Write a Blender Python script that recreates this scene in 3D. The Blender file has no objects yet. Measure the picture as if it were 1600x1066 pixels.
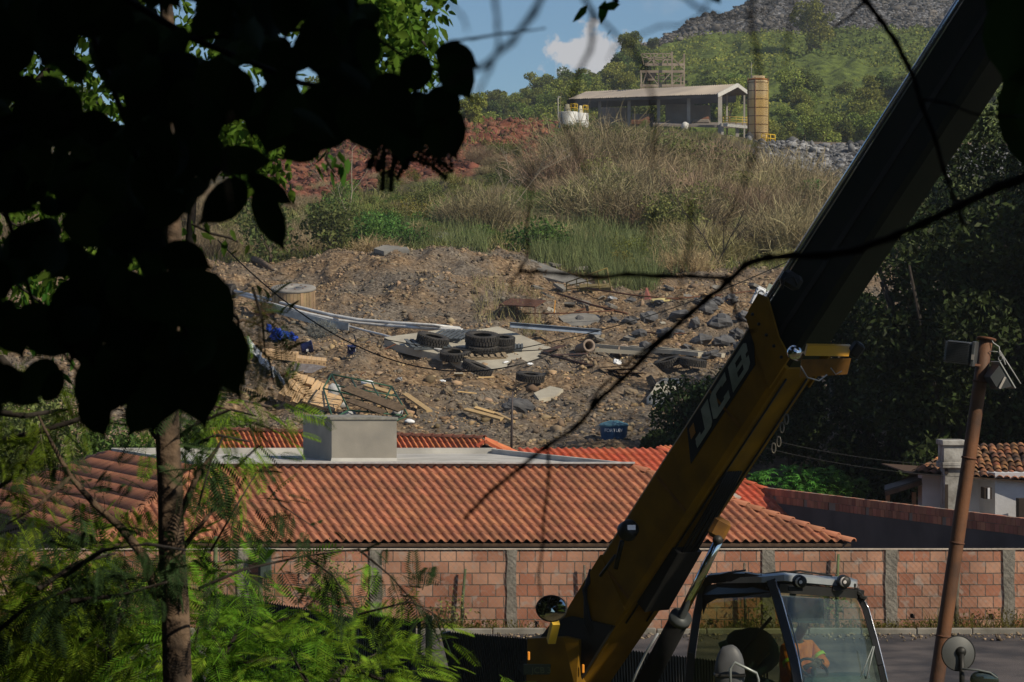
import bpy, math, random
import numpy as np
from mathutils import Vector, Matrix
random.seed(7)
SC = bpy.context.scene
COL = SC.collection
F = 4444.44            # focal length in photo pixels (100 mm on 36 mm, 1600 px wide)

# ------------------------------------------------------------------ camera
cam_d = bpy.data.cameras.new("camera")
cam = bpy.data.objects.new("camera", cam_d)
COL.objects.link(cam)
cam.location = (0, 0, 0)
cam.rotation_euler = (math.radians(90), 0, 0)
cam_d.lens = 100
cam_d.sensor_width = 36
cam_d.clip_start = 0.05
cam_d.clip_end = 6000
cam_d.dof.use_dof = True
cam_d.dof.focus_distance = 60
cam_d.dof.aperture_fstop = 13.0
SC.camera = cam

# ------------------------------------------------------------------ world + sun
SUN_DIR = Vector((0.66, -0.48, 0.58)).normalized()      # towards the sun
world = bpy.data.worlds.new("World")
SC.world = world
world.use_nodes = True
nt = world.node_tree
nt.nodes.clear()
def wn(t, **k):
    n = nt.nodes.new(t)
    for a, b in k.items():
        setattr(n, a, b)
    return n
out = wn("ShaderNodeOutputWorld"); bg = wn("ShaderNodeBackground"); sky = wn("ShaderNodeTexSky")
sky.sky_type = 'NISHITA'; sky.sun_disc = False
sky.sun_elevation = math.asin(SUN_DIR.z)
sky.sun_rotation = math.atan2(SUN_DIR.x, SUN_DIR.y)
sky.altitude = 900; sky.air_density = 1.0; sky.dust_density = 0.6; sky.ozone_density = 1.6
tc = wn("ShaderNodeTexCoord")
def cloud_mask(cx, cz, rx, rz, amp, lo, hi):
    sub = wn("ShaderNodeVectorMath", operation='SUBTRACT'); sub.inputs[1].default_value = (cx, 0.99, cz)
    nt.links.new(tc.outputs['Generated'], sub.inputs[0])
    mul = wn("ShaderNodeVectorMath", operation='MULTIPLY'); mul.inputs[1].default_value = (1/rx, 0.0, 1/rz)
    nt.links.new(sub.outputs[0], mul.inputs[0])
    ln = wn("ShaderNodeVectorMath", operation='LENGTH'); nt.links.new(mul.outputs[0], ln.inputs[0])
    nz = wn("ShaderNodeTexNoise"); nz.inputs['Scale'].default_value = 120; nz.inputs['Detail'].default_value = 9
    nz.inputs['Roughness'].default_value = 0.58
    nt.links.new(tc.outputs['Generated'], nz.inputs['Vector'])
    m = wn("ShaderNodeMath", operation='MULTIPLY_ADD'); m.inputs[1].default_value = amp; m.inputs[2].default_value = 1.0 - amp*0.5
    nt.links.new(nz.outputs[0], m.inputs[0])
    d = wn("ShaderNodeMath", operation='SUBTRACT'); nt.links.new(m.outputs[0], d.inputs[0]); nt.links.new(ln.outputs['Value'], d.inputs[1])
    r = wn("ShaderNodeMapRange"); r.interpolation_type = 'SMOOTHSTEP'
    r.inputs[1].default_value = lo; r.inputs[2].default_value = hi
    nt.links.new(d.outputs[0], r.inputs[0])
    return r.outputs[0]
mA = cloud_mask(0.0270, 0.1010, 0.0200, 0.0095, 2.6, 0.0, 0.35)
mB = cloud_mask(0.055, 0.121, 0.012, 0.010, 2.5, 0.1, 1.6)
mC = cloud_mask(-0.016, 0.090, 0.010, 0.006, 2.6, 0.1, 1.6)
mx = wn("ShaderNodeMath", operation='MAXIMUM'); nt.links.new(mB, mx.inputs[0]); nt.links.new(mC, mx.inputs[1])
h2 = wn("ShaderNodeMath", operation='MULTIPLY'); nt.links.new(mx.outputs[0], h2.inputs[0]); h2.inputs[1].default_value = 0.30
mm = wn("ShaderNodeMath", operation='MAXIMUM'); nt.links.new(mA, mm.inputs[0]); nt.links.new(h2.outputs[0], mm.inputs[1])
big = wn("ShaderNodeTexNoise"); big.inputs['Scale'].default_value = 2.2; big.inputs['Detail'].default_value = 6
cz2 = wn("ShaderNodeMapRange"); cz2.inputs[1].default_value = 0.52; cz2.inputs[2].default_value = 0.72
nt.links.new(tc.outputs['Generated'], big.inputs['Vector']); nt.links.new(big.outputs[0], cz2.inputs[0])
gate = wn("ShaderNodeSeparateXYZ"); nt.links.new(tc.outputs['Generated'], gate.inputs[0])
gr = wn("ShaderNodeMapRange"); gr.inputs[1].default_value = 0.16; gr.inputs[2].default_value = 0.35
nt.links.new(gate.outputs[2], gr.inputs[0])
bm_ = wn("ShaderNodeMath", operation='MULTIPLY'); nt.links.new(cz2.outputs[0], bm_.inputs[0]); nt.links.new(gr.outputs[0], bm_.inputs[1])
mfin = wn("ShaderNodeMath", operation='MAXIMUM'); nt.links.new(mm.outputs[0], mfin.inputs[0]); nt.links.new(bm_.outputs[0], mfin.inputs[1])
mix = wn("ShaderNodeMix"); mix.data_type = 'RGBA'
nt.links.new(mfin.outputs[0], mix.inputs[0])
tint = wn("ShaderNodeMix"); tint.data_type = 'RGBA'; tint.blend_type = 'MULTIPLY'; tint.inputs[0].default_value = 1
tint.inputs[7].default_value = (0.78, 0.98, 1.16, 1)
nt.links.new(sky.outputs[0], tint.inputs[6])
nt.links.new(tint.outputs[2], mix.inputs[6]); mix.inputs[7].default_value = (8.0, 8.1, 8.4, 1)
nt.links.new(mix.outputs[2], bg.inputs[0]); bg.inputs[1].default_value = 0.064
nt.links.new(bg.outputs[0], out.inputs[0])
sun_d = bpy.data.lights.new("sun", 'SUN'); sun_d.energy = 4.6; sun_d.angle = math.radians(0.5); sun_d.color = (1.0, 0.89, 0.70)
sun = bpy.data.objects.new("sun", sun_d); COL.objects.link(sun)
sun.rotation_euler = SUN_DIR.to_track_quat('Z', 'Y').to_euler()
sun.location = (60, -40, 60)
SC.view_settings.view_transform = 'Standard'
SC.view_settings.look = 'None'
SC.view_settings.gamma = 1
SC.view_settings.exposure = 0.11
SC.cycles.max_bounces = 6
SC.cycles.transparent_max_bounces = 12
SC.cycles.volume_bounces = 0
SC.cycles.use_denoising = True

# ------------------------------------------------------------------ helpers
def P(px, py, D):
    return Vector(((px-800)/F*D, D, (533-py)/F*D))

def noise2(x, y, seed=0):
    x = np.asarray(x, float); y = np.asarray(y, float)
    xi = np.floor(x); yi = np.floor(y); xf = x-xi; yf = y-yi
    def h(a, b):
        v = np.sin(a*127.1 + b*311.7 + seed*74.7)*43758.5453
        return v-np.floor(v)
    u = xf*xf*(3-2*xf); v = yf*yf*(3-2*yf)
    return ((h(xi, yi)*(1-u)+h(xi+1, yi)*u)*(1-v) + (h(xi, yi+1)*(1-u)+h(xi+1, yi+1)*u)*v)*2-1

def fbm(x, y, seed=0, oct=4):
    s = 0; a = 1.0; t = 0
    for i in range(oct):
        s = s + a*noise2(x*2**i, y*2**i, seed+i*5); t += a; a *= 0.5
    return s/t

def lin(c):
    return tuple((v/12.92 if v <= 0.04045 else ((v+0.055)/1.055)**2.4) for v in c)

MATS = {}
def mat(name, col, rough=0.8, metal=0.0, var=0.0, scale=8.0, col2=None, bump=0.0, bscale=None, island=0.0,
        trans=0.0, tcol=None, spec=0.3, coords='Object', detail=6, lo=0.35, hi=0.65, orand=0.0):
    """procedural material: two colours mixed by noise, optional per-island value jitter, bump and leaf translucency"""
    if name in MATS:
        return MATS[name]
    m = bpy.data.materials.new(name); m.use_nodes = True
    n = m.node_tree; n.nodes.clear(); L = n.links.new
    o = n.nodes.new("ShaderNodeOutputMaterial"); b = n.nodes.new("ShaderNodeBsdfPrincipled")
    b.inputs['Roughness'].default_value = rough; b.inputs['Metallic'].default_value = metal
    b.inputs['Specular IOR Level'].default_value = spec
    t = n.nodes.new("ShaderNodeTexCoord")
    nz = n.nodes.new("ShaderNodeTexNoise"); nz.inputs['Scale'].default_value = scale; nz.inputs['Detail'].default_value = detail
    L(t.outputs[coords], nz.inputs['Vector'])
    mr = n.nodes.new("ShaderNodeMapRange"); mr.inputs[1].default_value = lo; mr.inputs[2].default_value = hi
    L(nz.outputs[0], mr.inputs[0])
    mx = n.nodes.new("ShaderNodeMix"); mx.data_type = 'RGBA'
    c2 = col2 if col2 is not None else tuple(min(1, v*(1-var)) for v in col)
    mx.inputs[6].default_value = (*col, 1); mx.inputs[7].default_value = (*c2, 1)
    L(mr.outputs[0], mx.inputs[0])
    cur = mx.outputs[2]
    if island:
        g = n.nodes.new("ShaderNodeNewGeometry")
        hs = n.nodes.new("ShaderNodeHueSaturation")
        r = n.nodes.new("ShaderNodeMapRange"); r.inputs[3].default_value = 1-island; r.inputs[4].default_value = 1+island
        L(g.outputs['Random Per Island'], r.inputs[0]); L(r.outputs[0], hs.inputs['Value'])
        w = n.nodes.new("ShaderNodeMath"); w.operation = 'MULTIPLY_ADD'; w.inputs[1].default_value = 7.31; w.inputs[2].default_value = 0.0
        L(g.outputs['Random Per Island'], w.inputs[0])
        fr = n.nodes.new("ShaderNodeMath"); fr.operation = 'FRACT'; L(w.outputs[0], fr.inputs[0])
        r2 = n.nodes.new("ShaderNodeMapRange"); r2.inputs[3].default_value = 0.5-min(island, .4)*0.035; r2.inputs[4].default_value = 0.5+min(island, .4)*0.035
        L(fr.outputs[0], r2.inputs[0]); L(r2.outputs[0], hs.inputs['Hue'])
        L(cur, hs.inputs['Color']); cur = hs.outputs[0]
    if orand:
        oi = n.nodes.new("ShaderNodeObjectInfo"); h3 = n.nodes.new("ShaderNodeHueSaturation")
        ra = n.nodes.new("ShaderNodeMapRange"); ra.inputs[3].default_value = 1-orand; ra.inputs[4].default_value = 1+orand
        L(oi.outputs['Random'], ra.inputs[0]); L(ra.outputs[0], h3.inputs['Value'])
        w2 = n.nodes.new("ShaderNodeMath"); w2.operation = 'MULTIPLY'; w2.inputs[1].default_value = 5.7; L(oi.outputs['Random'], w2.inputs[0])
        f2 = n.nodes.new("ShaderNodeMath"); f2.operation = 'FRACT'; L(w2.outputs[0], f2.inputs[0])
        rb_ = n.nodes.new("ShaderNodeMapRange"); rb_.inputs[3].default_value = 0.5-orand*0.09; rb_.inputs[4].default_value = 0.5+orand*0.09
        L(f2.outputs[0], rb_.inputs[0]); L(rb_.outputs[0], h3.inputs['Hue']); L(cur, h3.inputs['Color']); cur = h3.outputs[0]
    L(cur, b.inputs['Base Color'])
    if bump:
        nb = n.nodes.new("ShaderNodeTexNoise"); nb.inputs['Scale'].default_value = bscale or scale*4; nb.inputs['Detail'].default_value = 5
        L(t.outputs[coords], nb.inputs['Vector'])
        bp = n.nodes.new("ShaderNodeBump"); bp.inputs['Strength'].default_value = 1.0; bp.inputs['Distance'].default_value = bump
        L(nb.outputs[0], bp.inputs['Height']); L(bp.outputs[0], b.inputs['Normal'])
    if trans:
        tr = n.nodes.new("ShaderNodeBsdfTranslucent")
        if tcol:
            tr.inputs[0].default_value = (*tcol, 1)
        else:
            L(cur, tr.inputs[0])
        ms = n.nodes.new("ShaderNodeMixShader"); ms.inputs[0].default_value = trans
        L(b.outputs[0], ms.inputs[1]); L(tr.outputs[0], ms.inputs[2]); L(ms.outputs[0], o.inputs[0])
    else:
        L(b.outputs[0], o.inputs[0])
    MATS[name] = m
    return m

def tag(o, label=None, cat=None, group=None, kind=None):
    if label: o['label'] = label
    if cat: o['category'] = cat
    if group: o['group'] = group
    if kind: o['kind'] = kind
    return o

ORG = {}   # world origins of roots (before scene update)
def root(name, loc, label, cat, group=None):
    o = bpy.data.objects.new(name, None); COL.objects.link(o)
    o.empty_display_size = 0.2
    o.location = loc; ORG[o.name] = Vector(loc)
    return tag(o, label, cat, group)

def mesh_np(name, v, f, m, smooth=False):
    """numpy mesh; f is (M,k)"""
    me = bpy.data.meshes.new(name)
    v = np.asarray(v, np.float32); f = np.asarray(f, np.int32); k = f.shape[1]
    me.vertices.add(len(v)); me.vertices.foreach_set('co', v.ravel())
    me.loops.add(f.size); me.loops.foreach_set('vertex_index', f.ravel())
    me.polygons.add(len(f)); me.polygons.foreach_set('loop_start', np.arange(0, f.size, k, dtype=np.int32))
    me.polygons.foreach_set('loop_total', np.full(len(f), k, np.int32))
    if smooth: me.polygons.foreach_set('use_smooth', np.ones(len(f), bool))
    me.update(calc_edges=True)
    if m: me.materials.append(m)
    return me

def link(name, me, parent=None, loc=None):
    o = bpy.data.objects.new(name, me); COL.objects.link(o)
    if parent: o.parent = parent
    if loc is not None: o.location = loc
    return o

class MB:
    """collects shapes (world or local coordinates) and builds ONE mesh object"""
    def __init__(s): s.v = []; s.f = []; s.sm = []
    def add(s, vs, fs, smooth=False):
        b = len(s.v); s.v += [Vector(x) for x in vs]
        for f in fs: s.f.append([i+b for i in f]); s.sm.append(smooth)
        return s
    def quad(s, a, b, c, d): return s.add([a, b, c, d], [(0, 1, 2, 3)])
    def box(s, c, size, rot=None, bev=0.0):
        """box by centre, full size and optional 3x3/4x4 rotation; bev cuts the vertical edges and rims"""
        hx, hy, hz = size[0]/2, size[1]/2, size[2]/2
        M = rot if rot is not None else Matrix.Identity(3)
        b = min(bev, hx*.45, hy*.45, hz*.45)
        c = Vector(c)
        if b <= 0:
            vs = [Vector((x*hx, y*hy, z*hz)) for z in (-1, 1) for y in (-1, 1) for x in (-1, 1)]
            fs = [(0, 2, 3, 1), (4, 5, 7, 6), (0, 1, 5, 4), (2, 6, 7, 3), (0, 4, 6, 2), (1, 3, 7, 5)]
        else:
            rings = []
            for z, i in ((-hz, b), (-hz+b, 0), (hz-b, 0), (hz, b)):
                x = hx-i; y = hy-i; k = b
                rings.append([(-x+k, -y, z), (x-k, -y, z), (x, -y+k, z), (x, y-k, z), (x-k, y, z), (-x+k, y, z), (-x, y-k, z), (-x, -y+k, z)])
            vs = [Vector(p) for r in rings for p in r]; fs = []
            for r in range(3):
                for i in range(8):
                    j = (i+1) % 8
                    fs.append((r*8+i, r*8+j, r*8+8+j, r*8+8+i))
            fs.append(tuple(range(7, -1, -1))); fs.append(tuple(range(24, 32)))
        return s.add([c + M @ p for p in vs], fs)
    def hexa(s, lo, hi):
        """prism between two same-length polygons (lists of points)"""
        n = len(lo); fs = [tuple(range(n-1, -1, -1)), tuple(range(n, 2*n))]
        for i in range(n):
            j = (i+1) % n; fs.append((i, j, n+j, n+i))
        return s.add(list(lo)+list(hi), fs)
    def prism(s, pts, off):
        off = Vector(off); return s.hexa([Vector(p) for p in pts], [Vector(p)+off for p in pts])
    def beam(s, a, b, w, h, up=(0, 0, 1), taper=1.0):
        a = Vector(a); b = Vector(b); d = (b-a).normalized(); up = Vector(up)
        x = d.cross(up)
        if x.length < 1e-4: x = d.cross(Vector((0, 1, 0)))
        x.normalize(); y = x.cross(d).normalized()
        q = [(-1, -1), (1, -1), (1, 1), (-1, 1)]
        return s.hexa([a + x*w/2*i + y*h/2*j for i, j in q], [b + (x*w/2*i + y*h/2*j)*taper for i, j in q])
    def tube(s, pts, r, n=8, cap=True):
        pts = [Vector(p) for p in pts]
        if not hasattr(r, '__len__'): r = [r]*len(pts)
        vs = []; fs = []; ref = None
        for i, p in enumerate(pts):
            d = (pts[min(i+1, len(pts)-1)]-pts[max(i-1, 0)])
            if d.length < 1e-9: d = Vector((0, 0, 1))
            d.normalize()
            if ref is None:
                ref = d.cross(Vector((0, 0, 1)) if abs(d.z) < .9 else Vector((1, 0, 0))).normalized()
            x = (ref-d*ref.dot(d)).normalized(); ref = x; y = d.cross(x)
            for k in range(n):
                a = 2*math.pi*k/n; vs.append(p+(x*math.cos(a)+y*math.sin(a))*r[i])
        for i in range(len(pts)-1):
            for k in range(n):
                j = (k+1) % n; fs.append((i*n+k, i*n+j, i*n+n+j, i*n+n+k))
        if cap:
            fs.append(tuple(range(n-1, -1, -1))); fs.append(tuple((len(pts)-1)*n+k for k in range(n)))
        return s.add(vs, fs, True)
    def lathe(s, c, prof, n=24, M=None, a0=0, a1=2*math.pi, closed=False):
        """prof: list of (radius, z)"""
        c = Vector(c); M = M if M is not None else Matrix.Identity(3); full = abs(a1-a0-2*math.pi) < 1e-6
        m = n if full else n+1; vs = []; fs = []
        for (r, z) in prof:
            for k in range(m):
                a = a0+(a1-a0)*k/n
                vs.append(c+M @ Vector((r*math.cos(a), r*math.sin(a), z)))
        R = len(prof)
        for i in range(R if closed else R-1):
            i2 = (i+1) % R
            for k in range(n):
                j = (k+1) % m
                fs.append((i*m+k, i*m+j, i2*m+j, i2*m+k))
        return s.add(vs, fs, True)
    def blob(s, c, r, seed=0, amp=.25, fr=1.3, seg=8, rings=6, M=None, flat=False):
        """lumpy closed rock/cloth shape"""
        c = Vector(c); M = M if M is not None else Matrix.Identity(3); vs = []; fs = []
        if not hasattr(r, '__len__'): r = (r, r, r)
        for i in range(rings+1):
            th = math.pi*i/rings
            for k in range(seg):
                a = 2*math.pi*k/seg
                d = Vector((math.sin(th)*math.cos(a), math.sin(th)*math.sin(a), math.cos(th)))
                q = 1+amp*float(noise2(d.x*fr*2+seed*3.1+d.z*2.3, d.y*fr*2+seed*1.7-d.z*1.9, seed))
                vs.append(c+M @ Vector((d.x*r[0]*q, d.y*r[1]*q, d.z*r[2]*q)))
        for i in range(rings):
            for k in range(seg):
                j = (k+1) % seg; fs.append((i*seg+k, (i+1)*seg+k, (i+1)*seg+j, i*seg+j))
        return s.add(vs, fs, not flat)
    def mesh(s, name, m, off=Vector((0, 0, 0))):
        me = bpy.data.meshes.new(name)
        me.from_pydata([tuple(v-off) for v in s.v], [], s.f)
        me.polygons.foreach_set('use_smooth', s.sm)
        if m: me.materials.append(m)
        me.update()
        return me
    def part(s, name, m, parent, label=None):
        """child of a root; vertices given in world coordinates when the root was placed in the world"""
        off = ORG.get(parent.name, Vector((0, 0, 0)))
        o = link(name, s.mesh(name, m, off), parent)
        ORG[o.name] = off
        if label: o['label'] = label
        return o
    def thing(s, name, m, label, cat, group=None, kind=None, base=None):
        xs = [v.x for v in s.v]; ys = [v.y for v in s.v]; zs = [v.z for v in s.v]
        b = Vector(base) if base is not None else Vector(((min(xs)+max(xs))/2, (min(ys)+max(ys))/2, min(zs)))
        o = link(name, s.mesh(name, m, b), None, b); ORG[o.name] = b
        return tag(o, label, cat, group, kind)

def kids(o): return [c for c in bpy.data.objects if c.parent == o]
def copy_tree(o, loc=None, rot=None, scale=None, label=None, group=None, parent=None, cache={}):
    c = o.copy(); COL.objects.link(c)
    if parent is not None: c.parent = parent
    if loc is not None: c.location = loc
    if rot is not None: c.rotation_euler = rot
    if scale is not None: c.scale = scale if hasattr(scale, '__len__') else (scale,)*3
    if label: c['label'] = label
    if group: c['group'] = group
    if o.name not in cache: cache[o.name] = kids(o)
    for k in cache[o.name]: copy_tree(k, parent=c)
    return c

def R3(x=0, y=0, z=0):
    from mathutils import Euler
    return Euler((math.radians(x), math.radians(y), math.radians(z))).to_matrix()

def leaf_quads(c, size, rng, up=0.0, aspect=0.5, dirs=None):
    """numpy diamonds: centres c (N,3), size (N,) ; returns verts, faces"""
    n = len(c); size = np.asarray(size).reshape(-1, 1)*np.ones((n, 1))
    if dirs is None:
        d = rng.normal(size=(n, 3))
    else:
        d = dirs
    d = d/np.linalg.norm(d, axis=1, keepdims=True)
    q = rng.normal(size=(n, 3)); q[:, 2] += up
    s = np.cross(d, q); s /= (np.linalg.norm(s, axis=1, keepdims=True)+1e-9)
    nn = np.cross(s, d)
    a = c-d*size*.5; b = c+d*size*.5
    l = c+s*size*aspect*.5-nn*size*.06; r = c-s*size*aspect*.5-nn*size*.06
    v = np.stack([a, r, b, l], 1).reshape(-1, 3)
    return v, np.arange(n*4).reshape(n, 4)

def shell_pts(blobs, n, rng, inner=0.45):
    """points in the outer shell of ellipsoids [(cx,cy,cz,rx,ry,rz)]"""
    b = np.array(blobs, float); w = (b[:, 3]*b[:, 4]+b[:, 4]*b[:, 5]+b[:, 3]*b[:, 5]); w /= w.sum()
    i = rng.choice(len(b), n, p=w)
    d = rng.normal(size=(n, 3)); d /= np.linalg.norm(d, axis=1, keepdims=True)
    t = inner+(1-inner)*rng.random((n, 1))**0.6
    return b[i, :3]+d*b[i, 3:]*t
# ------------------------------------------------------------------ terrain
U = np.array([-800, 0, 300, 450, 600, 700, 800, 900, 1000, 1100, 1200, 1300, 1450, 1600, 2400], float)
def row(*a): return np.array(a, float)
ROWS = [
 (88,  row(*[702]*15)), (94, row(*[668]*15)), (100, row(*[632]*15)), (106, row(*[598]*15)), (112, row(*[565]*15)),
 (118, row(*[532]*15)), (124, row(*[501]*15)),
 (130, row(480,480,478,474,470,470,472,474,476,476,476,476,476,476,476)),
 (136, row(455,455,452,448,440,440,445,452,456,458,458,458,458,458,458)),
 (142, row(435,435,432,426,410,408,418,432,440,444,444,444,440,440,440)),
 (150, row(415,415,412,408,386,378,388,405,418,424,424,424,420,420,420)),
 (160, row(385,385,380,372,355,350,356,366,376,384,390,390,385,385,385)),
 (175, row(350,350,345,336,318,310,312,318,326,338,350,352,350,350,350)),
 (195, row(318,318,312,304,280,268,268,272,280,296,312,318,318,318,318)),
 (220, row(295,295,290,278,245,228,226,232,240,258,284,292,292,292,292)),
 (245, row(275,275,272,262,225,205,208,214,218,228,250,262,264,264,264)),
 (262, row(268,268,264,254,215,195,197,202,204,210,228,238,242,244,244)),
]
ST = row(222, 222, 220, 218, 214, 204, 168, 146, 96, 80, 75, 73, 70, 70, 70)
GT = {600: row(260,260,260,255,250,230,190,140,74,50,44,44,42,40,40),
      640: row(280,280,280,275,270,250,215,160,80,44,38,36,34,30,30),
      700: row(300,300,300,295,290,270,240,190,100,30,0,-14,-24,-30,-30)}
for D, k in ((300, None),):
    ROWS.append((D, np.full(15, 222.0)))
ROWS.append((340, np.full(15, 258.0)))
for D, t in ((380, .38), (420, .60), (470, .84), (520, 1.0)):
    ROWS.append((D, 258+(ST-258)*t))
ROWS.append((560, ST-6))
for D in (600, 640, 700): ROWS.append((D, GT[D]))
DK = np.array([r[0] for r in ROWS], float)
ZK = np.stack([(533-r[1])*r[0]/F for r in ROWS])           # heights [row, u]
DK = np.concatenate([DK, [900, 3000]]); ZK = np.vstack([ZK, ZK[-1]*0.9, ZK[-1]*0.2])
NEAR_D = np.array([-3000, -3, 5, 10, 18, 53.0, 53.9, 54.3, 60, 84])
NEAR_Z = np.array([-1.7, -1.7, -1.75, -2.6, -5.6, -5.47, -5.42, -6.8, -6.8, -6.5])
def terr(x, y, bump=True):
    x = np.asarray(x, float); y = np.asarray(y, float)
    ys = np.maximum(y, 84.0)
    u = 800+F*x/ys
    zn = np.interp(y, NEAR_D, NEAR_Z)
    ui = np.clip(np.interp(u, U, np.arange(len(U))), 0, len(U)-1.0001); i0 = ui.astype(int); uf = ui-i0
    di = np.clip(np.interp(ys, DK, np.arange(len(DK))), 0, len(DK)-1.0001); j0 = di.astype(int); df = di-j0
    uf = uf*uf*(3-2*uf)
    z = (ZK[j0, i0]*(1-uf)+ZK[j0, i0+1]*uf)*(1-df)+(ZK[j0+1, i0]*(1-uf)+ZK[j0+1, i0+1]*uf)*df
    k = np.clip((y-84)/4, 0, 1)
    z = zn*(1-k)+z*k
    if bump:
        a = np.interp(y, [-3000, 84, 90, 100, 150, 262, 300, 340, 420, 700, 1500], [0, 0, .15, .5, .8, .8, .12, .5, 1.5, 1.8, 3])
        z = z + a*fbm(x*.33, y*.2, 3, 4)*1.0
        b = np.interp(y, [84, 90, 150, 200, 262, 300], [0, .30, .32, .35, .3, 0])
        z = z + b*fbm(x*1.7, y*.9, 11, 3)
        red = ((u > 430) & (u < 900) & (y > 200) & (y < 270))
        z = z + np.where(red, 0.9*np.abs(fbm(x*.5, y*.25, 21, 3)), 0)
        mo = 1.1*np.exp(-((u-640)/150)**2-((y-136)/7.5)**2) + .5*np.exp(-((u-560)/70)**2-((y-112)/4)**2)
        z = z + mo
        gr = (y > 560)
        z = z + np.where(gr, 1.3*np.abs(fbm(x*.12, y*.1, 31, 4)), 0)
        ba = np.clip((y-345)/30, 0, 1)*np.clip((560-y)/20, 0, 1)*np.clip((u-950)/150, 0, 1)
        z = z + ba*2.2*np.sin(y*.085+x*.01)
    return z
def tz(x, y): return float(terr(x, y))
_Ds = np.arange(85, 760, 0.25)
def G(px, py, dmin=85):
    """first point of the terrain seen through photo pixel (px,py)"""
    D = _Ds[_Ds >= dmin]; x = (px-800)/F*D; z = terr(x, D)
    rowp = 533-z/D*F
    k = np.argmax(rowp <= py)
    return Vector((x[k], D[k], z[k]))

ang = np.concatenate([np.linspace(-180, -40, 15)[:-1], np.linspace(-40, -16, 25)[:-1], np.linspace(-16, 16, 421), np.linspace(16, 40, 25)[1:], np.linspace(40, 180, 15)[1:]])
rad = np.concatenate([[0.5, 2, 4, 6, 8, 10, 12, 15, 18, 25, 35, 45, 52, 53, 53.5, 53.95, 54.3, 56, 62, 70, 78, 84, 85.5],
                      np.arange(87, 152, 0.42), np.arange(152, 270, 1.0), np.arange(271, 345, 3.0), np.arange(345, 720, 2.5), [760, 850, 1000, 1400, 2000, 2900]])
T, RR = np.meshgrid(np.radians(ang), rad)
# rings follow constant depth inside the view (so kerbs and walls run straight), constant radius elsewhere
kk = np.clip((45-np.abs(np.degrees(T)))/10, 0, 1)
RAD = RR*(kk/np.cos(np.minimum(np.abs(T), 1.0))+(1-kk))
X = RAD*np.sin(T); Y = RAD*np.cos(T); Z = terr(X, Y)
nr, nc = X.shape
V = np.stack([X, Y, Z], -1).reshape(-1, 3)
ii, jj = np.meshgrid(np.arange(nr-1), np.arange(nc-1), indexing='ij')
a = ii*nc+jj
FQ = np.stack([a, a+1, a+nc+1, a+nc], -1).reshape(-1, 4)
Uc = (800+F*X/np.maximum(Y, 84)).ravel(); Dc = Y.ravel()
wob = fbm(X.ravel()*.09, Dc*.05, 51, 4)
def sm(x, a, b):
    t = np.clip((x-a)/(b-a), 0, 1); return t*t*(3-2*t)
red = sm(Uc+wob*90, 380, 440)*(1-sm(Uc+wob*70, 850, 890))*sm(Dc+wob*12-np.clip((Uc-450)/400, 0, 1)*26, 174, 184)*(1-sm(Dc, 266, 272))
gravel = np.maximum(sm(Dc, 574, 584)*sm(Uc+wob*25, 930, 1000), sm(Uc+wob*40, 1150, 1190)*sm(Dc+wob*5, 232, 238)*(1-sm(Dc, 275, 290)))
veg = np.clip(sm(Dc+wob*8, 146, 154)*(1-red)*(1-gravel)*(1-sm(Dc, 268, 276)*(1-sm(Dc, 338, 346))), 0, 1)
veg = np.maximum(veg, 1-sm(Dc, 40, 44))
green = np.clip(sm(wob+sm(Dc, 340, 360)*1.5, -0.1, .4), 0, 1)
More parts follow.
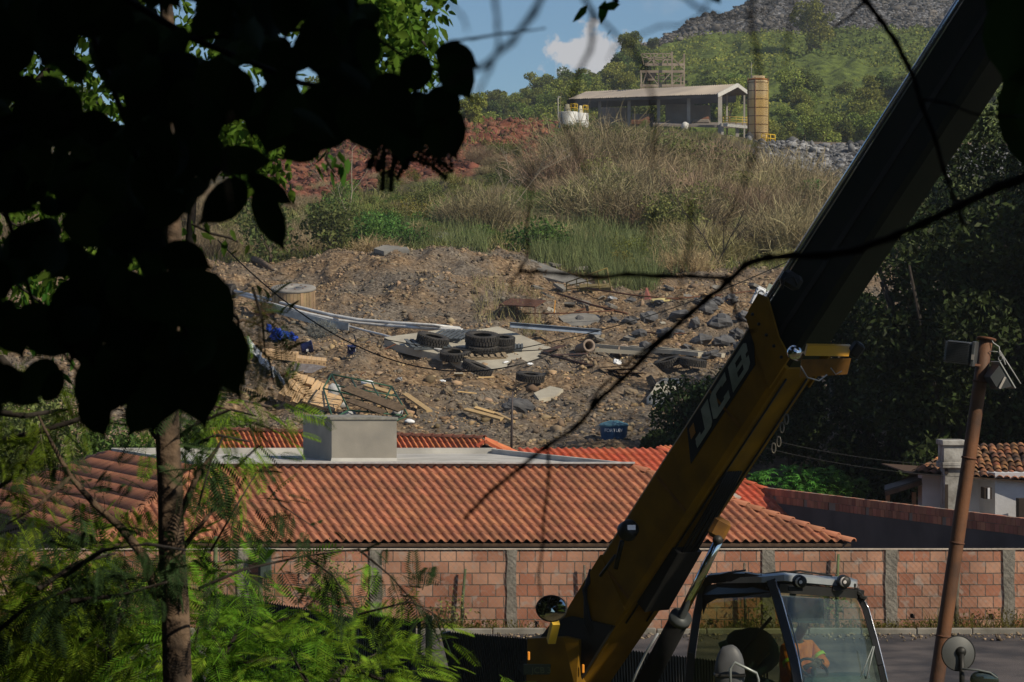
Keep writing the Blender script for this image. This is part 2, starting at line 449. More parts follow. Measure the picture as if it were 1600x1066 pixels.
def ground_mat():
    m = bpy.data.materials.new("ground_soil"); m.use_nodes = True; n = m.node_tree; n.nodes.clear(); L = n.links.new
    o = n.nodes.new("ShaderNodeOutputMaterial"); b = n.nodes.new("ShaderNodeBsdfPrincipled"); b.inputs['Roughness'].default_value = .95
    b.inputs['Specular IOR Level'].default_value = .15
    t = n.nodes.new("ShaderNodeTexCoord")
    at = n.nodes.new("ShaderNodeAttribute"); at.attribute_name = 'zone'
    sp = n.nodes.new("ShaderNodeSeparateColor"); L(at.outputs['Color'], sp.inputs[0])
    def nz(s, d=6):
        q = n.nodes.new("ShaderNodeTexNoise"); q.inputs['Scale'].default_value = s; q.inputs['Detail'].default_value = d; L(t.outputs['Object'], q.inputs['Vector']); return q.outputs[0]
    def ramp(fac, cols, lo=.3, hi=.7):
        r = n.nodes.new("ShaderNodeValToRGB"); L(fac, r.inputs[0]); e = r.color_ramp.elements
        e[0].position = lo; e[0].color = (*cols[0], 1); e[1].position = hi; e[1].color = (*cols[-1], 1)
        for i, c in enumerate(cols[1:-1]):
            z = e.new(lo+(hi-lo)*(i+1)/(len(cols)-1)); z.color = (*c, 1)
        return r.outputs[0]
    def mixc(f, a, b_):
        q = n.nodes.new("ShaderNodeMix"); q.data_type = 'RGBA'; L(f, q.inputs[0]); L(a, q.inputs[6]); L(b_, q.inputs[7]); return q.outputs[2]
    rub_f = ramp(nz(5, 8), [(.055, .038, .024), (.17, .112, .064), (.33, .24, .15)])
    rub_g = ramp(nz(7, 8), [(.05, .042, .034), (.12, .10, .080), (.24, .205, .165)])
    big = n.nodes.new("ShaderNodeMapRange"); big.inputs[1].default_value = .42; big.inputs[2].default_value = .6; L(nz(.22, 5), big.inputs[0])
    base = mixc(big.outputs[0], rub_f, rub_g)
    redc = ramp(nz(1.3, 9), [(.06, .022, .014), (.17, .058, .032), (.27, .13, .08)])
    grac = ramp(nz(1.6, 9), [(.02, .02, .022), (.085, .085, .09), (.27, .27, .28)], .32, .68)
    vegc = mixc(sp.outputs[0], ramp(nz(1.5, 8), [(.03, .028, .014), (.10, .08, .045)]), ramp(nz(.9, 8), [(.03, .045, .012), (.13, .17, .035)]))
    at2 = n.nodes.new("ShaderNodeAttribute"); at2.attribute_name = 'zone_b'
    sp2 = n.nodes.new("ShaderNodeSeparateColor"); L(at2.outputs['Color'], sp2.inputs[0])
    c = mixc(sp2.outputs[1], base, vegc)
    c = mixc(sp2.outputs[0], c, redc)
    c = mixc(sp2.outputs[2], c, grac)
    L(c, b.inputs['Base Color'])
    bp = n.nodes.new("ShaderNodeBump"); bp.inputs['Distance'].default_value = .15; L(nz(4, 8), bp.inputs['Height']); L(bp.outputs[0], b.inputs['Normal'])
    L(b.outputs[0], o.inputs[0]); return m
gm = mesh_np("ground", V, FQ, ground_mat(), True)
ca = gm.color_attributes.new('zone', 'FLOAT_COLOR', 'POINT')
ca.data.foreach_set('color', np.stack([green, green, green, np.ones_like(green)], -1).astype(np.float32).ravel())
cb = gm.color_attributes.new('zone_b', 'FLOAT_COLOR', 'POINT')
cb.data.foreach_set('color', np.stack([red, veg, gravel, np.ones_like(green)], -1).astype(np.float32).ravel())
ground = link("ground", gm); tag(ground, kind='structure')

# road in front of the brick wall
M_asph = mat("asphalt", (.035, .033, .037), .9, scale=.9, col2=(.095, .082, .080), bump=.015, bscale=45, detail=12, lo=.4, hi=.62)
rv = []; rx = np.linspace(-40, 40, 60); ry = np.linspace(36, 52.9, 30)
RX, RY = np.meshgrid(rx, ry); RZ = terr(RX, RY)+.02+.015*fbm(RX*.8, RY*.8, 9, 3)
q = np.arange(60*30).reshape(30, 60)
rf = np.stack([q[:-1, :-1], q[:-1, 1:], q[1:, 1:], q[1:, :-1]], -1).reshape(-1, 4)
road = link("road", mesh_np("road", np.stack([RX, RY, RZ], -1).reshape(-1, 3), rf, M_asph, True)); tag(road, kind='structure')
M_conc = mat("weathered_concrete", (.24, .22, .19), .9, scale=2.5, col2=(.13, .12, .10), bump=.006, bscale=40)
mb = MB()
x = -30.0
while x < 40:
    w = random.uniform(.9, 1.1)
    mb.box((x+w/2, 53.0+random.uniform(-.01, .01), -5.44+random.uniform(-.008, .008)), (w-.012, .16, .17), bev=.015); x += w
kerb = mb.thing("kerb", M_conc, None, None, kind='structure')

# ------------------------------------------------------------------ rubble and boulders
rng = np.random.default_rng(5)
def rocks_np(px_py_size, seed):
    """many low-poly rocks as arrays"""
    base = np.array([(0, 0, 1), (.894, 0, .447), (.276, .851, .447), (-.724, .526, .447), (-.724, -.526, .447), (.276, -.851, .447),
                     (.724, .526, -.447), (-.276, .851, -.447), (-.894, 0, -.447), (-.276, -.851, -.447), (.724, -.526, -.447), (0, 0, -1)])
    tri = np.array([(0,1,2),(0,2,3),(0,3,4),(0,4,5),(0,5,1),(1,6,2),(2,7,3),(3,8,4),(4,9,5),(5,10,1),(6,7,2),(7,8,3),(8,9,4),(9,10,5),(10,6,1),(11,7,6),(11,8,7),(11,9,8),(11,10,9),(11,6,10)])
    r = np.random.default_rng(seed); c, s = px_py_size; n = len(c)
    jit = 1+r.uniform(-.5, .45, (n, 12, 1))
    sc = s.reshape(-1, 1, 1)*r.uniform(.55, 1.25, (n, 1, 3))*np.array([1, 1, .7])
    th = r.uniform(0, 6.28, n); ct, st = np.cos(th), np.sin(th)
    v = base[None]*jit*sc
    x = v[..., 0]*ct[:, None]-v[..., 1]*st[:, None]; y = v[..., 0]*st[:, None]+v[..., 1]*ct[:, None]
    v = np.stack([x, y, v[..., 2]], -1)+c[:, None]
    f = tri[None]+np.arange(n)[:, None, None]*12
    return v.reshape(-1, 3), f.reshape(-1, 3)
def scatter(n, u0, u1, d0, d1, seed):
    r = np.random.default_rng(seed)
    u = r.uniform(u0, u1, n); D = np.sqrt(r.uniform(d0**2, d1**2, n)); x = (u-800)/F*D
    return x, D, u
x, D, u = scatter(52000, -60, 1400, 87, 152, 1)
s = np.exp(rng.normal(-3.2, .55, len(x))); s = np.clip(s, .02, .27)
c = np.stack([x, D, terr(x, D)+s*.15], -1)
M_rub = mat("rubble_stone", (.27, .185, .105), .95, scale=.25, col2=(.12, .105, .085), island=.6)
v, f = rocks_np((c, s), 2)
tag(link("rubble", mesh_np("rubble", v, f, M_rub)), "brown and grey broken stones covering the dumping ground behind the houses", "rubble", kind='stuff')
x, D, u = scatter(9000, 1150, 1700, 230, 285, 3); s = np.clip(np.exp(rng.normal(-1.9, .5, len(x))), .05, .6)
xa, Da, ua = scatter(22000, 960, 1600, 572, 715, 4); sa = np.clip(np.exp(rng.normal(-1.4, .55, len(xa))), .12, 1.1)
keep = (u > 1170+30*fbm(D*.1, x*.2, 2, 2))
x, D, s = x[keep], D[keep], s[keep]
M_gra = mat("grey_gravel", (.20, .20, .205), .9, scale=.3, col2=(.055, .055, .06), island=.75)
v, f = rocks_np((np.stack([x, D, terr(x, D)+s*.2], -1), s), 5)
tag(link("gravel", mesh_np("gravel", v, f, M_gra)), "blue grey crushed stone heap beside the yellow silo", "gravel heap", kind='stuff')
v, f = rocks_np((np.stack([xa, Da, terr(xa, Da)+sa*.2], -1), sa), 6)
M_waste = mat("dark_mine_waste", (.10, .09, .08), .95, scale=.05, col2=(.045, .042, .04), island=.8)
tag(link("mine_waste", mesh_np("mine_waste", v, f, M_waste)), "dark grey waste rock pile along the top of the green hill", "rock pile", kind='stuff')
x, D, u = scatter(7000, 400, 870, 178, 268, 7); s = np.clip(np.exp(rng.normal(-2.0, .55, len(x))), .05, .6); kq_ = (D+6*fbm(x*.1, D*.1, 3, 2) > 180+np.clip((u-450)/400, 0, 1)*26); x = x[kq_]; D = D[kq_]; s = s[kq_]
M_red = mat("red_clod", (.165, .062, .038), .95, scale=.5, col2=(.10, .042, .028), island=.5)
v, f = rocks_np((np.stack([x, D, terr(x, D)+s*.1], -1), s), 8)
tag(link("red_earth", mesh_np("red_earth", v, f, M_red)), "red brown earth clods on the bank left of the shed", "earth", kind='stuff')

M_bould = mat("dark_basalt", (.11, .11, .115), .85, scale=1.5, col2=(.055, .055, .06), bump=.03, bscale=5)
M_tan = mat("tan_stone", (.24, .19, .13), .9, scale=2, col2=(.13, .10, .07), bump=.03, bscale=6)
BL = [(1015,497,26,14),(1065,492,30,12),(1000,520,24,11),(1040,520,28,12),(1105,485,26,16),(1125,505,32,16),(1140,470,22,12),(1085,505,20,14),(1165,495,26,12),
      (1130,535,34,14),(1160,545,26,14),(1095,530,26,12),(985,505,22,9),(1010,540,18,12),(1070,545,22,9),(1150,520,22,12),(1120,470,18,9),(1180,520,22,14),
      (960,500,18,8),(930,520,20,10),(1195,505,24,14),(1060,520,18,9),(985,470,16,7),(905,500,16,8),(1030,475,16,7),(1185,480,16,9),(1092,470,15,7),(1110,556,26,9)]
for i, (px, py, w, h) in enumerate(BL):
    p = G(px, py+h*.55); k = p.y/F
    mb = MB(); mb.blob(p+Vector((0, 0, h*k*.35)), (w*k*.62, w*k*.5, h*k*.75), seed=i+3, amp=.38, fr=1.1, seg=10, rings=7, M=R3(random.uniform(-15, 15), random.uniform(-15, 15), random.uniform(0, 360)), flat=True)
    side = "right" if px > 1060 else "left"
    mb.thing("boulder", M_bould, "blue grey boulder in the field of dumped rocks below the dry bushes", "boulder", "dark boulders dumped behind the tyres")
for i, (px, py, w, h, m, lab) in enumerate([
    (810, 632, 46, 22, M_bould, "long dark grey boulder below the tyre beside the small pale slab"),
    (700, 613, 14, 12, M_tan, "tan stone just below the front tyre of the pile"),
    (750, 658, 0, 0, None, None),
    (985, 613, 20, 10, M_tan, "tan stone left of the curved concrete slab"),
    (895, 440, 40, 12, M_bould, None),
    (540, 405, 0, 0, None, None)]):
    if not m or not lab: continue
    p = G(px, py+h*.5); k = p.y/F
    mb = MB(); mb.blob(p+Vector((0, 0, h*k*.3)), (w*k*.55, w*k*.3, h*k*.6), seed=i+40, amp=.3, seg=12, rings=8, M=R3(0, 12 if w > 40 else 0, 0), flat=True)
    mb.thing("boulder", m, lab, "boulder")

# broken concrete chunks at right of the pile
rq = random.Random(17)
CHK = [(905, 425, 30), (938, 452, 26), (880, 452, 28), (858, 465, 22), (915, 478, 30), (960, 482, 24), (1000, 452, 20), (1045, 455, 18), (890, 480, 22), (940, 535, 22), (985, 530, 20), (842, 452, 24), (1120, 452, 18), (1075, 465, 18), (1180, 452, 22), (1190, 530, 24), (868, 418, 22)]
for i, (px, py, w) in enumerate(CHK):
    p = G(px, py); k = p.y/F*w*.5; M = R3(rq.uniform(10, 28), rq.uniform(-16, 16), rq.uniform(0, 180)); n_ = rq.choice((4, 5, 5, 6)); pl_ = []
    for j in range(n_):
        a_ = 6.283*j/n_+rq.uniform(-.3, .3); r_ = k*rq.uniform(.75, 1.25); pl_.append(Vector((math.cos(a_)*r_*1.25, math.sin(a_)*r_, 0)))
    h_ = k*rq.uniform(.25, .5); mb = MB(); mb.hexa([p+M @ (q_*rq.uniform(.92, 1.06)+Vector((0, 0, -h_*.3))) for q_ in pl_], [p+M @ (q_+Vector((0, 0, h_*.7))) for q_ in pl_])
    mb.thing("concrete_chunk", mat("broken_concrete", (.21, .195, .17), .92, scale=2, col2=(.12, .112, .10), bump=.03, bscale=7), "flat broken chunk of grey concrete lying among the rubble right of the tyres", "concrete chunk", "broken concrete chunks right of the tyres")

rd = np.random.default_rng(88); nd = 1500; ud = rd.uniform(-100, 1800, nd); Dd_ = 52.85-np.abs(rd.normal(0, .55, nd)); sd_ = np.clip(np.exp(rd.normal(-4.1, .55, nd)), .006, .06); xd_ = (ud-800)/F*Dd_
v, f = rocks_np((np.stack([xd_, Dd_, terr(xd_, Dd_)+.03+sd_*.2], -1), sd_), 9)
tag(link("road_grit", mesh_np("road_grit", v, f, M_rub)), "loose grit and small stones along the kerb of the road", "grit", kind='stuff')
# ------------------------------------------------------------------ clay tiled roofs
M_tile = mat("terracotta_tile", (.36, .145, .078), .75, scale=1.3, col2=(.25, .105, .06), island=.15, bump=.004, bscale=30)
M_tile2 = mat("orange_tile", (.55, .17, .07), .75, scale=1.2, col2=(.42, .13, .06), island=.18)
M_tile3 = mat("red_painted_tile", (.40, .105, .055), .6, scale=1.2, col2=(.38, .07, .03), island=.12)
M_oldtile = mat("old_clay_tile", (.30, .125, .055), .9, scale=1.6, col2=(.075, .05, .036), island=.6)
M_stucco = mat("beige_render", (.42, .36, .30), .9, scale=1.5, col2=(.33, .28, .235), bump=.003, bscale=50)
M_slab = mat("grey_white_screed", (.50, .485, .45), .85, scale=1.3, col2=(.34, .33, .31), bump=.002, bscale=30)
M_dwall = mat("brown_rendered_wall", (.10, .078, .065), .9, scale=2, col2=(.07, .055, .048))
M_glassd = mat("dark_pane", (.01, .011, .013), .12, spec=.6)
M_fr = mat("white_window_frame", (.55, .55, .55), .5)

def tiles(O, E, W, l0, r0, l1, r1, pitch=.19, course=.38, amp=.054, seg=7, jit=0.0, lift=.013):
    """tiles over the trapezoid O+E*s+W*t; s runs l0..r0 at the top and l1..r1 at the eave"""
    mb = MB(); E = Vector(E); W = Vector(W); O = Vector(O)
    N = E.cross(W).normalized()
    if N.z < 0: N = -N
    nC = max(1, round(W.length/course))
    lo = min(l0, l1); hi = max(r0, r1); n = int((hi-lo)/pitch)
    for k in range(n):
        s0 = lo+k*pitch; sc = s0+pitch/2
        ta = 0.0
        if sc < l0 and l1 != l0: ta = max(ta, (sc-l0)/(l1-l0))
        if sc > r0 and r1 != r0: ta = max(ta, (sc-r0)/(r1-r0))
        if ta >= 1: continue
        for c in range(nC):
            a = c/nC; b = (c+1)/nC
            if b <= ta: continue
            a = max(a, ta); e = .02
            j = Vector((random.uniform(-jit, jit), random.uniform(-jit, jit), random.uniform(0, jit)))
            rowsv = []
            for t, h in ((a, 0.0), (b, lift), (b, lift-.013)):
                for i in range(seg+1):
                    q = i/seg
                    hh = amp*math.sin(math.pi*q/.62) if q < .62 else -amp*.28*math.sin(math.pi*(q-.62)/.38)
                    if t == b and h < lift: hh = hh-.0
                    rowsv.append(O+E*(s0+q*pitch)+W*t+N*(hh+h+.02+e*0)+j)
            m = seg+1; fs = []
            for r in range(2):
                for i in range(seg): fs.append((r*m+i, r*m+i+1, (r+1)*m+i+1, (r+1)*m+i))
            mb.add(rowsv, fs, False)
            # smooth only the top face run
            for z in range(len(fs)): mb.sm[-1-z] = z >= seg
    return mb

def ridge_caps(a, b, r=.10, step=.36, lift=.05):
    mb = MB(); a = Vector(a); b = Vector(b); d = (b-a); L = d.length; d.normalize()
    x = d.cross(Vector((0, 0, 1))).normalized(); y = x.cross(d)
    n = max(1, int(L/step))
    for i in range(n):
        p = a+d*(L*i/n); q = a+d*(L*(i+1)/n+.05)
        vs = []
        for pt, rr, up in ((p, r*.88, lift-.015), (q, r*1.05, lift+.012), (q, r*.9, lift+.004)):
            for k in range(8):
                t = math.pi*k/7
                vs.append(pt+x*math.cos(t)*rr+y*(math.sin(t)*rr*.8+up-.03))
        fs = []
        for rr in range(2):
            for k in range(7): fs.append((rr*8+k, rr*8+k+1, rr*8+9+k, rr*8+8+k))
        mb.add(vs, fs, True)
    return mb

# ---- main house
TL = P(308, 731, 60.3); TRx = P(988, 731, 60.3).x
wt = TRx-TL.x; Wm = Vector((1.36, -3.5, -1.34)); LL = 3.0; LR = 2.86
house = root("tiled_house", (TL.x+5, 62, -6.8), "long low house with orange clay tiled hip roof and pale flat slab in the middle", "house")
EX = Vector((1, 0, 0))
tiles(TL, EX, Wm, 0, wt, -LL, wt+LR).part("front_roof", M_tile, house)
Bk = Vector((-2.93, 7.9, 0)); Bh = Wm.copy(); Bh.z = 0
TLb = TL+Bk; TR = TL+EX*wt; TRb = TR+Bk
bd = Bk.normalized(); Lside = Bk.length
hipext = Bh.length
# left plane: eave direction bd, slope -X
Wl = Vector((-LL, 0, -1.34))
tiles(TLb, -bd, Wl, 0, Lside, -hipext, Lside+hipext, pitch=.21, course=.42, amp=.055).part("side_roof", M_tile, house)
Wr = Vector((LR, 0, -1.34))
tiles(TR, bd, Wr, 0, Lside, -hipext, Lside+hipext).part("side_roof", M_tile, house)
under = MB()
fl = TL+Wm+EX*(-LL); fr = TL+Wm+EX*(wt+LR); bl = TLb-Bh+Vector((-LL, 0, -1.34)); br = TRb-Bh+Vector((LR, 0, -1.34))
dz = Vector((0, 0, -.03))
for q4 in ((fl, fr, TR, TL), (fl, TL, TLb, bl), (fr, br, TRb, TR), (bl, TLb, TRb, br)):
    lo = [p+dz for p in q4]; under.hexa([p+Vector((0, 0, -.05)) for p in lo], lo)
under.part("roof_boarding", mat("dark_timber", (.09, .055, .035), .8, var=.4), house)
ridge_caps(TL+Vector((.05, .02, .0)), fl).part("hip_ridge", M_tile, house)
ridge_caps(TR, fr).part("hip_ridge", M_tile, house)
ridge_caps(TLb, bl).part("hip_ridge", M_tile, house)
# slab and upstands
zs = TL.z
mb = MB()
o1 = TL+Vector((0, 0, -.25)); mb.hexa([o1, o1+EX*wt, o1+EX*wt+Bk, o1+Bk], [p+Vector((0, 0, .24)) for p in (o1, o1+EX*wt, o1+EX*wt+Bk, o1+Bk)])
slab = mb.part("flat_roof", M_slab, house)
mb = MB()
t = .12
def wallseg(a, b, z0, z1, th):
    a = Vector(a); b = Vector(b); d = (b-a); d.z = 0; nrm = Vector((-d.y, d.x, 0)).normalized()*th
    mb.hexa([Vector((p.x, p.y, z0)) for p in (a, b, b+nrm, a+nrm)], [Vector((p.x, p.y, z1)) for p in (a, b, b+nrm, a+nrm)])
wallseg(TL+Vector((-.04, -.03, 0)), TR+Vector((.04, -.03, 0)), zs-.10, zs+.085, .10)
mb.part("front_fascia", M_stucco, house)
mb = MB()
wallseg(TLb+Vector((0, 0, 0)), TRb, zs-.02, zs+.12, .12)
wallseg(TR+Vector((-.02, .1, 0)), TRb+Vector((0, -.01, 0)), zs-.02, zs+.10, .12)
wallseg(TLb+Vector((.02, -.01, 0)), TL+Vector((0.02, .1, 0)), zs-.02, zs+.11, .12)
mb.part("parapet", M_slab, house)
mb = MB()
mb.box((TL.x+wt/2, 60.22, zs+.11), (wt+.1, .16, .03))
mb.part("metal_flashing", mat("flashing", (.5, .5, .5), .5, var=.3), house)
# masonry box on the slab
c0 = Vector((-4.05, 63.9, zs-.01)); ev = Vector((1.46, 0, 0)); bv = Vector((-.80, 2.15, 0))
M_box = mat("stained_cement_render", (.30, .275, .235), .92, scale=1.6, col2=(.225, .21, .185), bump=.003, bscale=45)
mb = MB(); mb.hexa([c0, c0+ev, c0+ev+bv, c0+bv], [p+Vector((0, 0, .93)) for p in (c0, c0+ev, c0+ev+bv, c0+bv)])
tb = mb.part("tank_enclosure", M_box, house)
mb = MB(); k = Vector((-.035, -.03, 0)); mb.hexa([p+Vector((0, 0, .932)) for p in (c0+k, c0+ev+Vector((.035, -.03, 0)), c0+ev+bv+Vector((.03, .03, 0)), c0+bv+Vector((-.04, .03, 0)))],
    [p+Vector((0, 0, .985)) for p in (c0+k, c0+ev+Vector((.035, -.03, 0)), c0+ev+bv+Vector((.03, .03, 0)), c0+bv+Vector((-.04, .03, 0)))])
o = mb.part("coping", mat("cement_coping", (.27, .26, .23), .9, var=.35), tb)
mb = MB(); mb.hexa([p+Vector((0, 0, .0)) for p in (c0+Vector((-.02, -.05, 0)), c0+ev+Vector((.02, -.05, 0)), c0+ev+Vector((.0, -.003, 0)), c0+Vector((0, -.003, 0)))],
    [p+Vector((0, 0, .07)) for p in (c0+Vector((-.0, -.012, 0)), c0+ev+Vector((.0, -.012, 0)), c0+ev+Vector((0, -.003, 0)), c0+Vector((0, -.003, 0)))])
mb.part("skirt", M_slab, tb)
# walls under the eaves
mb = MB()
inset = .75
wf = TL+Wm*(1-inset/3.5)
z0 = -6.8; z1 = zs-1.3
A1 = Vector((fl.x+.8, fl.y+inset, 0)); A2 = Vector((fr.x-.8, fr.y+inset, 0)); A3 = Vector((br.x-.8-.3, br.y-.8, 0)); A4 = Vector((bl.x+.8, bl.y-.8, 0))
mb.hexa([Vector((p.x, p.y, z0)) for p in (A1, A2, A3, A4)], [Vector((p.x, p.y, z1+.22)) for p in (A1, A2, A3, A4)])
mb.part("wall", M_dwall, house)
for px0, px1 in ((583, 608), (612, 640), (644, 668), (822, 850), (853, 880)):
    a = P(px0, 0, A1.y).x; b = P(px1, 0, A1.y).x
    f_ = MB().box(((a+b)/2, A1.y-.03, -4.75), (b-a, .05, 1.5)).part("window", M_glassd, house)
    MB().box((a, A1.y-.06, -4.75), (.02, .03, 1.5)).part("frame", M_fr, f_)
mb = MB()
mb.beam(fl+Vector((.15, .12, -.07)), fr+Vector((-.15, .12, -.07)), .05, .12)
mb.part("eave_board", mat("eave_board", (.16, .10, .07), .8, var=.3), house)
for px in (596, 660, 735, 905):
    q = P(px, 0, fl.y+.2); MB().tube([Vector((q.x, fl.y+.15, fl.z-.12)), Vector((q.x, fl.y+.75, fl.z-.0))], .055, 8).part("rafter_end", mat("raw_wood", (.22, .12, .06), .8), house)
for px in (1150, 1318):
    q = P(px, 0, A2.y); MB().box((P(px, 0, fl.y+.25).x-.2, fl.y+.3, -5.4), (.14, .14, 2.6)).part("post", mat("raw_wood", (.22, .12, .06)), house)

# ---- rear house
r1 = P(330, 672, 79); r2 = P(755, 686, 72.2)
E2 = (r2-r1); L2 = E2.length; E2n = E2.normalized(); W2 = Vector((.9, -3.0, -1.25))
rear = root("tiled_house", (-4, 76, -6.5), "small rear house with bright orange tiled gable roof behind the concrete box", "house")
tiles(r1, E2n, W2, 0, L2, 0, L2+.3, pitch=.2, course=.36, amp=.045).part("roof", M_tile2, rear)
ridge_caps(r1, r2, r=.09).part("ridge", mat("dark_ridge_tile", (.16, .06, .04), .8, var=.4), rear)
MB().hexa([r1+W2*1.0+Vector((0, 0, -.06)), r2+W2+Vector((0, 0, -.06)), r2+Vector((0, 0, -.1)), r1+Vector((0, 0, -.1))], [r1+W2*1.0, r2+W2, r2+Vector((0, 0, -.04)), r1+Vector((0, 0, -.04))]).part("roof_boarding", MATS["dark_timber"], rear)
gb = MB(); ga = r2+Vector((-.15, .02, -.02)); gv = Vector((1.3, .2, -.58))
tiles(r2+Vector((0, 0, .02)), (W2*-1).normalized()*-1, gv, 0, 1.2, 0, 1.2, pitch=.2, course=.36).part("gable_roof", M_tile2, rear)
MB().prism([P(748, 701, 71.4), P(779, 703, 71.4), P(757, 694, 71.4)], (0, .06, 0)).part("gable_opening", M_glassd, rear)
MB().beam(P(745, 697, 71.3), P(757, 689, 71.3), .05, .07).beam(P(757, 689, 71.3), P(788, 706, 71.3), .05, .07).part("gable_trim", M_tile3, rear)
MB().hexa([Vector((r1.x+.5, 78, -6.8)), Vector((r2.x-.2, 71, -6.8)), Vector((r2.x-1.5, 76, -6.8)), Vector((r1.x, 82, -6.8))], [Vector((r1.x+.5, 78, -3.9)), Vector((r2.x-.2, 71, -3.9)), Vector((r2.x-1.5, 76, -2.8)), Vector((r1.x, 82, -2.8))]).part("wall", M_stucco, rear)

# ---- red roof on the right
q1 = P(808, 702, 74); W3 = Wm*1.12
red_h = root("tiled_house", (3, 72, -6.5), "house with glossy red tiled roof just behind the right end of the flat slab", "house")
wq = P(1027, 702, 74).x-q1.x
tiles(q1, EX, W3, 0, wq, 0, wq+2.6, pitch=.2, course=.4, amp=.04).part("roof", M_tile3, red_h)
hp = q1+EX*wq; ridge_caps(hp+Vector((0, 0, .02)), hp+W3+EX*2.6, r=.08).part("hip_ridge", M_tile3, red_h)
tiles(hp+Vector((.05, .1, .06)), Vector((.93, .2, 0)).normalized(), Vector((.55, -1.4, -.42)), 0, .75, 0, .75, pitch=.13, course=.3, amp=.03).part("ridge_tiles", M_tile2, red_h, "pale orange tiles along the top corner")
MB().hexa([q1+W3+Vector((0, 0, -.05)), hp+W3+EX*2.5+Vector((0, 0, -.05)), hp+Vector((0, 0, -.08)), q1+Vector((0, 0, -.08))], [q1+W3, hp+W3+EX*2.5, hp+Vector((0, 0, -.03)), q1+Vector((0, 0, -.03))]).part("roof_boarding", MATS["dark_timber"], red_h)
MB().hexa([Vector((q1.x, 71, -6.8)), Vector((hp.x+2, 71, -6.8)), Vector((hp.x+1, 74, -6.8)), Vector((q1.x, 74, -6.8))], [Vector((q1.x, 71, -3.9)), Vector((hp.x+2, 71, -3.9)), Vector((hp.x-.1, 74, -2.95)), Vector((q1.x, 74, -2.95))]).part("wall", M_stucco, red_h)

# ------------------------------------------------------------------ brick boundary wall
def brick_mat(name, sx=.30, sy=.22, c1=(.36, .145, .085), c2=(.52, .30, .20), mort=(.13, .10, .08), ax='x', squ=1.0):
    m = bpy.data.materials.new(name); m.use_nodes = True; n = m.node_tree; n.nodes.clear(); L = n.links.new
    o = n.nodes.new("ShaderNodeOutputMaterial"); b = n.nodes.new("ShaderNodeBsdfPrincipled"); b.inputs['Roughness'].default_value = .9
    t = n.nodes.new("ShaderNodeTexCoord"); s = n.nodes.new("ShaderNodeSeparateXYZ"); L(t.outputs['Object'], s.inputs[0])
    cb_ = n.nodes.new("ShaderNodeCombineXYZ"); L(s.outputs[0 if ax == 'x' else 1], cb_.inputs[0]); L(s.outputs[2], cb_.inputs[1])
    nzw = n.nodes.new("ShaderNodeTexNoise"); nzw.inputs['Scale'].default_value = 3; L(t.outputs['Object'], nzw.inputs['Vector'])
    wv = n.nodes.new("ShaderNodeVectorMath"); wv.operation = 'SCALE'; wv.inputs[3].default_value = .02; L(nzw.outputs['Color'], wv.inputs[0])
    ad = n.nodes.new("ShaderNodeVectorMath"); ad.operation = 'ADD'; L(cb_.outputs[0], ad.inputs[0]); L(wv.outputs[0], ad.inputs[1])
    br = n.nodes.new("ShaderNodeTexBrick"); L(ad.outputs[0], br.inputs['Vector'])
    br.inputs['Scale'].default_value = 1; br.inputs['Brick Width'].default_value = sx; br.inputs['Row Height'].default_value = sy
    br.inputs['Mortar Size'].default_value = .011; br.inputs['Mortar Smooth'].default_value = .3; br.inputs['Bias'].default_value = -.1
    br.inputs['Color1'].default_value = (*c1, 1); br.inputs['Color2'].default_value = (*c2, 1); br.inputs['Mortar'].default_value = (*mort, 1)
    nz = n.nodes.new("ShaderNodeTexNoise"); nz.inputs['Scale'].default_value = .9; nz.inputs['Detail'].default_value = 10; L(t.outputs['Object'], nz.inputs['Vector'])
    mr = n.nodes.new("ShaderNodeMapRange"); mr.inputs[1].default_value = .3; mr.inputs[2].default_value = .7; mr.inputs[3].default_value = .55; mr.inputs[4].default_value = 1.2; L(nz.outputs[0], mr.inputs[0])
    # mortar smears
    n3 = n.nodes.new("ShaderNodeTexNoise"); n3.inputs['Scale'].default_value = 5; n3.inputs['Detail'].default_value = 6; L(t.outputs['Object'], n3.inputs['Vector'])
    m3 = n.nodes.new("ShaderNodeMapRange"); m3.inputs[1].default_value = .56; m3.inputs[2].default_value = .66; L(n3.outputs[0], m3.inputs[0])
    sc_ = n.nodes.new("ShaderNodeMix"); sc_.data_type = 'RGBA'; sc_.blend_type = 'MULTIPLY'; sc_.inputs[0].default_value = 1
    L(br.outputs[0], sc_.inputs[6]); L(mr.outputs[0], sc_.inputs[7])
    m4 = n.nodes.new("ShaderNodeMath"); m4.operation = 'MULTIPLY'; m4.inputs[1].default_value = .6; L(m3.outputs[0], m4.inputs[0])
    mx = n.nodes.new("ShaderNodeMix"); mx.data_type = 'RGBA'; L(m4.outputs[0], mx.inputs[0]); L(sc_.outputs[2], mx.inputs[6]); mx.inputs[7].default_value = (.34, .29, .25, 1)
    L(mx.outputs[2], b.inputs['Base Color'])
    # horizontal grooves + mortar recess
    wvt = n.nodes.new("ShaderNodeMath"); wvt.operation = 'MULTIPLY'; wvt.inputs[1].default_value = 6.283*9/sy; L(s.outputs[2], wvt.inputs[0])
    sn = n.nodes.new("ShaderNodeMath"); sn.operation = 'SINE'; L(wvt.outputs[0], sn.inputs[0])
    g2 = n.nodes.new("ShaderNodeMath"); g2.operation = 'MULTIPLY_ADD'; g2.inputs[1].default_value = .05; L(sn.outputs[0], g2.inputs[0])
    iv = n.nodes.new("ShaderNodeMath"); iv.operation = 'SUBTRACT'; iv.inputs[0].default_value = 1; L(br.outputs['Fac'], iv.inputs[1]); L(iv.outputs[0], g2.inputs[2])
    bp = n.nodes.new("ShaderNodeBump"); bp.inputs['Distance'].default_value = .02; L(g2.outputs[0], bp.inputs['Height']); L(bp.outputs[0], b.inputs['Normal'])
    L(b.outputs[0], o.inputs[0]); return m
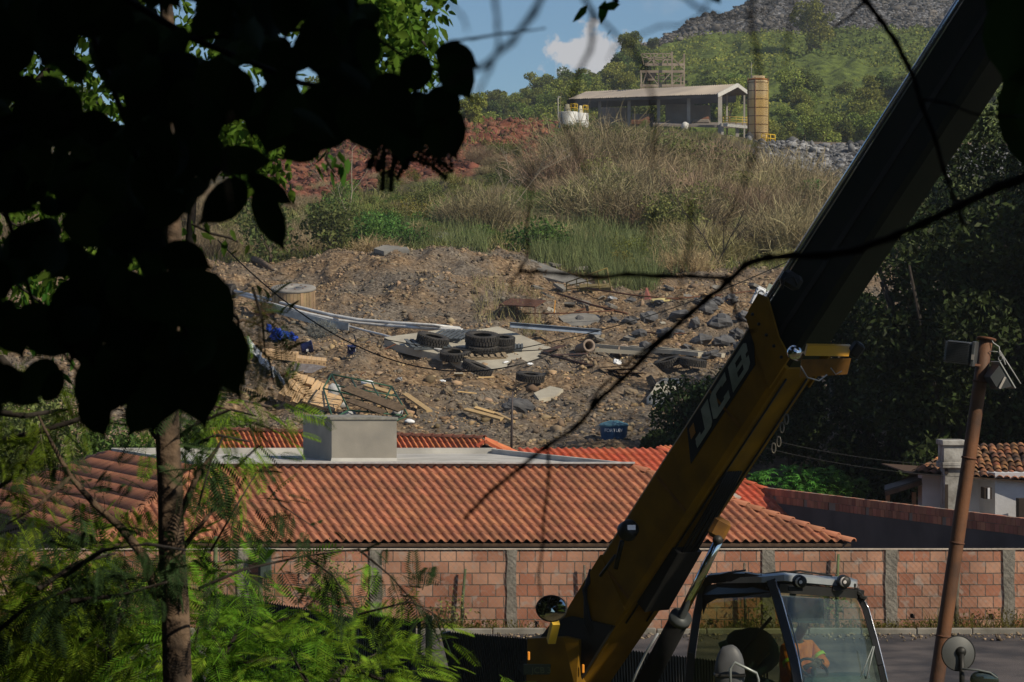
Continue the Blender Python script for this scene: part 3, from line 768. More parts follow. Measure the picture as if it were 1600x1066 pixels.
M_brick = brick_mat("hollow_brick")
wr = root("brick_wall", (0, 54, -5.5), "long orange hollow brick wall with rough concrete columns along the road", "wall")
WT = -3.965
holes = [(322, 965), (705, 975), (838, 976), (1110, 972), (1425, 963), (1548, 964), (1278, 912)]
# wall face built brick row by brick row around a few broken holes
def wall_with_holes(x0, x1, z0, z1, y, th, hs):
    mb = MB(); xs = sorted(hs, key=lambda h: h[0]); cur = x0
    for hx, hz, w, h in xs:
        if hx-w/2 > cur: mb.box(((cur+hx-w/2)/2, y, (z0+z1)/2), (hx-w/2-cur, th, z1-z0))
        mb.box((hx, y, (z0+hz-h/2)/2), (w, th, hz-h/2-z0)); mb.box((hx, y, (z1+hz+h/2)/2), (w, th, z1-hz-h/2))
        # ragged rim
        for k in range(5):
            mb.box((hx+random.choice((-1, 1))*(w/2-.01), y, hz+random.uniform(-h/2, h/2)), (random.uniform(.02, .05), th*.9, random.uniform(.02, .05)))
        cur = hx+w/2
    mb.box(((cur+x1)/2, y, (z0+z1)/2), (x1-cur, th, z1-z0))
    return mb
hs = [((px-800)/F*54, (533-py)/F*54, random.uniform(.09, .14), random.uniform(.08, .13)) for px, py in holes]
wall_with_holes(-19, 13.3, -6.9, WT, 54.08, .11, hs).part("brick_panel", M_brick, wr)
MB().box((-2.85, 54.20, -5.4), (32.3, .03, 2.9)).part("inner_face", M_dwall, wr)
M_col = mat("rough_concrete_column", (.25, .23, .195), .95, scale=5, col2=(.14, .128, .108), bump=.02, bscale=22)
for px in (-30, 165, 380, 588, 800, 1003, 1201, 1393, 1577, 1770):
    w = random.uniform(.19, .24)
    x = (px-800)/F*54; z = -6.9; mb = MB(); vs = []
    prev = None
    nseg = 14
    lo = []; 
    for i in range(nseg+1):
        zz = -6.9+(WT-.004+6.9)*i/nseg
        a = w/2+random.uniform(-.018, .018); b = w/2+random.uniform(-.018, .018)
        lo.append([(x-a, 53.995, zz), (x+b, 53.99, zz), (x+b, 54.16, zz), (x-a, 54.16, zz)])
    for i in range(nseg): mb.hexa(lo[i], lo[i+1])
    mb.part("column", M_col, wr)
MB().box((-2.85, 54.06, WT+.012), (32.3, .13, .02)).part("cement_cap", mat("cap_cement", (.5, .42, .34), .9, var=.3), wr)

# chain link fence with crooked posts in front of the wall
cf = root("chain_link_fence", (0, 53.8, -5.45), "sagging chain link fence on thin crooked posts in front of the brick wall", "fence")
mb = MB()
for sgn in (1, -1):
    for i in range(300):
        x0 = -19+i*.115
        if x0 > 13: break
        mb.tube([(x0, 53.87+.01*math.sin(i), -5.4), (x0+sgn*1.3, 53.88, WT+.03+.03*math.sin(i*.2))], .0016, 3, cap=False)
mb.part("wire_mesh", mat("galvanised_wire", (.22, .21, .20), .5, metal=.6), cf)
M_post = mat("weathered_post", (.12, .10, .075), .9, scale=6, col2=(.06, .055, .04), bump=.01)
M_mosspost = mat("mossy_post", (.10, .13, .06), .9, scale=6, col2=(.05, .06, .03), bump=.01)
for (a, b, c, d, r, m) in ((727, 889, 721, 985, .032, M_mosspost), (913, 883, 915, 985, .03, M_post), (1310, 866, 1308, 985, .034, M_mosspost), (1497, 895, 1494, 985, .05, M_post),
                     (337, 838, 337, 985, .05, M_mosspost), (408, 850, 408, 985, .055, M_post), (1163, 880, 1165, 985, .03, M_post), (520, 900, 524, 985, .045, M_mosspost), (100, 860, 98, 985, .05, M_post)):
    p0 = P(a, b, 53.90); p1 = P(c, d, 53.90); pm = (p0+p1)/2+Vector((random.uniform(-.02, .02), 0, 0))
    MB().tube([p1, pm, p0], [r, r*.92, r*.8], 7).part("post", m, cf)
MB().box(P(415, 880, 53.8), (.22, .12, .58), bev=.02).thing("meter_box", mat("green_grey_box", (.05, .07, .06), .6, var=.3), "dark green box on a post in front of the left part of the brick wall", "box")

# ---- grey rendered wall with brick top, running back on the right
gw0 = P(1150, 756, 74); zt = P(1180, 760, 72).z; dirg = Vector((4.46, -13, 0)).normalized()
g0 = Vector((6.16, 72, 0))-dirg*3.5; g1 = g0+dirg*22
gwall = root("rendered_wall", (8, 65, -6.8), "dark grey cement rendered wall with bare brick courses on top at right", "wall")
nrm = Vector((-dirg.y, dirg.x, 0))*.12
if nrm.y < 0: nrm = -nrm
def seg_wall(z0, z1, off=0.0, th=1.0):
    return MB().hexa([Vector((p.x, p.y, z0)) for p in (g0-nrm*off, g1-nrm*off, g1+nrm*th, g0+nrm*th)], [Vector((p.x, p.y, z1)) for p in (g0-nrm*off, g1-nrm*off, g1+nrm*th, g0+nrm*th)])
M_grey = mat("grey_cement_render", (.105, .10, .10), .95, scale=.8, col2=(.065, .062, .063), bump=.004, bscale=20)
seg_wall(-7, zt-.36).part("rendered_face", M_grey, gwall)
M_brick2 = mat("hollow_brick_end", (.38, .17, .105), .9, scale=2, col2=(.28, .12, .08), island=.25)
mb = MB(); s = 0.0; nb = int(22/.2)
rotg = Matrix.Rotation(math.atan2(dirg.y, dirg.x), 3, 'Z')
for r in range(2):
    for k in range(nb):
        if r == 0 and random.random() < .12: continue
        cc = g0+dirg*((k+.5*(r % 2)+.5)*.2)+nrm*.5; h = .17
        mb.box((cc.x, cc.y, zt-.27+r*.18+random.uniform(-.004, .004)), (.19, .13+random.uniform(0, .01), h), rot=rotg)
mb.part("brick_courses", M_brick2, gwall)
seg_wall(zt-.36, zt-.005, -.1, .9).part("mortar_core", mat("mortar", (.22, .19, .16), .95), gwall)

# ---- old white house on the right
D0 = 66.0
wh = root("white_cottage", (11, 66, -6.8), "old whitewashed cottage with worn clay tile roof and square chimney at right", "house")
M_white = mat("whitewash", (.62, .63, .66), .9, scale=1.4, col2=(.48, .49, .52), bump=.004, bscale=20)
def PX(px, D=D0): return (px-800)/F*D
za = P(0, 738, D0).z
mb = MB()
xa = PX(1441); xb = PX(1530); xc = xb+.25; xd = PX(1760)
foot = [Vector((xa, 66.0, 0)), Vector((xb, 66.0, 0)), Vector((xc, 65.3, 0)), Vector((xd, 64.6, 0)), Vector((xd, 67.6, 0)), Vector((xa+.1, 67.4, 0))]
mb.hexa([Vector((p.x, p.y, -7)) for p in foot], [Vector((p.x, p.y, za+.02)) for p in foot])
wwall = mb.part("wall", M_white, wh)
# roof: three visible slopes
rl = Vector((PX(1418), 65.6, za-.02)); rm = Vector((PX(1524), 65.3, za-.12)); rr_ = Vector((PX(1790), 63.9, za-.35)); ap1 = Vector((PX(1500, 69), 69, P(0, 697, 69).z)); ap2 = Vector((PX(1800, 69), 69, P(0, 690, 69).z))
def old_roof(a, b, c, d, name):
    """a-b eave, d-c top (d above a)"""
    mbx = MB(); nE = int((b-a).length/.17); nT = 9
    for i in range(nE):
        for j in range(nT):
            s0, s1 = i/nE, (i+1)/nE; t0, t1 = j/nT, min(1, (j+1.25)/nT)
            def pt(s_, t_): return (a+(b-a)*s_)*(1-t_)+(d+(c-d)*s_)*t_
            jz = Vector((0, 0, random.uniform(0, .03))); jx = Vector((random.uniform(-.03, .03), 0, 0))
            vs = []
            for t_, up in ((t0, .035), (t1, 0.0)):
                for q in range(5):
                    u_ = q/4; vs.append(pt(s0+(s1-s0)*u_*.98, t_)+Vector((0, 0, .055*math.sin(math.pi*u_)+up))+jz+jx)
            mbx.add(vs, [(q, q+1, q+6, q+5) for q in range(4)], True)
    return mbx.part(name, M_oldtile, wh)
old_roof(rl, rm, ap1+Vector((.3, 0, 0)), ap1, "roof"); old_roof(rm, rr_, ap2, ap1+Vector((.3, 0, 0)), "roof")
mb = MB(); mb.hexa([rl, rm, rr_, rr_+Vector((0, 5, 0)), rl+Vector((0, 5, 0))], [p+Vector((0, 0, .03)) for p in (rl, rm, rr_, rr_+Vector((0, 5, 0)), rl+Vector((0, 5, 0)))])
mb.part("eave_boarding", MATS["dark_timber"], wh)
mb = MB(); mb.add([rl+Vector((0, 0, .02)), rm+Vector((0, 0, .02)), rr_+Vector((0, 0, .02)), ap2-Vector((0, 0, .03)), ap1-Vector((0, 0, .03))], [(0, 1, 4), (1, 2, 3, 4)])
mb.add([ap1-Vector((0, 0, .03)), ap2-Vector((0, 0, .03)), ap2+Vector((0, 5, -1.2)), ap1+Vector((-1, 5, -1.2))], [(0, 1, 2, 3)])
mb.part("roof_core", MATS["dark_timber"], wh)
M_chim = mat("stained_whitewash", (.38, .37, .35), .92, scale=3, col2=(.15, .14, .125), bump=.01, bscale=14)
cx = PX(1488, 65.2); cw = .50
mb = MB(); mb.box((cx, 65.3, (-7+za+.15)/2), (cw*.82, .75, za+.15+7)); ch = mb.part("chimney", M_chim, wh)
mb = MB(); mb.box((cx, 65.3, za+.16+.28), (cw*1.0, .85, .5), bev=.01); mb.box((cx, 65.3, za+.12+.09), (cw*1.14, .95, .14), bev=.015); mb.box((cx, 65.3, za+.12+.60), (cw*1.16, .98, .12), bev=.015); mb.part("chimney_head", M_chim, ch)
for (px, py0, py1) in ((1479, 724, 741), (1479, 757, 800)):
    z0 = P(0, py1, 64.9).z; z1 = P(0, py0, 64.9).z
    MB().box((PX(px, 64.9), 64.915, (z0+z1)/2), (.075, .03, z1-z0)).part("slot", mat("dark_gap", (.03, .022, .018), .9), ch)
w_ = MB().box((PX(1541, 65.0), 64.99, P(0, 770, 65).z), (.17, .5, .26)).part("window", mat("dark_gap", (.03, .022, .018)), wh)
MB().box((PX(1541, 64.8)+.045, 64.73, P(0, 770, 65).z), (.05, .03, .25)).part("shutter", M_white, w_)
MB().box((PX(1598, 64.9), 64.73, P(0, 800, 65).z), (.30, .4, .65)).part("window", mat("dark_gap", (.03, .022, .018)), wh)
# lean-to
lt = root("lean_to", (PX(1400), 67, -6.8), "dark wooden lean-to shelter against the left side of the white cottage", "shed")
MB().hexa([P(1382, 770, 66), P(1440, 752, 66), P(1440, 745, 69), P(1382, 762, 69)], [p+Vector((0, 0, .06)) for p in (P(1382, 770, 66), P(1440, 752, 66), P(1440, 745, 69), P(1382, 762, 69))]).part("roof", mat("dark_corrugated", (.08, .07, .065), .7, var=.4), lt)
for px in (1389, 1430):
    MB().box((PX(px), 66.2, (-7+P(0, 772, 66).z)/2), (.09, .09, P(0, 768, 66).z+7)).part("post", MATS["raw_wood"], lt)
MB().beam(P(1383, 772, 65.95), P(1440, 754, 65.95), .05, .10).part("beam", MATS["dark_timber"], lt)

# ------------------------------------------------------------------ blue water tank on its stand
D1 = 90.0; tc0 = P(959, 692, D1)
st = root("concrete_stand", (tc0.x, D1, -6), "flat concrete slab on a rough pier carrying the blue water tank", "stand")
MB().box(tc0+Vector((0, 0, -.05)), (1.35, 1.2, .09), bev=.01).part("slab", M_conc, st)
MB().box(tc0+Vector((-.1, 0, -1.1)), (1.0, .8, 1.99)).part("pier", M_dwall, st)
wtk = root("water_tank", tc0, "round blue plastic water tank with conical lid and white lettering", "water tank")
M_blue = mat("blue_plastic", (.03, .10, .22), .45, scale=3, col2=(.02, .075, .17))
M_blid = mat("faded_blue_lid", (.07, .17, .22), .5, scale=3, col2=(.05, .12, .17))
mb = MB(); mb.lathe(tc0, [(0, .0), (.36, .0), (.38, .03), (.40, .2), (.405, .21), (.405, .24), (.42, .26), (.445, .5), (.455, .52), (.455, .55), (.40, .56)], 36); tb_ = mb.part("tank_body", M_blue, wtk)
mb = MB(); vs = [tc0+Vector((0, 0, .70))]; n = 32; fs = []
for ring, (r, z) in enumerate(((.12, .69), (.42, .60), (.47, .57), (.475, .53))):
    for k in range(n):
        a_ = 2*math.pi*k/n; rib = .022 if (k % 4 == 0 and ring < 2) else 0
        vs.append(tc0+Vector((r*math.cos(a_), r*math.sin(a_), z+rib)))
for k in range(n): fs.append((0, 1+k, 1+(k+1) % n))
for rg in range(3):
    for k in range(n): fs.append((1+rg*n+k, 1+(rg+1)*n+k, 1+(rg+1)*n+(k+1) % n, 1+rg*n+(k+1) % n))
mb.add(vs, fs); mb.part("lid", M_blid, wtk)
M_wpaint = mat("white_lettering", (.7, .72, .75), .6)
def text_part(body, size, M4, m, parent, name="lettering", extrude=.002, world_off=None, bend=None, offset=0.0):
    cu = bpy.data.curves.new(name, 'FONT'); cu.body = body; cu.size = size; cu.align_x = 'CENTER'; cu.align_y = 'CENTER'; cu.extrude = extrude; cu.offset = offset
    tmp = bpy.data.objects.new(name, cu); COL.objects.link(tmp)
    dg = bpy.context.evaluated_depsgraph_get(); me = bpy.data.meshes.new_from_object(tmp.evaluated_get(dg))
    bpy.data.objects.remove(tmp)
    if bend:
        for v in me.vertices: v.co = bend(v.co)
    me.transform(M4); off = ORG.get(parent.name, Vector((0, 0, 0)))
    me.transform(Matrix.Translation(-off)); me.materials.clear(); me.materials.append(m)
    o = link(name, me, parent); ORG[o.name] = off; return o
def bend(co):
    r = .455+co.z; a_ = co.x/.455
    return Vector((r*math.sin(a_), co.y, r*math.cos(a_)-.03*0))
text_part("FORTLEV", .15, Matrix.Translation(tc0+Vector((-.02, 0, .40))) @ Matrix.Rotation(math.radians(90), 4, 'X'), M_wpaint, tb_, bend=bend, extrude=.006)
# ------------------------------------------------------------------ dumped things on the rubble
M_rubber = mat("old_tyre_rubber", (.022, .021, .021), .8, scale=8, col2=(.05, .045, .04), bump=.004)
M_palec = mat("pale_concrete", (.40, .37, .30), .9, scale=1.5, col2=(.31, .285, .235), bump=.008, bscale=25)
M_graysl = mat("grey_concrete_slab", (.22, .21, .19), .9, scale=1.5, col2=(.14, .135, .125), bump=.01, bscale=15)
M_plank = mat("raw_plank", (.50, .35, .17), .8, scale=5, col2=(.38, .26, .13))
M_card = mat("cardboard", (.52, .36, .20), .85, scale=4, col2=(.44, .30, .165), island=.12)
M_rust = mat("rust", (.13, .055, .03), .9, scale=6, col2=(.07, .035, .022), bump=.003)
M_steel = mat("galvanised_steel", (.42, .43, .44), .4, metal=.5, scale=4, col2=(.30, .31, .32))
M_steelb = mat("blue_grey_steel", (.20, .24, .31), .5, metal=.2, scale=4, col2=(.15, .18, .23))

def tyre_proto(R=.62, w=.36, hole=.33):
    t = bpy.data.objects.new("tyre", None)
    COL.objects.link(t); ORG[t.name] = Vector((0, 0, 0))
    mb = MB(); h = w/2
    prof = [(hole, -h*.72), (hole+.04, -h*.86), (hole+(R-hole)*.5, -h*1.0), (R*.93, -h*.90), (R*.97, -h*.7), (R*.97, h*.7), (R*.93, h*.90), (hole+(R-hole)*.5, h*1.0), (hole+.04, h*.86), (hole, h*.72),
            (hole+.02, h*.5), (R*.84, h*.55), (R*.84, -h*.55), (hole+.02, -h*.5)]
    mb.lathe((0, 0, h), prof, 40, closed=True)
    n = 34
    for k in range(n):
        a = 2*math.pi*k/n
        for sgn in (-1, 1):
            c = Vector((math.cos(a+sgn*.045)*R*.975, math.sin(a+sgn*.045)*R*.975, h+sgn*h*.46))
            mb.box(c, (.07, R*.115, h*.82), rot=R3(0, 0, math.degrees(a+sgn*.045)))
    mb.part("tread", M_rubber, t)
    mb = MB(); mb.lathe((0, 0, h), [(hole+.012, -h*.74), (hole+.05, -h*.90), (hole+.055, -h*.905), (hole+.02, -h*.73)], 32, closed=True).lathe((0, 0, h), [(hole+.012, h*.74), (hole+.05, h*.90), (hole+.055, h*.905), (hole+.02, h*.73)], 32, closed=True)
    mb.part("bead", mat("worn_rubber", (.07, .065, .06), .7, var=.3), t)
    return t
tproto = tyre_proto()
def place_tyre(px, py, dia_px, rot, label, dz=0.0, first=[True], D=None):
    """py = photo row of the tyre's underside centre"""
    p = G(px, py) if D is None else P(px, py, D)
    sc = dia_px*p.y/F/1.24
    o = tproto if first[0] else copy_tree(tproto)
    first[0] = False
    o.location = p+Vector((0, 0, dz)); o.rotation_euler = [math.radians(v) for v in rot]; o.scale = (sc,)*3
    tag(o, label, "tyre", "old truck tyres dumped on the rubble")
    return o, p, sc
# big broken concrete slab, tilted towards the viewer
Ds = G(740, 575).y-.9
def slabpoly(px_list, Dn, slope, th, m, name, label, cat, py_ref, group=None):
    """flat slab lying on a plane z = z_ref + slope*(D-Dn); outline from photo rays intersected with it"""
    zr = (533-py_ref)/F*Dn; pts = []
    for px, py in px_list:
        k = (533-py)/F; D = (zr-slope*Dn)/(k-slope); pts.append(P(px, py, D))
    mb = MB(); nb = []
    for p in pts: nb.append(p+Vector((random.uniform(-.02, .02), random.uniform(0, .03), -th)))
    mb.hexa(nb, pts); o = mb.thing(name, m, label, cat, group)
    return o, (zr, Dn, slope)
def on_plane(px, py, pl):
    zr, Dn, sl = pl; k = (533-py)/F; D = (zr-sl*Dn)/(k-sl); return P(px, py, D)
slab1, PL1 = slabpoly([(600, 527), (690, 515), (735, 517), (778, 510), (806, 520), (866, 545), (850, 556), (832, 565), (806, 573), (775, 578), (740, 574), (700, 556), (660, 548), (620, 538)], Ds, .30, .30, M_palec, "concrete_slab", "large pale broken concrete slab with the tyre pile on it", "slab", 575)
pt = lambda px, py: on_plane(px, py, PL1)
tilt = math.degrees(math.atan(.30))
def tyre_on(px, py, dia, label, lift=0.0, extra=(0, 0), first=[True]):
    p = pt(px, py); sc = dia*p.y/F/1.24
    o = tproto if first[0] else copy_tree(tproto); first[0] = False
    o.location = p+Vector((0, 0, lift)); o.rotation_euler = (math.radians(tilt+extra[0]), math.radians(extra[1]), random.uniform(0, 1)); o.scale = (sc,)*3
    return tag(o, label, "tyre", "old truck tyres dumped on the rubble")
tyre_on(675, 540, 50, "truck tyre lying alone on the dark pallet at the left of the pale slab", .06, (-1, 6))
tyre_on(753, 552, 52, "bottom tyre of the tallest stack on the pale slab", 0)
tyre_on(753, 552, 52, "top tyre of the tallest stack on the pale slab", .40, (-3, 2))
tyre_on(785, 548, 38, "lower tyre of the small stack right of the tallest stack", 0)
tyre_on(785, 548, 38, "upper tyre of the small stack right of the tallest stack", .30, (-3, 3))
def tyre_gr(px, py, dia, rot, label, dz=.14):
    p = G(px, py); sc = dia*p.y/F/1.24; o = copy_tree(tproto); o.location = p+Vector((0, 0, dz)); o.rotation_euler = [math.radians(v) for v in rot]; o.scale = (sc,)*3
    return tag(o, label, "tyre", "old truck tyres dumped on the rubble")
tyre_gr(712, 570, 48, (14, -6, 20), "truck tyre leaning off the front left edge of the pale slab")
tyre_gr(743, 588, 48, (24, 0, 70), "truck tyre nearest the viewer just below the pale slab")
tyre_gr(828, 602, 44, (10, 4, 10), "truck tyre lying alone left of the small pale concrete piece")
tyre_gr(1045, 580, 42, (8, -14, 0), "lugged tyre lying flat above the curved concrete slab")
tyre_gr(1082, 582, 42, (9, 4, 40), "smooth tyre lying flat beside the dark bush edge")
tyre_gr(1017, 612, 34, (60, 20, 70), "tyre standing half buried at the left of the curved slab")
tyre_gr(355, 470, 42, (88, 0, 78), "worn tyre standing on edge left of the white pipes")
tyre_gr(972, 556, 20, (70, 0, 5), "small dark tyre half hidden near the concrete beams")
o, _ = slabpoly([(834, 614), (860, 603), (880, 608), (868, 618), (842, 624)], G(858, 618).y-.7, .28, .14, M_palec, "concrete_piece", "small pale flat concrete piece in front of the lone tyre", "slab", 618)
o, _ = slabpoly([(1010, 622), (1020, 610), (1026, 598), (1040, 590), (1066, 592), (1062, 612), (1050, 626), (1030, 632), (1012, 630)], G(1035, 620).y-.8, .28, .16, M_palec, "concrete_slab", "pale slab with a curved edge beside the dark bush", "slab", 620)
o, _ = slabpoly([(806, 404), (832, 406), (880, 424), (912, 436), (930, 446), (905, 448), (870, 438), (820, 425)], G(860, 436).y-.8, .35, .3, M_graysl, "concrete_slab", "long grey broken slab sloping below the green grass", "slab", 436)
o, _ = slabpoly([(675, 366), (690, 361), (712, 366), (706, 376), (682, 376)], G(692, 374).y-.8, .4, .3, M_graysl, "concrete_slab", "dark grey slab at the upper edge of the rubble under the bushes", "slab", 374)
o, _ = slabpoly([(584, 388), (600, 383), (636, 386), (640, 391), (600, 393)], G(610, 391).y-.8, .3, .2, M_graysl, "concrete_slab", "thin grey slab lying left of the dark grey slab", "slab", 391)
o, _ = slabpoly([(872, 494), (905, 488), (935, 492), (950, 502), (930, 510), (885, 508)], G(910, 505).y-.8, .28, .3, M_graysl, "concrete_slab", "flat brown grey slab above the blue steel channel", "slab", 505)
o, _ = slabpoly([(838, 482), (852, 477), (868, 484), (856, 492), (842, 490)], G(852, 490).y, .3, .15, M_palec, "concrete_piece", "thin tan slab tilted beside the orange stake", "slab", 490)
MB().beam(G(866, 492), G(866, 492)+Vector((0.05, 0, .55)), .06, .05).thing("stake", mat("orange_paint", (.55, .27, .06), .7), "short orange stake standing in the rubble", "stake")
# pallets
M_pall = mat("blue_grey_pallet_plastic", (.10, .115, .13), .7, scale=5, col2=(.06, .07, .08))
def pallet(p, w, d, rz, rx, m, label, n=7):
    r = root("pallet", p, label, "pallet"); M = R3(rx, 0, rz)
    for k in range(n):
        MBx = MB().box(Vector(p)+M @ Vector(((k/(n-1)-.5)*w, 0, .13)), (w/n*.72, d, .022), rot=M); MBx.part("deck_board", m, r)
    for k in (-1, 0, 1):
        MB().box(Vector(p)+M @ Vector((0, k*d*.45, .06)), (w, .09, .10), rot=M).part("bearer", m, r)
    return r
pallet(pt(668, 541), 1.5, 1.1, 20, tilt, M_pall, "dark grey plastic pallet under the left tyre on the pale slab")
pallet(pt(706, 527), 1.5, 1.3, -30, tilt, M_pall, "blue grey plastic pallet lying behind the left tyre")
pallet(pt(755, 556), 1.6, 1.2, 12, tilt, mat("grey_pallet_wood", (.27, .21, .14), .9, var=.3), "wooden pallet under the stacked tyres")
pallet(G(703, 558), 1.1, .8, 15, 14, M_plank, "old wooden pallet at the front left edge of the pale slab")
pallet(pt(800, 546), .8, .7, 0, tilt, M_pall, "small plastic pallet right of the stacked tyres")

# wooden cable drum used as a tank
sp0 = G(459, 484); kx = sp0.y/F
dr = root("cable_drum", sp0, "large wooden cable drum standing on end with a grey round top", "cable drum")
Mt = R3(11, 0, 0); Rr = 34*kx; hh = 30*kx
mb = MB(); n = 40; 
for k in range(n):
    a = 2*math.pi*k/n; r_ = Rr*random.uniform(.965, .985)
    mb.box(sp0+Mt @ Vector((math.cos(a)*r_, math.sin(a)*r_, hh*.5)), (.05, 2*math.pi*Rr/n*.93, hh), rot=Mt @ R3(0, 0, math.degrees(a)))
mb.part("lagging", mat("sunbleached_planks", (.33, .23, .13), .85, scale=3, col2=(.22, .16, .10), island=.3), dr)
MB().lathe(sp0, [(0, hh-.02), (Rr*1.0, hh-.02), (Rr*1.03, hh), (Rr*1.03, hh+.08), (Rr*1.0, hh+.1), (.12, hh+.1), (.12, hh+.04), (0, hh+.04)], 48, M=Mt).part("flange", mat("weathered_grey_wood", (.27, .255, .235), .9, scale=1.6, col2=(.16, .15, .14), bump=.01), dr)
mb = MB()
for k in range(8):
    a = 2*math.pi*k/8+.2; mb.lathe(sp0+Mt @ Vector((math.cos(a)*Rr*.55, math.sin(a)*Rr*.55, hh+.1)), [(0, .02), (.045, .02), (.05, 0)], 8, M=Mt)
mb.part("bolt", M_rust, dr)

# long pipes and rails
def path(pts, lift=0.12):
    return [G(px, py)+Vector((0, 0, lift)) for px, py in pts]
def gtube(name, pts, rad, m, label, cat, group=None, lift=.12, n=8):
    return MB().tube([P(a_, b_, G(a_, b_+15).y-.2) for a_, b_ in pts], rad, n).thing(name, m, label, cat, group)
M_wpipe = mat("white_pipe", (.60, .60, .60), .45, scale=3, col2=(.42, .42, .42))
gtube("pipe", [(367, 455), (420, 468), (470, 481), (520, 493), (560, 500), (620, 505), (680, 509), (718, 513)], .075, M_wpipe, "upper one of the long white pipes bending across the rubble", "pipe", "long white pipes", .55)
gtube("pipe", [(372, 460), (425, 475), (480, 490), (530, 501), (590, 508), (650, 512), (722, 516)], .07, M_wpipe, "middle one of the long white pipes bending across the rubble", "pipe", "long white pipes", .42)
gtube("pipe", [(480, 492), (520, 503), (560, 514), (600, 524), (640, 536), (690, 547)], .05, M_wpipe, "thin white pipe branching down towards the pale slab", "pipe", "long white pipes", .35)
mb = MB(); pp = [P(a_, b_, G(a_, b_+14).y) for a_, b_ in ((425, 482), (470, 495), (510, 505), (545, 511))]
for i in range(len(pp)-1): mb.beam(pp[i], pp[i+1], .06, .32)
mb.thing("steel_beam", M_steel, "deep grey steel beam under the bend of the white pipes", "beam")
mb = MB(); pp = path([(560, 508), (640, 512), (700, 516)], .05)
for i in range(len(pp)-1): mb.beam(pp[i], pp[i+1], .08, .25)
mb.thing("steel_beam", mat("dark_steel", (.07, .07, .07), .6, metal=.3), "dark steel beam lying under the far end of the white pipes", "beam")
a_ = pt(797, 527)+Vector((0, 0, .5)); b_ = P(938, 519, a_.y+1.5)
ch_ = MB(); d_ = (b_-a_).normalized()
ch_.beam(a_, b_, .05, .22); ch_.beam(a_+Vector((0, -.08, .1)), b_+Vector((0, -.08, .1)), .16, .02); ch_.beam(a_+Vector((0, -.08, -.1)), b_+Vector((0, -.08, -.1)), .16, .02)
ch_.thing("steel_channel", M_steelb, "long blue grey steel channel resting across the right end of the pale slab", "beam")
# concrete kerb beams
for k, (x0, y0, x1, y1, w) in enumerate(((925, 543, 1060, 553, .2), (985, 545, 1095, 556, .24), (1030, 551, 1130, 560, .2), (930, 550, 1010, 556, .12))):
    a_ = G(x0, y0+4)+Vector((0, 0, .15)); b_ = G(x1, y1+4)+Vector((0, 0, .15))
    MB().beam(a_, b_, w, .16).thing("concrete_beam", M_palec, ["pale concrete beam at the upper left of the bundle of long beams", "longest pale concrete beam in the middle of the bundle", "pale concrete beam at the right end of the bundle", "thin short concrete beam below the bundle of long beams"][k], "beam", "long concrete beams")
for px, py, rz, lab in ((912, 546, 20, "left one of the two short hollow clay pipes with dark openings"), (968, 553, 15, "right one of the two short hollow clay pipes with dark openings")):
    c = G(px, py+6)+Vector((0, 0, .2)); Mx = R3(0, 0, rz) @ R3(82, 0, 0)
    pr = root("culvert_pipe", c, lab, "pipe", "short hollow pipes")
    MB().lathe(c, [(.15, -.5), (.19, -.5), (.21, -.45), (.20, .5), (.26, .52), (.26, .6), (.18, .6), (.15, .5)], 24, M=Mx, closed=True).part("pipe_barrel", mat("pinkish_clay_pipe", (.26, .20, .16), .85, var=.3), pr)
for k, (x0, y0, x1, y1, r_) in enumerate(((917, 465, 1060, 478, .04), (1040, 478, 1180, 466, .035), (870, 468, 980, 500, .05), (810, 500, 960, 497, .03), (990, 528, 1070, 531, .03))):
    a_ = G(x0, y0)+Vector((0, 0, .25)); b_ = G(x1, y1)+Vector((0, 0, .25)); m_ = (a_+b_)/2+Vector((0, 0, -.06))
    MB().tube([a_, m_, b_], r_, 7).thing("rusty_pipe", M_rust, ["rusty pipe running right below the yellow railing", "rusty pipe running towards the white bags at right", "old pole lying slanted across the grey rubble", "thin rusty bar above the blue steel channel", "short rusty bar among the dark boulders"][k], "pipe", "rusty pipes and bars lying on the rubble")
# dark twisted sheet metal
mb = MB()
for k in range(9):
    a_ = G(850+k*14, 556+k*4)+Vector((0, 0, .1)); mb.beam(a_, a_+Vector((random.uniform(.6, 1.4), random.uniform(-1, 1), random.uniform(-.1, .25))), .35, .015, up=(random.uniform(-.4, .4), 0, 1))
mb.tube([G(846, 558)+Vector((0, 0, .15)), G(965, 590)+Vector((0, 0, .15))], .05, 6); mb.thing("scrap_metal", mat("rusty_black_sheet", (.035, .025, .022), .8, scale=4, col2=(.08, .04, .03)), "dark rusty heap of bent sheet metal right of the pale slab", "scrap")
rb = root("low_table", G(815, 508), "low rusty steel frame on short legs behind the blue steel channel", "frame")
a_ = G(780, 500)+Vector((0, 0, .6)); b_ = G(836, 508)+Vector((0, 0, .75)); c_ = Vector((.5, 1.5, .3))
MB().hexa([a_, b_, b_+c_, a_+c_], [p+Vector((0, 0, .05)) for p in (a_, b_, b_+c_, a_+c_)]).part("top_plate", M_rust, rb)
for q in (a_, b_, (a_+b_)/2): MB().beam(q, q-Vector((0, 0, .8)), .05, .05).part("leg", M_rust, rb)
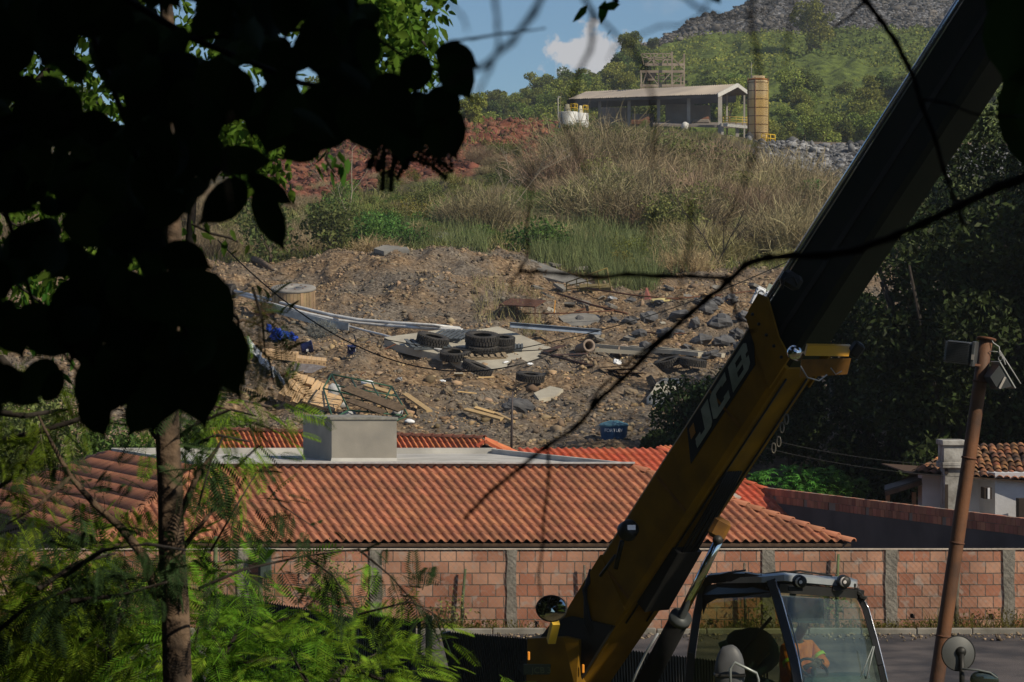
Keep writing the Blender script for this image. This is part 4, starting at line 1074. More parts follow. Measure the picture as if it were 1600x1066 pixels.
# yellow railing piece
M_yel = mat("yellow_paint", (.46, .33, .06), .6, scale=4, col2=(.32, .24, .07))
M_yold = mat("faded_olive_yellow_paint", (.24, .19, .06), .8, scale=4, col2=(.14, .11, .05))
yr = root("yellow_railing", G(915, 458), "bent faded yellow railing lying below the green grass", "railing")
g1 = G(885, 460)+Vector((0, 0, .1)); g2 = G(955, 458)+Vector((0, 0, .1))
mb = MB()
for h in (.25, .65, 1.05): mb.tube([g1+Vector((0, 0, h*.4)), g2+Vector((-.2, 0, h))], .03, 6)
mb.part("rail", M_yold, yr)
for t in (0, .25, .5, .75, 1):
    b_ = g1.lerp(g2, t); MB().tube([b_, b_+Vector((-.2*t, 0, .42+.65*t))], .03, 6).part("post", M_yold, yr)
MB().hexa([g1.lerp(g2, .3), g2, g2+Vector((0, 1, .2)), g1.lerp(g2, .3)+Vector((0, 1, .2))], [q+Vector((0, 0, .16)) for q in (g1.lerp(g2, .3), g2, g2+Vector((0, 1, .2)), g1.lerp(g2, .3)+Vector((0, 1, .2)))]).part("step", mat("faded_yellow_plate", (.22, .17, .07), .8, var=.4), yr)
MB().blob(G(1032, 474)+Vector((0, 0, .1)), (.45, .3, .12), seed=3, amp=.3, M=R3(8, 0, 10), flat=True).thing("yellow_sheet", mat("pale_yellow_stone", (.50, .42, .20), .8, var=.3), "pale yellow flat block lying above the boulders", "block")
MB().prism([G(1005, 482), G(1018, 480), G(1009, 462)+Vector((0, 0, .3))], (0.1, .25, 0)).thing("red_cone", mat("dull_red", (.30, .10, .07), .8, var=.3), "small faded red cone standing among the rubble", "cone")

# ---- planks
for k, (x0, y0, x1, y1, w) in enumerate(((633, 626, 671, 650, .2), (727, 650, 785, 663, .18), (742, 649, 780, 656, .14), (775, 655, 803, 672, .10), (571, 610, 612, 622, .2))):
    a_ = G(x0, y0)+Vector((0, 0, .18)); b_ = G(x1, y1)+Vector((0, 0, .14))
    MB().beam(a_, b_, w, .07, up=(0, -.5, 1)).thing("plank", M_plank, ["yellow wooden beam lying right of the green frame", "longest of the three pale planks near the thin post", "short pale plank on top of the planks near the thin post", "narrow plank sloping down towards the thin post", "dull wooden beam behind the green frame"][k], "plank", "loose wooden planks")
# thin dark post in front of the rubble
pst = MB().tube([P(799, 707, 76), P(800, 650, 76), P(801, 612, 76)], [.035, .03, .016], 8).thing("thin_post", mat("dark_pipe_paint", (.07, .055, .055), .6), "thin dark post rising above the flat slab", "post")
# ---- boxes of goods
def crate_stack(name, p, M, nx, ny, nz, sz, label, jit=.004, m=None, group=None):
    """a bundle of cartons: every carton is a thing"""
    i = 0
    for z in range(nz):
        for y in range(ny):
            for x in range(nx):
                if 0 < z < nz-1 and 0 < x < nx-1 and 0 < y < ny-1: continue
                c = Vector(p)+M @ Vector(((x-(nx-1)/2)*sz[0], (y-(ny-1)/2)*sz[1], (z+.5)*sz[2]))
                o = carton(c, M, (sz[0]*.96, sz[1]*.96, sz[2]*.96), label, group)
CART = {}
def carton(c, M, s, label, group):
    key = tuple(round(v, 3) for v in s)
    if key not in CART:
        r = bpy.data.objects.new("carton", None); COL.objects.link(r); ORG[r.name] = Vector((0, 0, 0))
        MB().box((0, 0, 0), s, bev=.006).part("box_body", M_card, r)
        MB().box((0, 0, s[2]/2+.001), (s[0]*.12, s[1]*.98, .003)).part("tape", mat("packing_tape", (.42, .31, .2), .4), r)
        t_ = MB(); 
        for q in range(3): t_.box((-.05*s[0]+q*.16*s[0], -s[1]/2-.001, .02*s[2]), (s[0]*.10, .004, s[2]*.22))
        t_.part("printed_mark", mat("brown_print", (.16, .09, .05), .9), r)
        CART[key] = r; o = r
    else: o = copy_tree(CART[key])
    o.location = c; o.rotation_euler = M.to_euler()
    return tag(o, label, "carton", group)
pA = G(485, 583); ks = pA.y/F
MA = R3(14, 6, 4)
crate_stack("carton", pA+Vector((0, 0, 0)), MA, 6, 1, 2, (9*ks*.85, .5, 14*ks*.8), "cardboard carton in the upper wrapped bundle, which has grey film over its lower row", group="cartons in the upper wrapped bundle")
fl_ = MB(); 
fp = [pA+MA @ Vector((-1.0*.62, -.275, .02)), pA+MA @ Vector((.64, -.275, .02)), pA+MA @ Vector((.66, -.30, .33)), pA+MA @ Vector((.1, -.285, .38)), pA+MA @ Vector((-.63, -.29, .34))]
fl_.prism(fp, (0, .008, 0)).thing("plastic_film", mat("grey_film", (.34, .33, .36), .3, scale=5, col2=(.22, .2, .21), bump=.02, bscale=9, spec=.6), "crumpled grey plastic film over the front of the upper carton bundle", "film")
pB = G(478, 628); MBm = R3(38, 24, -10)
sz = (.30, .42, .20)
for x in range(5):
    for y in range(3):
        c = pB+MBm @ Vector(((x-2)*.27-.15, (y-1)*.46, .42+random.uniform(-.05, .05))); 
        carton(c, MBm @ R3(random.uniform(-14, 14), random.uniform(-12, 12), random.uniform(-14, 14)), (.245, .42, .13), "pale carton spilling in the toppled pile beside the green frame", "cartons of the toppled pile")
        carton(c+MBm @ Vector((0, 0, -.16)), MBm @ R3(0, 0, random.uniform(-4, 4)), (.245, .42, .13), "pale carton spilling in the toppled pile beside the green frame", "cartons of the toppled pile")
pC = G(507, 640); MC = R3(30, 14, -18)
for y in range(4):
    for x in range(2):
        c = pC+MC @ Vector(((x-.5)*.62-.05, (y-1.5)*.22, .30+.0*y)); carton(c, MC @ R3(0, 0, random.uniform(-3, 3)), (.6, .205, .14), "long pale carton with printed marks at the front of the toppled pile", "long cartons at the front of the pile")
pD = G(437, 562); 
for x in range(8):
    for z in range(2):
        carton(pD+R3(8, 6, -4) @ Vector(((x-3.5)*.175, 0, .1+z*.17)), R3(8, 6, -4), (.165, .5, .155), "small brown carton in the low row left of the wrapped bundle", "cartons in the low row at left")
# blue heap, buckets
M_tarp = mat("bright_blue_plastic", (.012, .06, .42), .45, scale=6, col2=(.008, .035, .28), bump=.02, bscale=9)
q = G(440, 532); kq = q.y/F
mb = MB(); mb.blob(q+Vector((-.15, 0, .2)), (14*kq*.8, .35, 12*kq*.8), seed=4, amp=.5, fr=2.0, seg=18, rings=12, flat=True); mb.blob(q+Vector((.35, -.05, .1)), (13*kq*.8, .3, .2), seed=9, amp=.5, fr=2.2, seg=16, rings=10, M=R3(0, 22, 0), flat=True)
mb.thing("crumpled_tarpaulin", M_tarp, "crumpled bright blue plastic heap above the cartons", "tarpaulin")
MB().blob(G(420, 521)+Vector((0, 0, .15)), (.13, .1, .2), seed=2, amp=.4, flat=True).thing("blue_rag", M_tarp, "small bright blue rag left of the blue heap", "rag")
M_navy = mat("navy_plastic", (.012, .022, .10), .4, scale=4, col2=(.01, .015, .06))
def bucket(p, M, r, h, label, m):
    b = root("bucket", p, label, "bucket")
    MB().lathe(p, [(0, 0), (r*.82, 0), (r*.86, .02), (r, h), (r*1.06, h), (r*1.06, h+.03), (r*.96, h+.03), (r*.94, h*.98), (r*.8, .04), (0, .04)], 24, M=M).part("shell", m, b)
    mb = MB(); pts = [p+M @ Vector((r*1.05*math.cos(a), -r*.9*math.sin(a)*.6, h-.02-r*.9*math.sin(a))) for a in np.linspace(0, math.pi, 10)]
    mb.tube(pts, .008, 5); mb.part("handle", M_steel, b)
    MB().box(p+M @ Vector((r*.5, -r*.82, h*.5)), (.10, .01, .09), rot=M @ R3(0, 0, 30)).part("sticker", M_wpaint, b)
bucket(G(475, 555)+Vector((-.12, 0, .26)), R3(0, 80, 12), .24, .42, "dark blue bucket lying on its side under the blue heap", M_navy)
bucket(G(549, 556)+Vector((0, 0, .02)), R3(8, -8, 60), .17, .28, "small dark blue bucket standing alone in the rubble", M_navy)
# roll of mesh wire
q = G(502, 528)
mb = MB(); r2_ = np.random.default_rng(12)
for k in range(420):
    d = Vector(r2_.normal(size=3)).normalized(); c = q+Vector((d.x*.62, d.y*.35, .32+d.z*.34)); t_ = Vector(r2_.normal(size=3)).normalized()*.16
    mb.tube([c-t_, c+t_], .007, 3, cap=False)
mb.thing("wire_roll", mat("grey_wire", (.20, .21, .20), .6, metal=.3), "crumpled roll of grey mesh wire below the white pipes", "wire roll")
q = G(415, 497); mb = MB()
for k in range(260):
    d = Vector(r2_.normal(size=3)).normalized(); c = q+Vector((d.x*.5, d.y*.3, .28+d.z*.3)); t_ = Vector(r2_.normal(size=3)).normalized()*.2
    mb.tube([c-t_, c+t_], .007, 3, cap=False)
mb.thing("wire_tangle", M_rust, "tangle of rusty wire below the left end of the white pipes", "wire")
# white sheet
q = G(405, 600); mb = MB(); vs = []; fs = []
for i in range(15):
    for j in range(7):
        px = 384+i*4.2+j*1.5; py = 545+i*4.2+(i/14)**2*6+(j-3)*(4.5 if i < 9 else 2.0)
        g = G(px, min(py, 640)); vs.append(g+Vector((0, 0, .15+.12*math.sin(i*1.3+j*2.1)+random.uniform(-.04, .04))))
for i in range(14):
    for j in range(6): fs.append((i*7+j, i*7+j+1, i*7+j+8, i*7+j+7))
mb.add(vs, fs); ws = mb.thing("plastic_sheet", mat("white_plastic_sheet", (.62, .64, .66), .5, scale=6, col2=(.48, .5, .52)), "crumpled white plastic sheet trailing down left of the cartons", "sheet")
so = ws.modifiers.new("thickness", 'SOLIDIFY'); so.thickness = .02
# green frame rack with bags
M_green = mat("dark_green_paint", (.035, .10, .06), .5, scale=4, col2=(.02, .06, .04))
c8 = [P(518, 585, 97.6), P(612, 604, 97.6), P(638, 650, 95.0), P(545, 641, 95.0), P(505, 607, 96.5), P(600, 628, 96.5), P(612, 660, 94.2), P(520, 655, 94.2)]
gf = root("green_frame", G(570, 650), "tipped dark green steel cage frame with bags inside beside the cartons", "frame")
mb = MB()
def bar(a, b, r=.028): mb.tube([a, b], r, 6)
for a, b in ((0, 1), (1, 2), (2, 3), (3, 0), (0, 4), (1, 5), (2, 6), (3, 7), (4, 7), (4, 5)): bar(c8[a], c8[b], .032)
for t in (.33, .66):
    bar(c8[0].lerp(c8[1], t), c8[3].lerp(c8[2], t)); bar(c8[0].lerp(c8[3], t), c8[1].lerp(c8[2], t))
mb.part("cage_bars", M_green, gf)
mb = MB()
for t in np.linspace(.15, .9, 9): mb.tube([c8[0].lerp(c8[3], .45).lerp(c8[1].lerp(c8[2], .45), t), c8[0].lerp(c8[3], .6).lerp(c8[1].lerp(c8[2], .6), t)+Vector((0, 0, .1))], .012, 5)
mb.part("shelf_wires", M_green, gf)
M_bag = mat("grey_white_bag", (.42, .43, .44), .6, scale=5, col2=(.26, .27, .28), bump=.03, bscale=7)
for (px, py, w, h, lab, m) in ((520, 612, 22, 20, "full grey bag at the left end inside the green frame", M_bag), (533, 634, 18, 9, "small grey bag under the green frame", M_bag), (545, 650, 22, 10, "dusty grey bag at the front bottom of the green frame", M_bag),
        (575, 600, 20, 7, "flattened white bag on top of the green frame", M_wpaint), (590, 614, 14, 6, "small white bag among the frame bars", M_wpaint), (622, 650, 20, 12, "white sack right of the green frame", M_bag), (640, 660, 16, 6, "silvery torn plastic at the right foot of the green frame", M_wpaint)):
    g = G(px, py+h*.5); kk_ = g.y/F
    MB().blob(g+Vector((0, 0, h*kk_*.45)), (w*kk_*.52, w*kk_*.4, h*kk_*.6), seed=int(px), amp=.28, fr=1.6, seg=12, rings=9).thing("bag", m, lab, "bag", "bags in and around the green frame")
mb = MB(); mb.beam(P(540, 606, 96), P(628, 640, 95), .5, .05, up=(.2, -.5, 1)); mb.beam(P(545, 625, 95.4), P(600, 645, 94.6), .3, .04, up=(0, -.5, 1)); mb.thing("board", mat("brown_board", (.12, .085, .055), .85, var=.4), "brown boards lying inside the green frame", "board")
# white bulk bags with black print at right
q = G(1188, 478); kb = q.y/F
for j, (px, py, w, h, rz, lab, txt) in enumerate(((1184, 466, 15, 34, 12, "left white bulk sack with black printing above the boulders", "SO"), (1199, 473, 16, 32, 12, "right white bulk sack with black printing half behind the boom", "20"))):
    c = P(px, py, q.y-.5*j); M = R3(-6, 24, -14)
    b = root("printed_sack", c, lab, "sack", "white printed sacks")
    MB().box(c, (w*kb, .5, h*kb), rot=M, bev=.07).part("sack_body", M_wpaint, b)
    MB().box(c+M @ Vector((0, 0, h*kb*.505)), (w*kb*.8, .42, .05), rot=M, bev=.02).part("sack_top", mat("bright_white", (.8, .8, .78), .6), b)
    for z_, s_, tt in ((.22, .42, txt), (-.10, .20, "1 0 9"), (-.28, .20, "2 0 5")):
        M4 = Matrix.Translation(c+M @ Vector((0, -.262, z_*h*kb))) @ M.to_4x4() @ Matrix.Rotation(math.radians(90), 4, 'X')
        text_part(tt, s_, M4, mat("black_print", (.02, .02, .02), .7), b, name="printed_mark", extrude=.004)
M_g2 = MB().box(P(1207, 452, q.y), (.5, .05, .35), rot=R3(0, 24, -14), bev=.02).thing("panel", mat("pale_green_panel", (.30, .34, .28), .6), "pale green panel behind the white printed sacks", "panel")
# logs at lower left
for k, (x0, y0, x1, y1, r_) in enumerate(((335, 612, 430, 634, .10), (340, 628, 425, 646, .07), (396, 410, 425, 424, .18), (300, 600, 400, 622, .06))):
    a_ = G(x0, y0)+Vector((0, 0, .12)); b_ = G(x1, y1)+Vector((0, 0, .12))
    MB().tube([a_, a_.lerp(b_, .35)+Vector((0, 0, .08)), a_.lerp(b_, .7)+Vector((0, .1, .02)), b_], [r_, r_*.9, r_*.8, r_*.6], 8).thing("log", mat("grey_bark_log", (.17, .125, .09), .9, scale=4, col2=(.08, .06, .045), bump=.02), ["thick bare log lying behind the lower left leaves", "thinner bare log under the thick log", "short brown stump above the cable drum", "thin crooked branch above the thick log"][k], "log", "bare logs on the ground")

# ------------------------------------------------------------------ plant on the plateau
Zp = tz(0, 300)
def pl(px, py, D): return P(px, py, D)
M_shedroof = mat("dusty_roof_sheet", (.42, .36, .29), .7, scale=.12, col2=(.24, .21, .185), detail=4)
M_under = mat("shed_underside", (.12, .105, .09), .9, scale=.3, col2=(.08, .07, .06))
M_colm = mat("grey_painted_steel", (.36, .34, .31), .7, scale=.6, col2=(.24, .22, .2))
shed = root("open_shed", P(1020, 215, 300), "long open sided shed with dusty low gable roof on grey columns on the crest", "shed")
# ridge and eaves (left end further away)
eL = P(887, 155, 318); eR = P(1121, 147, 296); rL = P(915, 143.5, 325); rR = P(1152, 131.5, 301); bL = P(945, 156, 332); bR = P(1168, 143.5, 306)
mb = MB()
def corr(a, b, c, d, n, amp, flip=False):
    """corrugated sheet: a-b lower edge, d-c upper edge"""
    vs = []; fs = []
    N = (b-a).cross(d-a).normalized()
    if N.z < 0: N = -N
    for i in range(n+1):
        t = i/n; h = N*(amp*(1 if i % 2 else -1)); sg = random.uniform(-.02, .02)
        vs += [a.lerp(b, t)+h+Vector((0, 0, sg)), d.lerp(c, t)+h]
    for i in range(n): fs.append((2*i, 2*i+2, 2*i+3, 2*i+1))
    return vs, fs
for (a, b, c, d) in ((eL, eR, rR, rL), (bL, bR, rR, rL)):
    vs, fs = corr(a, b, c, d, 150, .04); mb.add(vs, fs)
mb.part("roof", M_shedroof, shed)
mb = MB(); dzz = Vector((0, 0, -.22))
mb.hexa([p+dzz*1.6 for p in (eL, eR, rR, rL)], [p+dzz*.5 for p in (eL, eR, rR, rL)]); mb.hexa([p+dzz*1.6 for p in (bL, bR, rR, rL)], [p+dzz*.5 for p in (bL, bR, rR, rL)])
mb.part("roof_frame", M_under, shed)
M_white2 = mat("white_fascia", (.55, .54, .51), .7, var=.3)
mb = MB(); mb.beam(eR+Vector((.02, -.05, -.15)), rR+Vector((.02, -.05, -.12)), .12, .42); mb.beam(rR+Vector((.02, -.05, -.12)), bR+Vector((.02, -.05, -.12)), .12, .42); mb.part("gable_fascia", M_white2, shed)
for t, px in ((0.0, 937), (0.4, 983), (.6, 1029), (.8, 1076), (.99, 1125)):
    t = (px-887)/(1121-887); tp = eL.lerp(eR, t*1.0); top = P(px, 0, tp.y); zt_ = eL.z+(eR.z-eL.z)*t-.2
    x_ = (px-800)/F*(tp.y+.8)
    MB().box((x_, tp.y+.8, (zt_+Zp-1)/2), (.42 if px > 1110 else .34, .34, zt_-Zp+1)).part("column", M_colm, shed)
for px, D_ in ((1136, 305), (1163, 307), (960, 326)):
    MB().box(((px-800)/F*D_, D_, (bR.z-.3+Zp)/2), (.18, .2, bR.z-.3-Zp)).part("column", M_colm, shed)
# interior dim walls
M_dust = mat("dusty_concrete_wall", (.23, .20, .175), .95, scale=.4, col2=(.15, .13, .115))
for (x0, x1, y0, y1, D_) in ((940, 985, 168, 205, 312), (1040, 1085, 163, 196, 306), (1085, 1110, 165, 193, 306), (988, 1022, 178, 205, 309)):
    a = P(x0, y1, D_); b = P(x1, y0, D_); MB().box(((a.x+b.x)/2, D_, (a.z+b.z)/2), (b.x-a.x, .3, b.z-a.z)).part("inner_wall", M_dust, shed)
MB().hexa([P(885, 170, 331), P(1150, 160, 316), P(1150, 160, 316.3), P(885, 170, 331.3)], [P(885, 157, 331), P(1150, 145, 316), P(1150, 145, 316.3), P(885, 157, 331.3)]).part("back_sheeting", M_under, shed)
# floor deck with railing at right
MB().hexa([P(1020, 197, 297), P(1170, 201, 296), P(1170, 195, 306), P(1020, 193, 308)], [P(1020, 194, 297), P(1170, 197, 296), P(1170, 192, 306), P(1020, 190, 308)]).part("deck", M_dust, shed)
mb = MB()
for py in (190, 186, 182): mb.tube([P(1128, py, 297), P(1168, py+2, 296.5)], .045, 5)
for px in (1130, 1140, 1150, 1160, 1167): mb.tube([P(px, 197, 297), P(px, 182, 297)], .045, 5)
mb.part("railing", M_yel, shed)
MB().beam(P(1130, 195, 295.5), P(1170, 199, 295.5), .2, .3).part("deck_edge", M_white2, shed)
for px, py in ((1152, 211), (1128, 205)):
    MB().box(P(px, py, 296), (.35, .35, 1.6)).part("pier", M_colm, shed)
MB().box(P(1141, 217, 285), (.5, .3, .65), bev=.05).thing("white_drum", M_white2, "small pale block in the bushes below the right end of the shed", "block")
MB().blob(P(1071, 197, 290), (.4, .3, .5), seed=5, amp=.3).thing("white_bag", M_white2, "white bag lying in front of the shed floor", "bag")
# dust machine hints under the shed
for (px, py, w, h, D_, lab) in ((1000, 192, 30, 14, 304, "long rusty machine under the middle of the shed"), (1095, 190, 26, 10, 303, "low yellowish machine under the right bay of the shed")):
    m_ = root("crusher", P(px, py+h/2, D_), lab, "machine"); k = D_/F
    MB().box(P(px, py, D_), (w*k, 1.2, h*k*.6), bev=.1).part("hopper", M_rust if px < 1050 else M_dust, m_)
    MB().tube([P(px-w/2, py+h*.4, D_), P(px+w/2, py-h*.5, D_)], .25, 8).part("conveyor", M_rust, m_)
# steel tower
tw = root("steel_tower", P(1035, 145, 312), "rusty skeletal steel tower with platforms rising behind the shed roof", "tower")
M_tow = mat("dusty_rust_steel", (.29, .24, .19), .85, scale=.8, col2=(.19, .15, .12))
DT = 316; k = DT/F
cols = [(1003, 138, 145), (1008, 84, 145), (1028, 84, 145), (1050, 82, 140), (1069, 84, 140)]
def tp(px, py, d=0): return P(px, py, DT+d)
for (px, y0, y1, d) in ((1002, 112, 150, 0), (1008, 112, 150, 3), (1029, 112, 150, 0), (1050, 81, 150, -1), (1069, 84, 150, 0), (1051, 112, 150, 3), (1064, 112, 150, 3)):
    MB().beam(tp(px, y1, d), tp(px, y0, d), .16, .16, up=(0, 1, 0)).part("leg", M_tow, tw)
for (y, x0, x1) in ((101, 1008, 1069), (112, 1000, 1069), (134, 1000, 1069), (139, 1002, 1069)):
    MB().beam(tp(x0, y), tp(x1, y), .2, .28).part("girder", M_tow, tw); MB().beam(tp(x0+4, y, 3), tp(x1, y, 3), .2, .28).part("girder", M_tow, tw)
for (y, x0, x1) in ((112, 1050, 1069), (134, 1003, 1050), (101, 1010, 1050)):
    MB().hexa([tp(x0, y, 0), tp(x1, y, 0), tp(x1, y, 3), tp(x0, y, 3)], [p+Vector((0, 0, .08)) for p in (tp(x0, y, 0), tp(x1, y, 0), tp(x1, y, 3), tp(x0, y, 3))]).part("platform", M_tow, tw)
mb = MB()
for (x0, y0, x1, y1) in ((1050, 108, 1069, 90), (1069, 108, 1050, 90), (1050, 132, 1069, 114), (1004, 84, 1030, 100), (1030, 84, 1010, 100), (1032, 100, 1050, 84), (1012, 112, 1028, 132), (1030, 134, 1048, 114), (1004, 133, 1010, 114), (1016, 84, 1022, 101), (1040, 84, 1044, 101), (1003, 84, 1050, 84), (1003, 90, 1050, 90), (1002, 84, 1006, 101), (1052, 119, 1068, 119), (1052, 126, 1068, 128)):
    mb.beam(tp(x0, y0, -.1), tp(x1, y1, -.1), .09, .09)
for (x0, y0, x1, y1) in ((1005, 118, 1048, 118), (1005, 124, 1048, 124), (1015, 134, 1015, 112), (1040, 134, 1040, 112), (1022, 112, 1022, 84), (1036, 101, 1036, 84), (1012, 92, 1050, 94), (1008, 130, 1050, 130)):
    mb.beam(tp(x0, y0, 1.5), tp(x1, y1, 1.5), .12, .12, up=(0, 1, 0) if x0 == x1 else (0, 0, 1))
mb.part("bracing", M_tow, tw)
MB().box(tp(1058, 135, 1), (1.4, 1.2, .35), bev=.08).part("motor", M_yel, tw)
MB().hexa([tp(1009, 112, 1), tp(1026, 112, 1), tp(1022, 126, 1), tp(1012, 126, 1)], [p+Vector((0, 1.5, 0)) for p in (tp(1009, 112, 1), tp(1026, 112, 1), tp(1022, 126, 1), tp(1012, 126, 1))]).part("hopper", M_tow, tw)
# silo
M_silo = mat("faded_yellow_silo", (.52, .35, .13), .65, scale=.35, col2=(.50, .41, .27), detail=3)
sb = P(1184, 222, 292); ks = 292/F; rs = 16.2*ks; hs_ = (222-128)*ks
sl = root("silo", sb, "tall faded yellow cylindrical silo with rust streaks right of the shed", "silo")
mb = MB(); mb.lathe(sb, [(rs*.55, -.6), (rs*.95, .6), (rs, .7), (rs, hs_), (rs*.96, hs_+.12), (rs*.68, hs_+.3), (rs*.68, hs_+.6), (0, hs_+.66)], 48); body = mb.part("shell", M_silo, sl)
mb = MB()
for i in range(7):
    z = .9+i*(hs_-1.0)/6.0; mb.lathe(sb+Vector((0, 0, z)), [(rs+.0, -.03), (rs+.03, -.025), (rs+.03, .025), (rs, .03)], 48)
mb.part("hoop", M_rust, sl)
mb = MB()
for a in (-.35, -1.9, -2.8): 
    x_, y_ = math.cos(a)*(rs+.05), math.sin(a)*(rs+.05); mb.tube([sb+Vector((x_, y_, .2)), sb+Vector((x_, y_, hs_+.4))], .06, 6)
mb.part("fill_pipe", M_rust, sl)
mb = MB()
for dx in (-.22, .22): mb.tube([sb+Vector((rs*.75+dx, -rs*.75, 0)), sb+Vector((rs*.75+dx, -rs*.75, hs_))], .03, 5)
for i in range(26): mb.tube([sb+Vector((rs*.75-.22, -rs*.75, i*hs_/26)), sb+Vector((rs*.75+.22, -rs*.75, i*hs_/26))], .02, 4)
mb.part("ladder", M_yel, sl)
MB().lathe(sb+Vector((0, 0, hs_+.1)), [(rs*.6, 0), (rs*.98, .02), (rs*.95, .2), (rs*.7, .25)], 32).part("cap", mat("rusty_yellow", (.42, .20, .05), .7, scale=1.5, col2=(.22, .09, .03)), sl)
MB().tube([sb+Vector((-rs*.6, 0, hs_+.3)), sb+Vector((-rs*.62, 0, hs_+2.0))], .03, 5).part("mast", M_colm, sl)
M_yel2 = mat("bright_yellow_paint", (.65, .42, .02), .5, var=.2)
mb = MB(); g0_ = P(1190, 222, 290); g1_ = P(1211, 224, 290)
mb.hexa([g0_, g1_, g1_+Vector((0, 2, 0)), g0_+Vector((0, 2, 0))], [p+Vector((0, 0, .12)) for p in (g0_, g1_, g1_+Vector((0, 2, 0)), g0_+Vector((0, 2, 0)))])
for h in (.45, .85):
    mb.tube([g0_+Vector((0, 0, h)), g1_+Vector((0, 0, h)), g1_+Vector((0, 2, h))], .05, 5)
for t in (0, .33, .66, 1): mb.tube([g0_.lerp(g1_, t), g0_.lerp(g1_, t)+Vector((0, 0, .85))], .05, 5)
mb.part("platform", M_yel2, sl)
for px in (1193, 1210): MB().tube([P(px, 224, 290), P(px, 260, 290)], .08, 6).part("platform_leg", M_rust, sl)
# two white tanks
for j, (px, r_px, top, lab) in enumerate(((888, 15, 181, "left one of the two short white tanks with a yellow rail on top"), (908, 11.5, 183, "right one of the two short white tanks with a yellow rail on top"))):
    D_ = 262+j*3; k = D_/F; b = P(px, 196, D_); h = (196-top)*k+.3; r_ = r_px*k
    b = Vector((b.x, D_, b.z-.6)); h = h+.6
    t = root("white_tank", b, lab, "tank", "white tanks left of the shed")
    MB().lathe(b, [(r_, -.5), (r_, h), (r_*.97, h+.05), (0, h+.12)], 36).part("tank_shell", mat("white_tank_paint", (.60, .60, .58), .6, scale=.8, col2=(.42, .43, .43)), t)
    MB().lathe(b+Vector((-r_*.1, 0, h)), [(r_*.32, 0), (r_*.32, .45), (r_*.22, .5), (r_*.22, .75), (0, .78)], 20).part("manhole", mat("cream_paint", (.50, .46, .34), .6), t)
    mb = MB(); 
    for z in (.4, .75): mb.tube([b+Vector((r_*.95*math.cos(a), r_*.95*math.sin(a), h+z)) for a in np.linspace(-1.3, 1.3, 12)], .03, 5)
    for a in np.linspace(-1.3, 1.3, 6): mb.tube([b+Vector((r_*.95*math.cos(a), r_*.95*math.sin(a), h)), b+Vector((r_*.95*math.cos(a), r_*.95*math.sin(a), h+.75))], .03, 5)
    mb.part("railing", M_yel2, t)
lp = root("lamp_post", P(872, 190, 270), "thin lamp post beside the white tanks", "lamp post")
MB().tube([P(872, 200, 270), P(872, 153, 270)], .05, 6).part("pole", M_colm, lp); MB().box(P(874, 152, 270), (.3, .15, .1), bev=.02).part("lamp_head", M_colm, lp)

# litter
rt = random.Random(31); LM = [M_wpaint, M_plank, M_bag, M_rust, M_plank, M_palec, M_card]
for i in range(46):
    px, py = rt.choice(((rt.uniform(400, 660), rt.uniform(560, 655)), (rt.uniform(860, 1130), rt.uniform(500, 600)), (rt.uniform(560, 860), rt.uniform(540, 660)), (rt.uniform(820, 1180), rt.uniform(450, 510))))
    p = G(px, py)+Vector((0, 0, .05)); s = rt.uniform(.08, .24); m = rt.choice(LM); mb = MB(); M = R3(rt.uniform(-25, 25), rt.uniform(-25, 25), rt.uniform(0, 180))
    if m in (M_plank, M_rust): mb.box(p, (s*3.2, s*.35, s*.2), rot=M, bev=.01); lb, ct = ("thin broken slat lying in the rubble" if m == M_plank else "rusty metal scrap lying in the rubble"), "scrap"
    elif m in (M_card, M_palec): mb.hexa([p+M @ Vector(q) for q in ((-s, -s*.7, 0), (s*.8, -s, 0), (s, s*.6, 0), (-s*.7, s, 0))], [p+M @ Vector(q) for q in ((-s, -s*.7, .05), (s*.8, -s, .05), (s, s*.6, .05), (-s*.7, s, .05))]); lb, ct = ("crushed piece of cardboard in the rubble" if m == M_card else "small pale concrete fragment in the rubble"), "litter"
    else: mb.blob(p, (s*1.1, s*.8, s*.35), seed=i, amp=.45, fr=2, seg=10, rings=7, M=M, flat=True); lb, ct = ("small blue plastic scrap in the rubble" if m == M_tarp else "small pale plastic bag in the rubble"), "litter"
    mb.thing("broken_slat" if m in (M_plank, M_rust) else ("flat_fragment" if m in (M_card, M_palec) else "plastic_bag"), m, lb, ct, lb.replace("piece of ", "pieces of ")+"s" if False else "scattered litter: "+lb)
# ------------------------------------------------------------------ vegetation on the slopes
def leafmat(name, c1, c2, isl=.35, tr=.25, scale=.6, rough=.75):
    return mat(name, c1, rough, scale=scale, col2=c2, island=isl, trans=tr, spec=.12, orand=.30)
L_dry = leafmat("dry_twigs", (.29, .235, .145), (.19, .14, .085), .4, .1)
L_straw = leafmat("dry_straw", (.36, .31, .16), (.25, .21, .10), .35, .2)
L_olive = leafmat("olive_leaves", (.17, .185, .06), (.11, .13, .04), .4, .3)
L_green = leafmat("fresh_green_leaves", (.11, .18, .04), (.065, .125, .03), .4, .3)
L_yel = leafmat("yellow_green_leaves", (.17, .16, .03), (.10, .11, .02), .4, .3)
L_hill = leafmat("hill_tree_leaves", (.12, .155, .042), (.065, .095, .024), .5, .3, .05)
L_hill2 = leafmat("hill_scrub_leaves", (.23, .26, .06), (.13, .17, .035), .5, .35, .05)
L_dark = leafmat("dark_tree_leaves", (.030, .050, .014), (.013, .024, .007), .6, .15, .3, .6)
L_grass = leafmat("tall_grass_blades", (.17, .175, .075), (.12, .14, .055), .35, .3)
M_bark = mat("grey_brown_bark", (.13, .10, .075), .9, scale=5, col2=(.06, .045, .035), bump=.01)
M_barkd = mat("dark_bark", (.035, .028, .022), .9, scale=5, col2=(.02, .016, .013), bump=.01)
npr = np.random.default_rng(21)

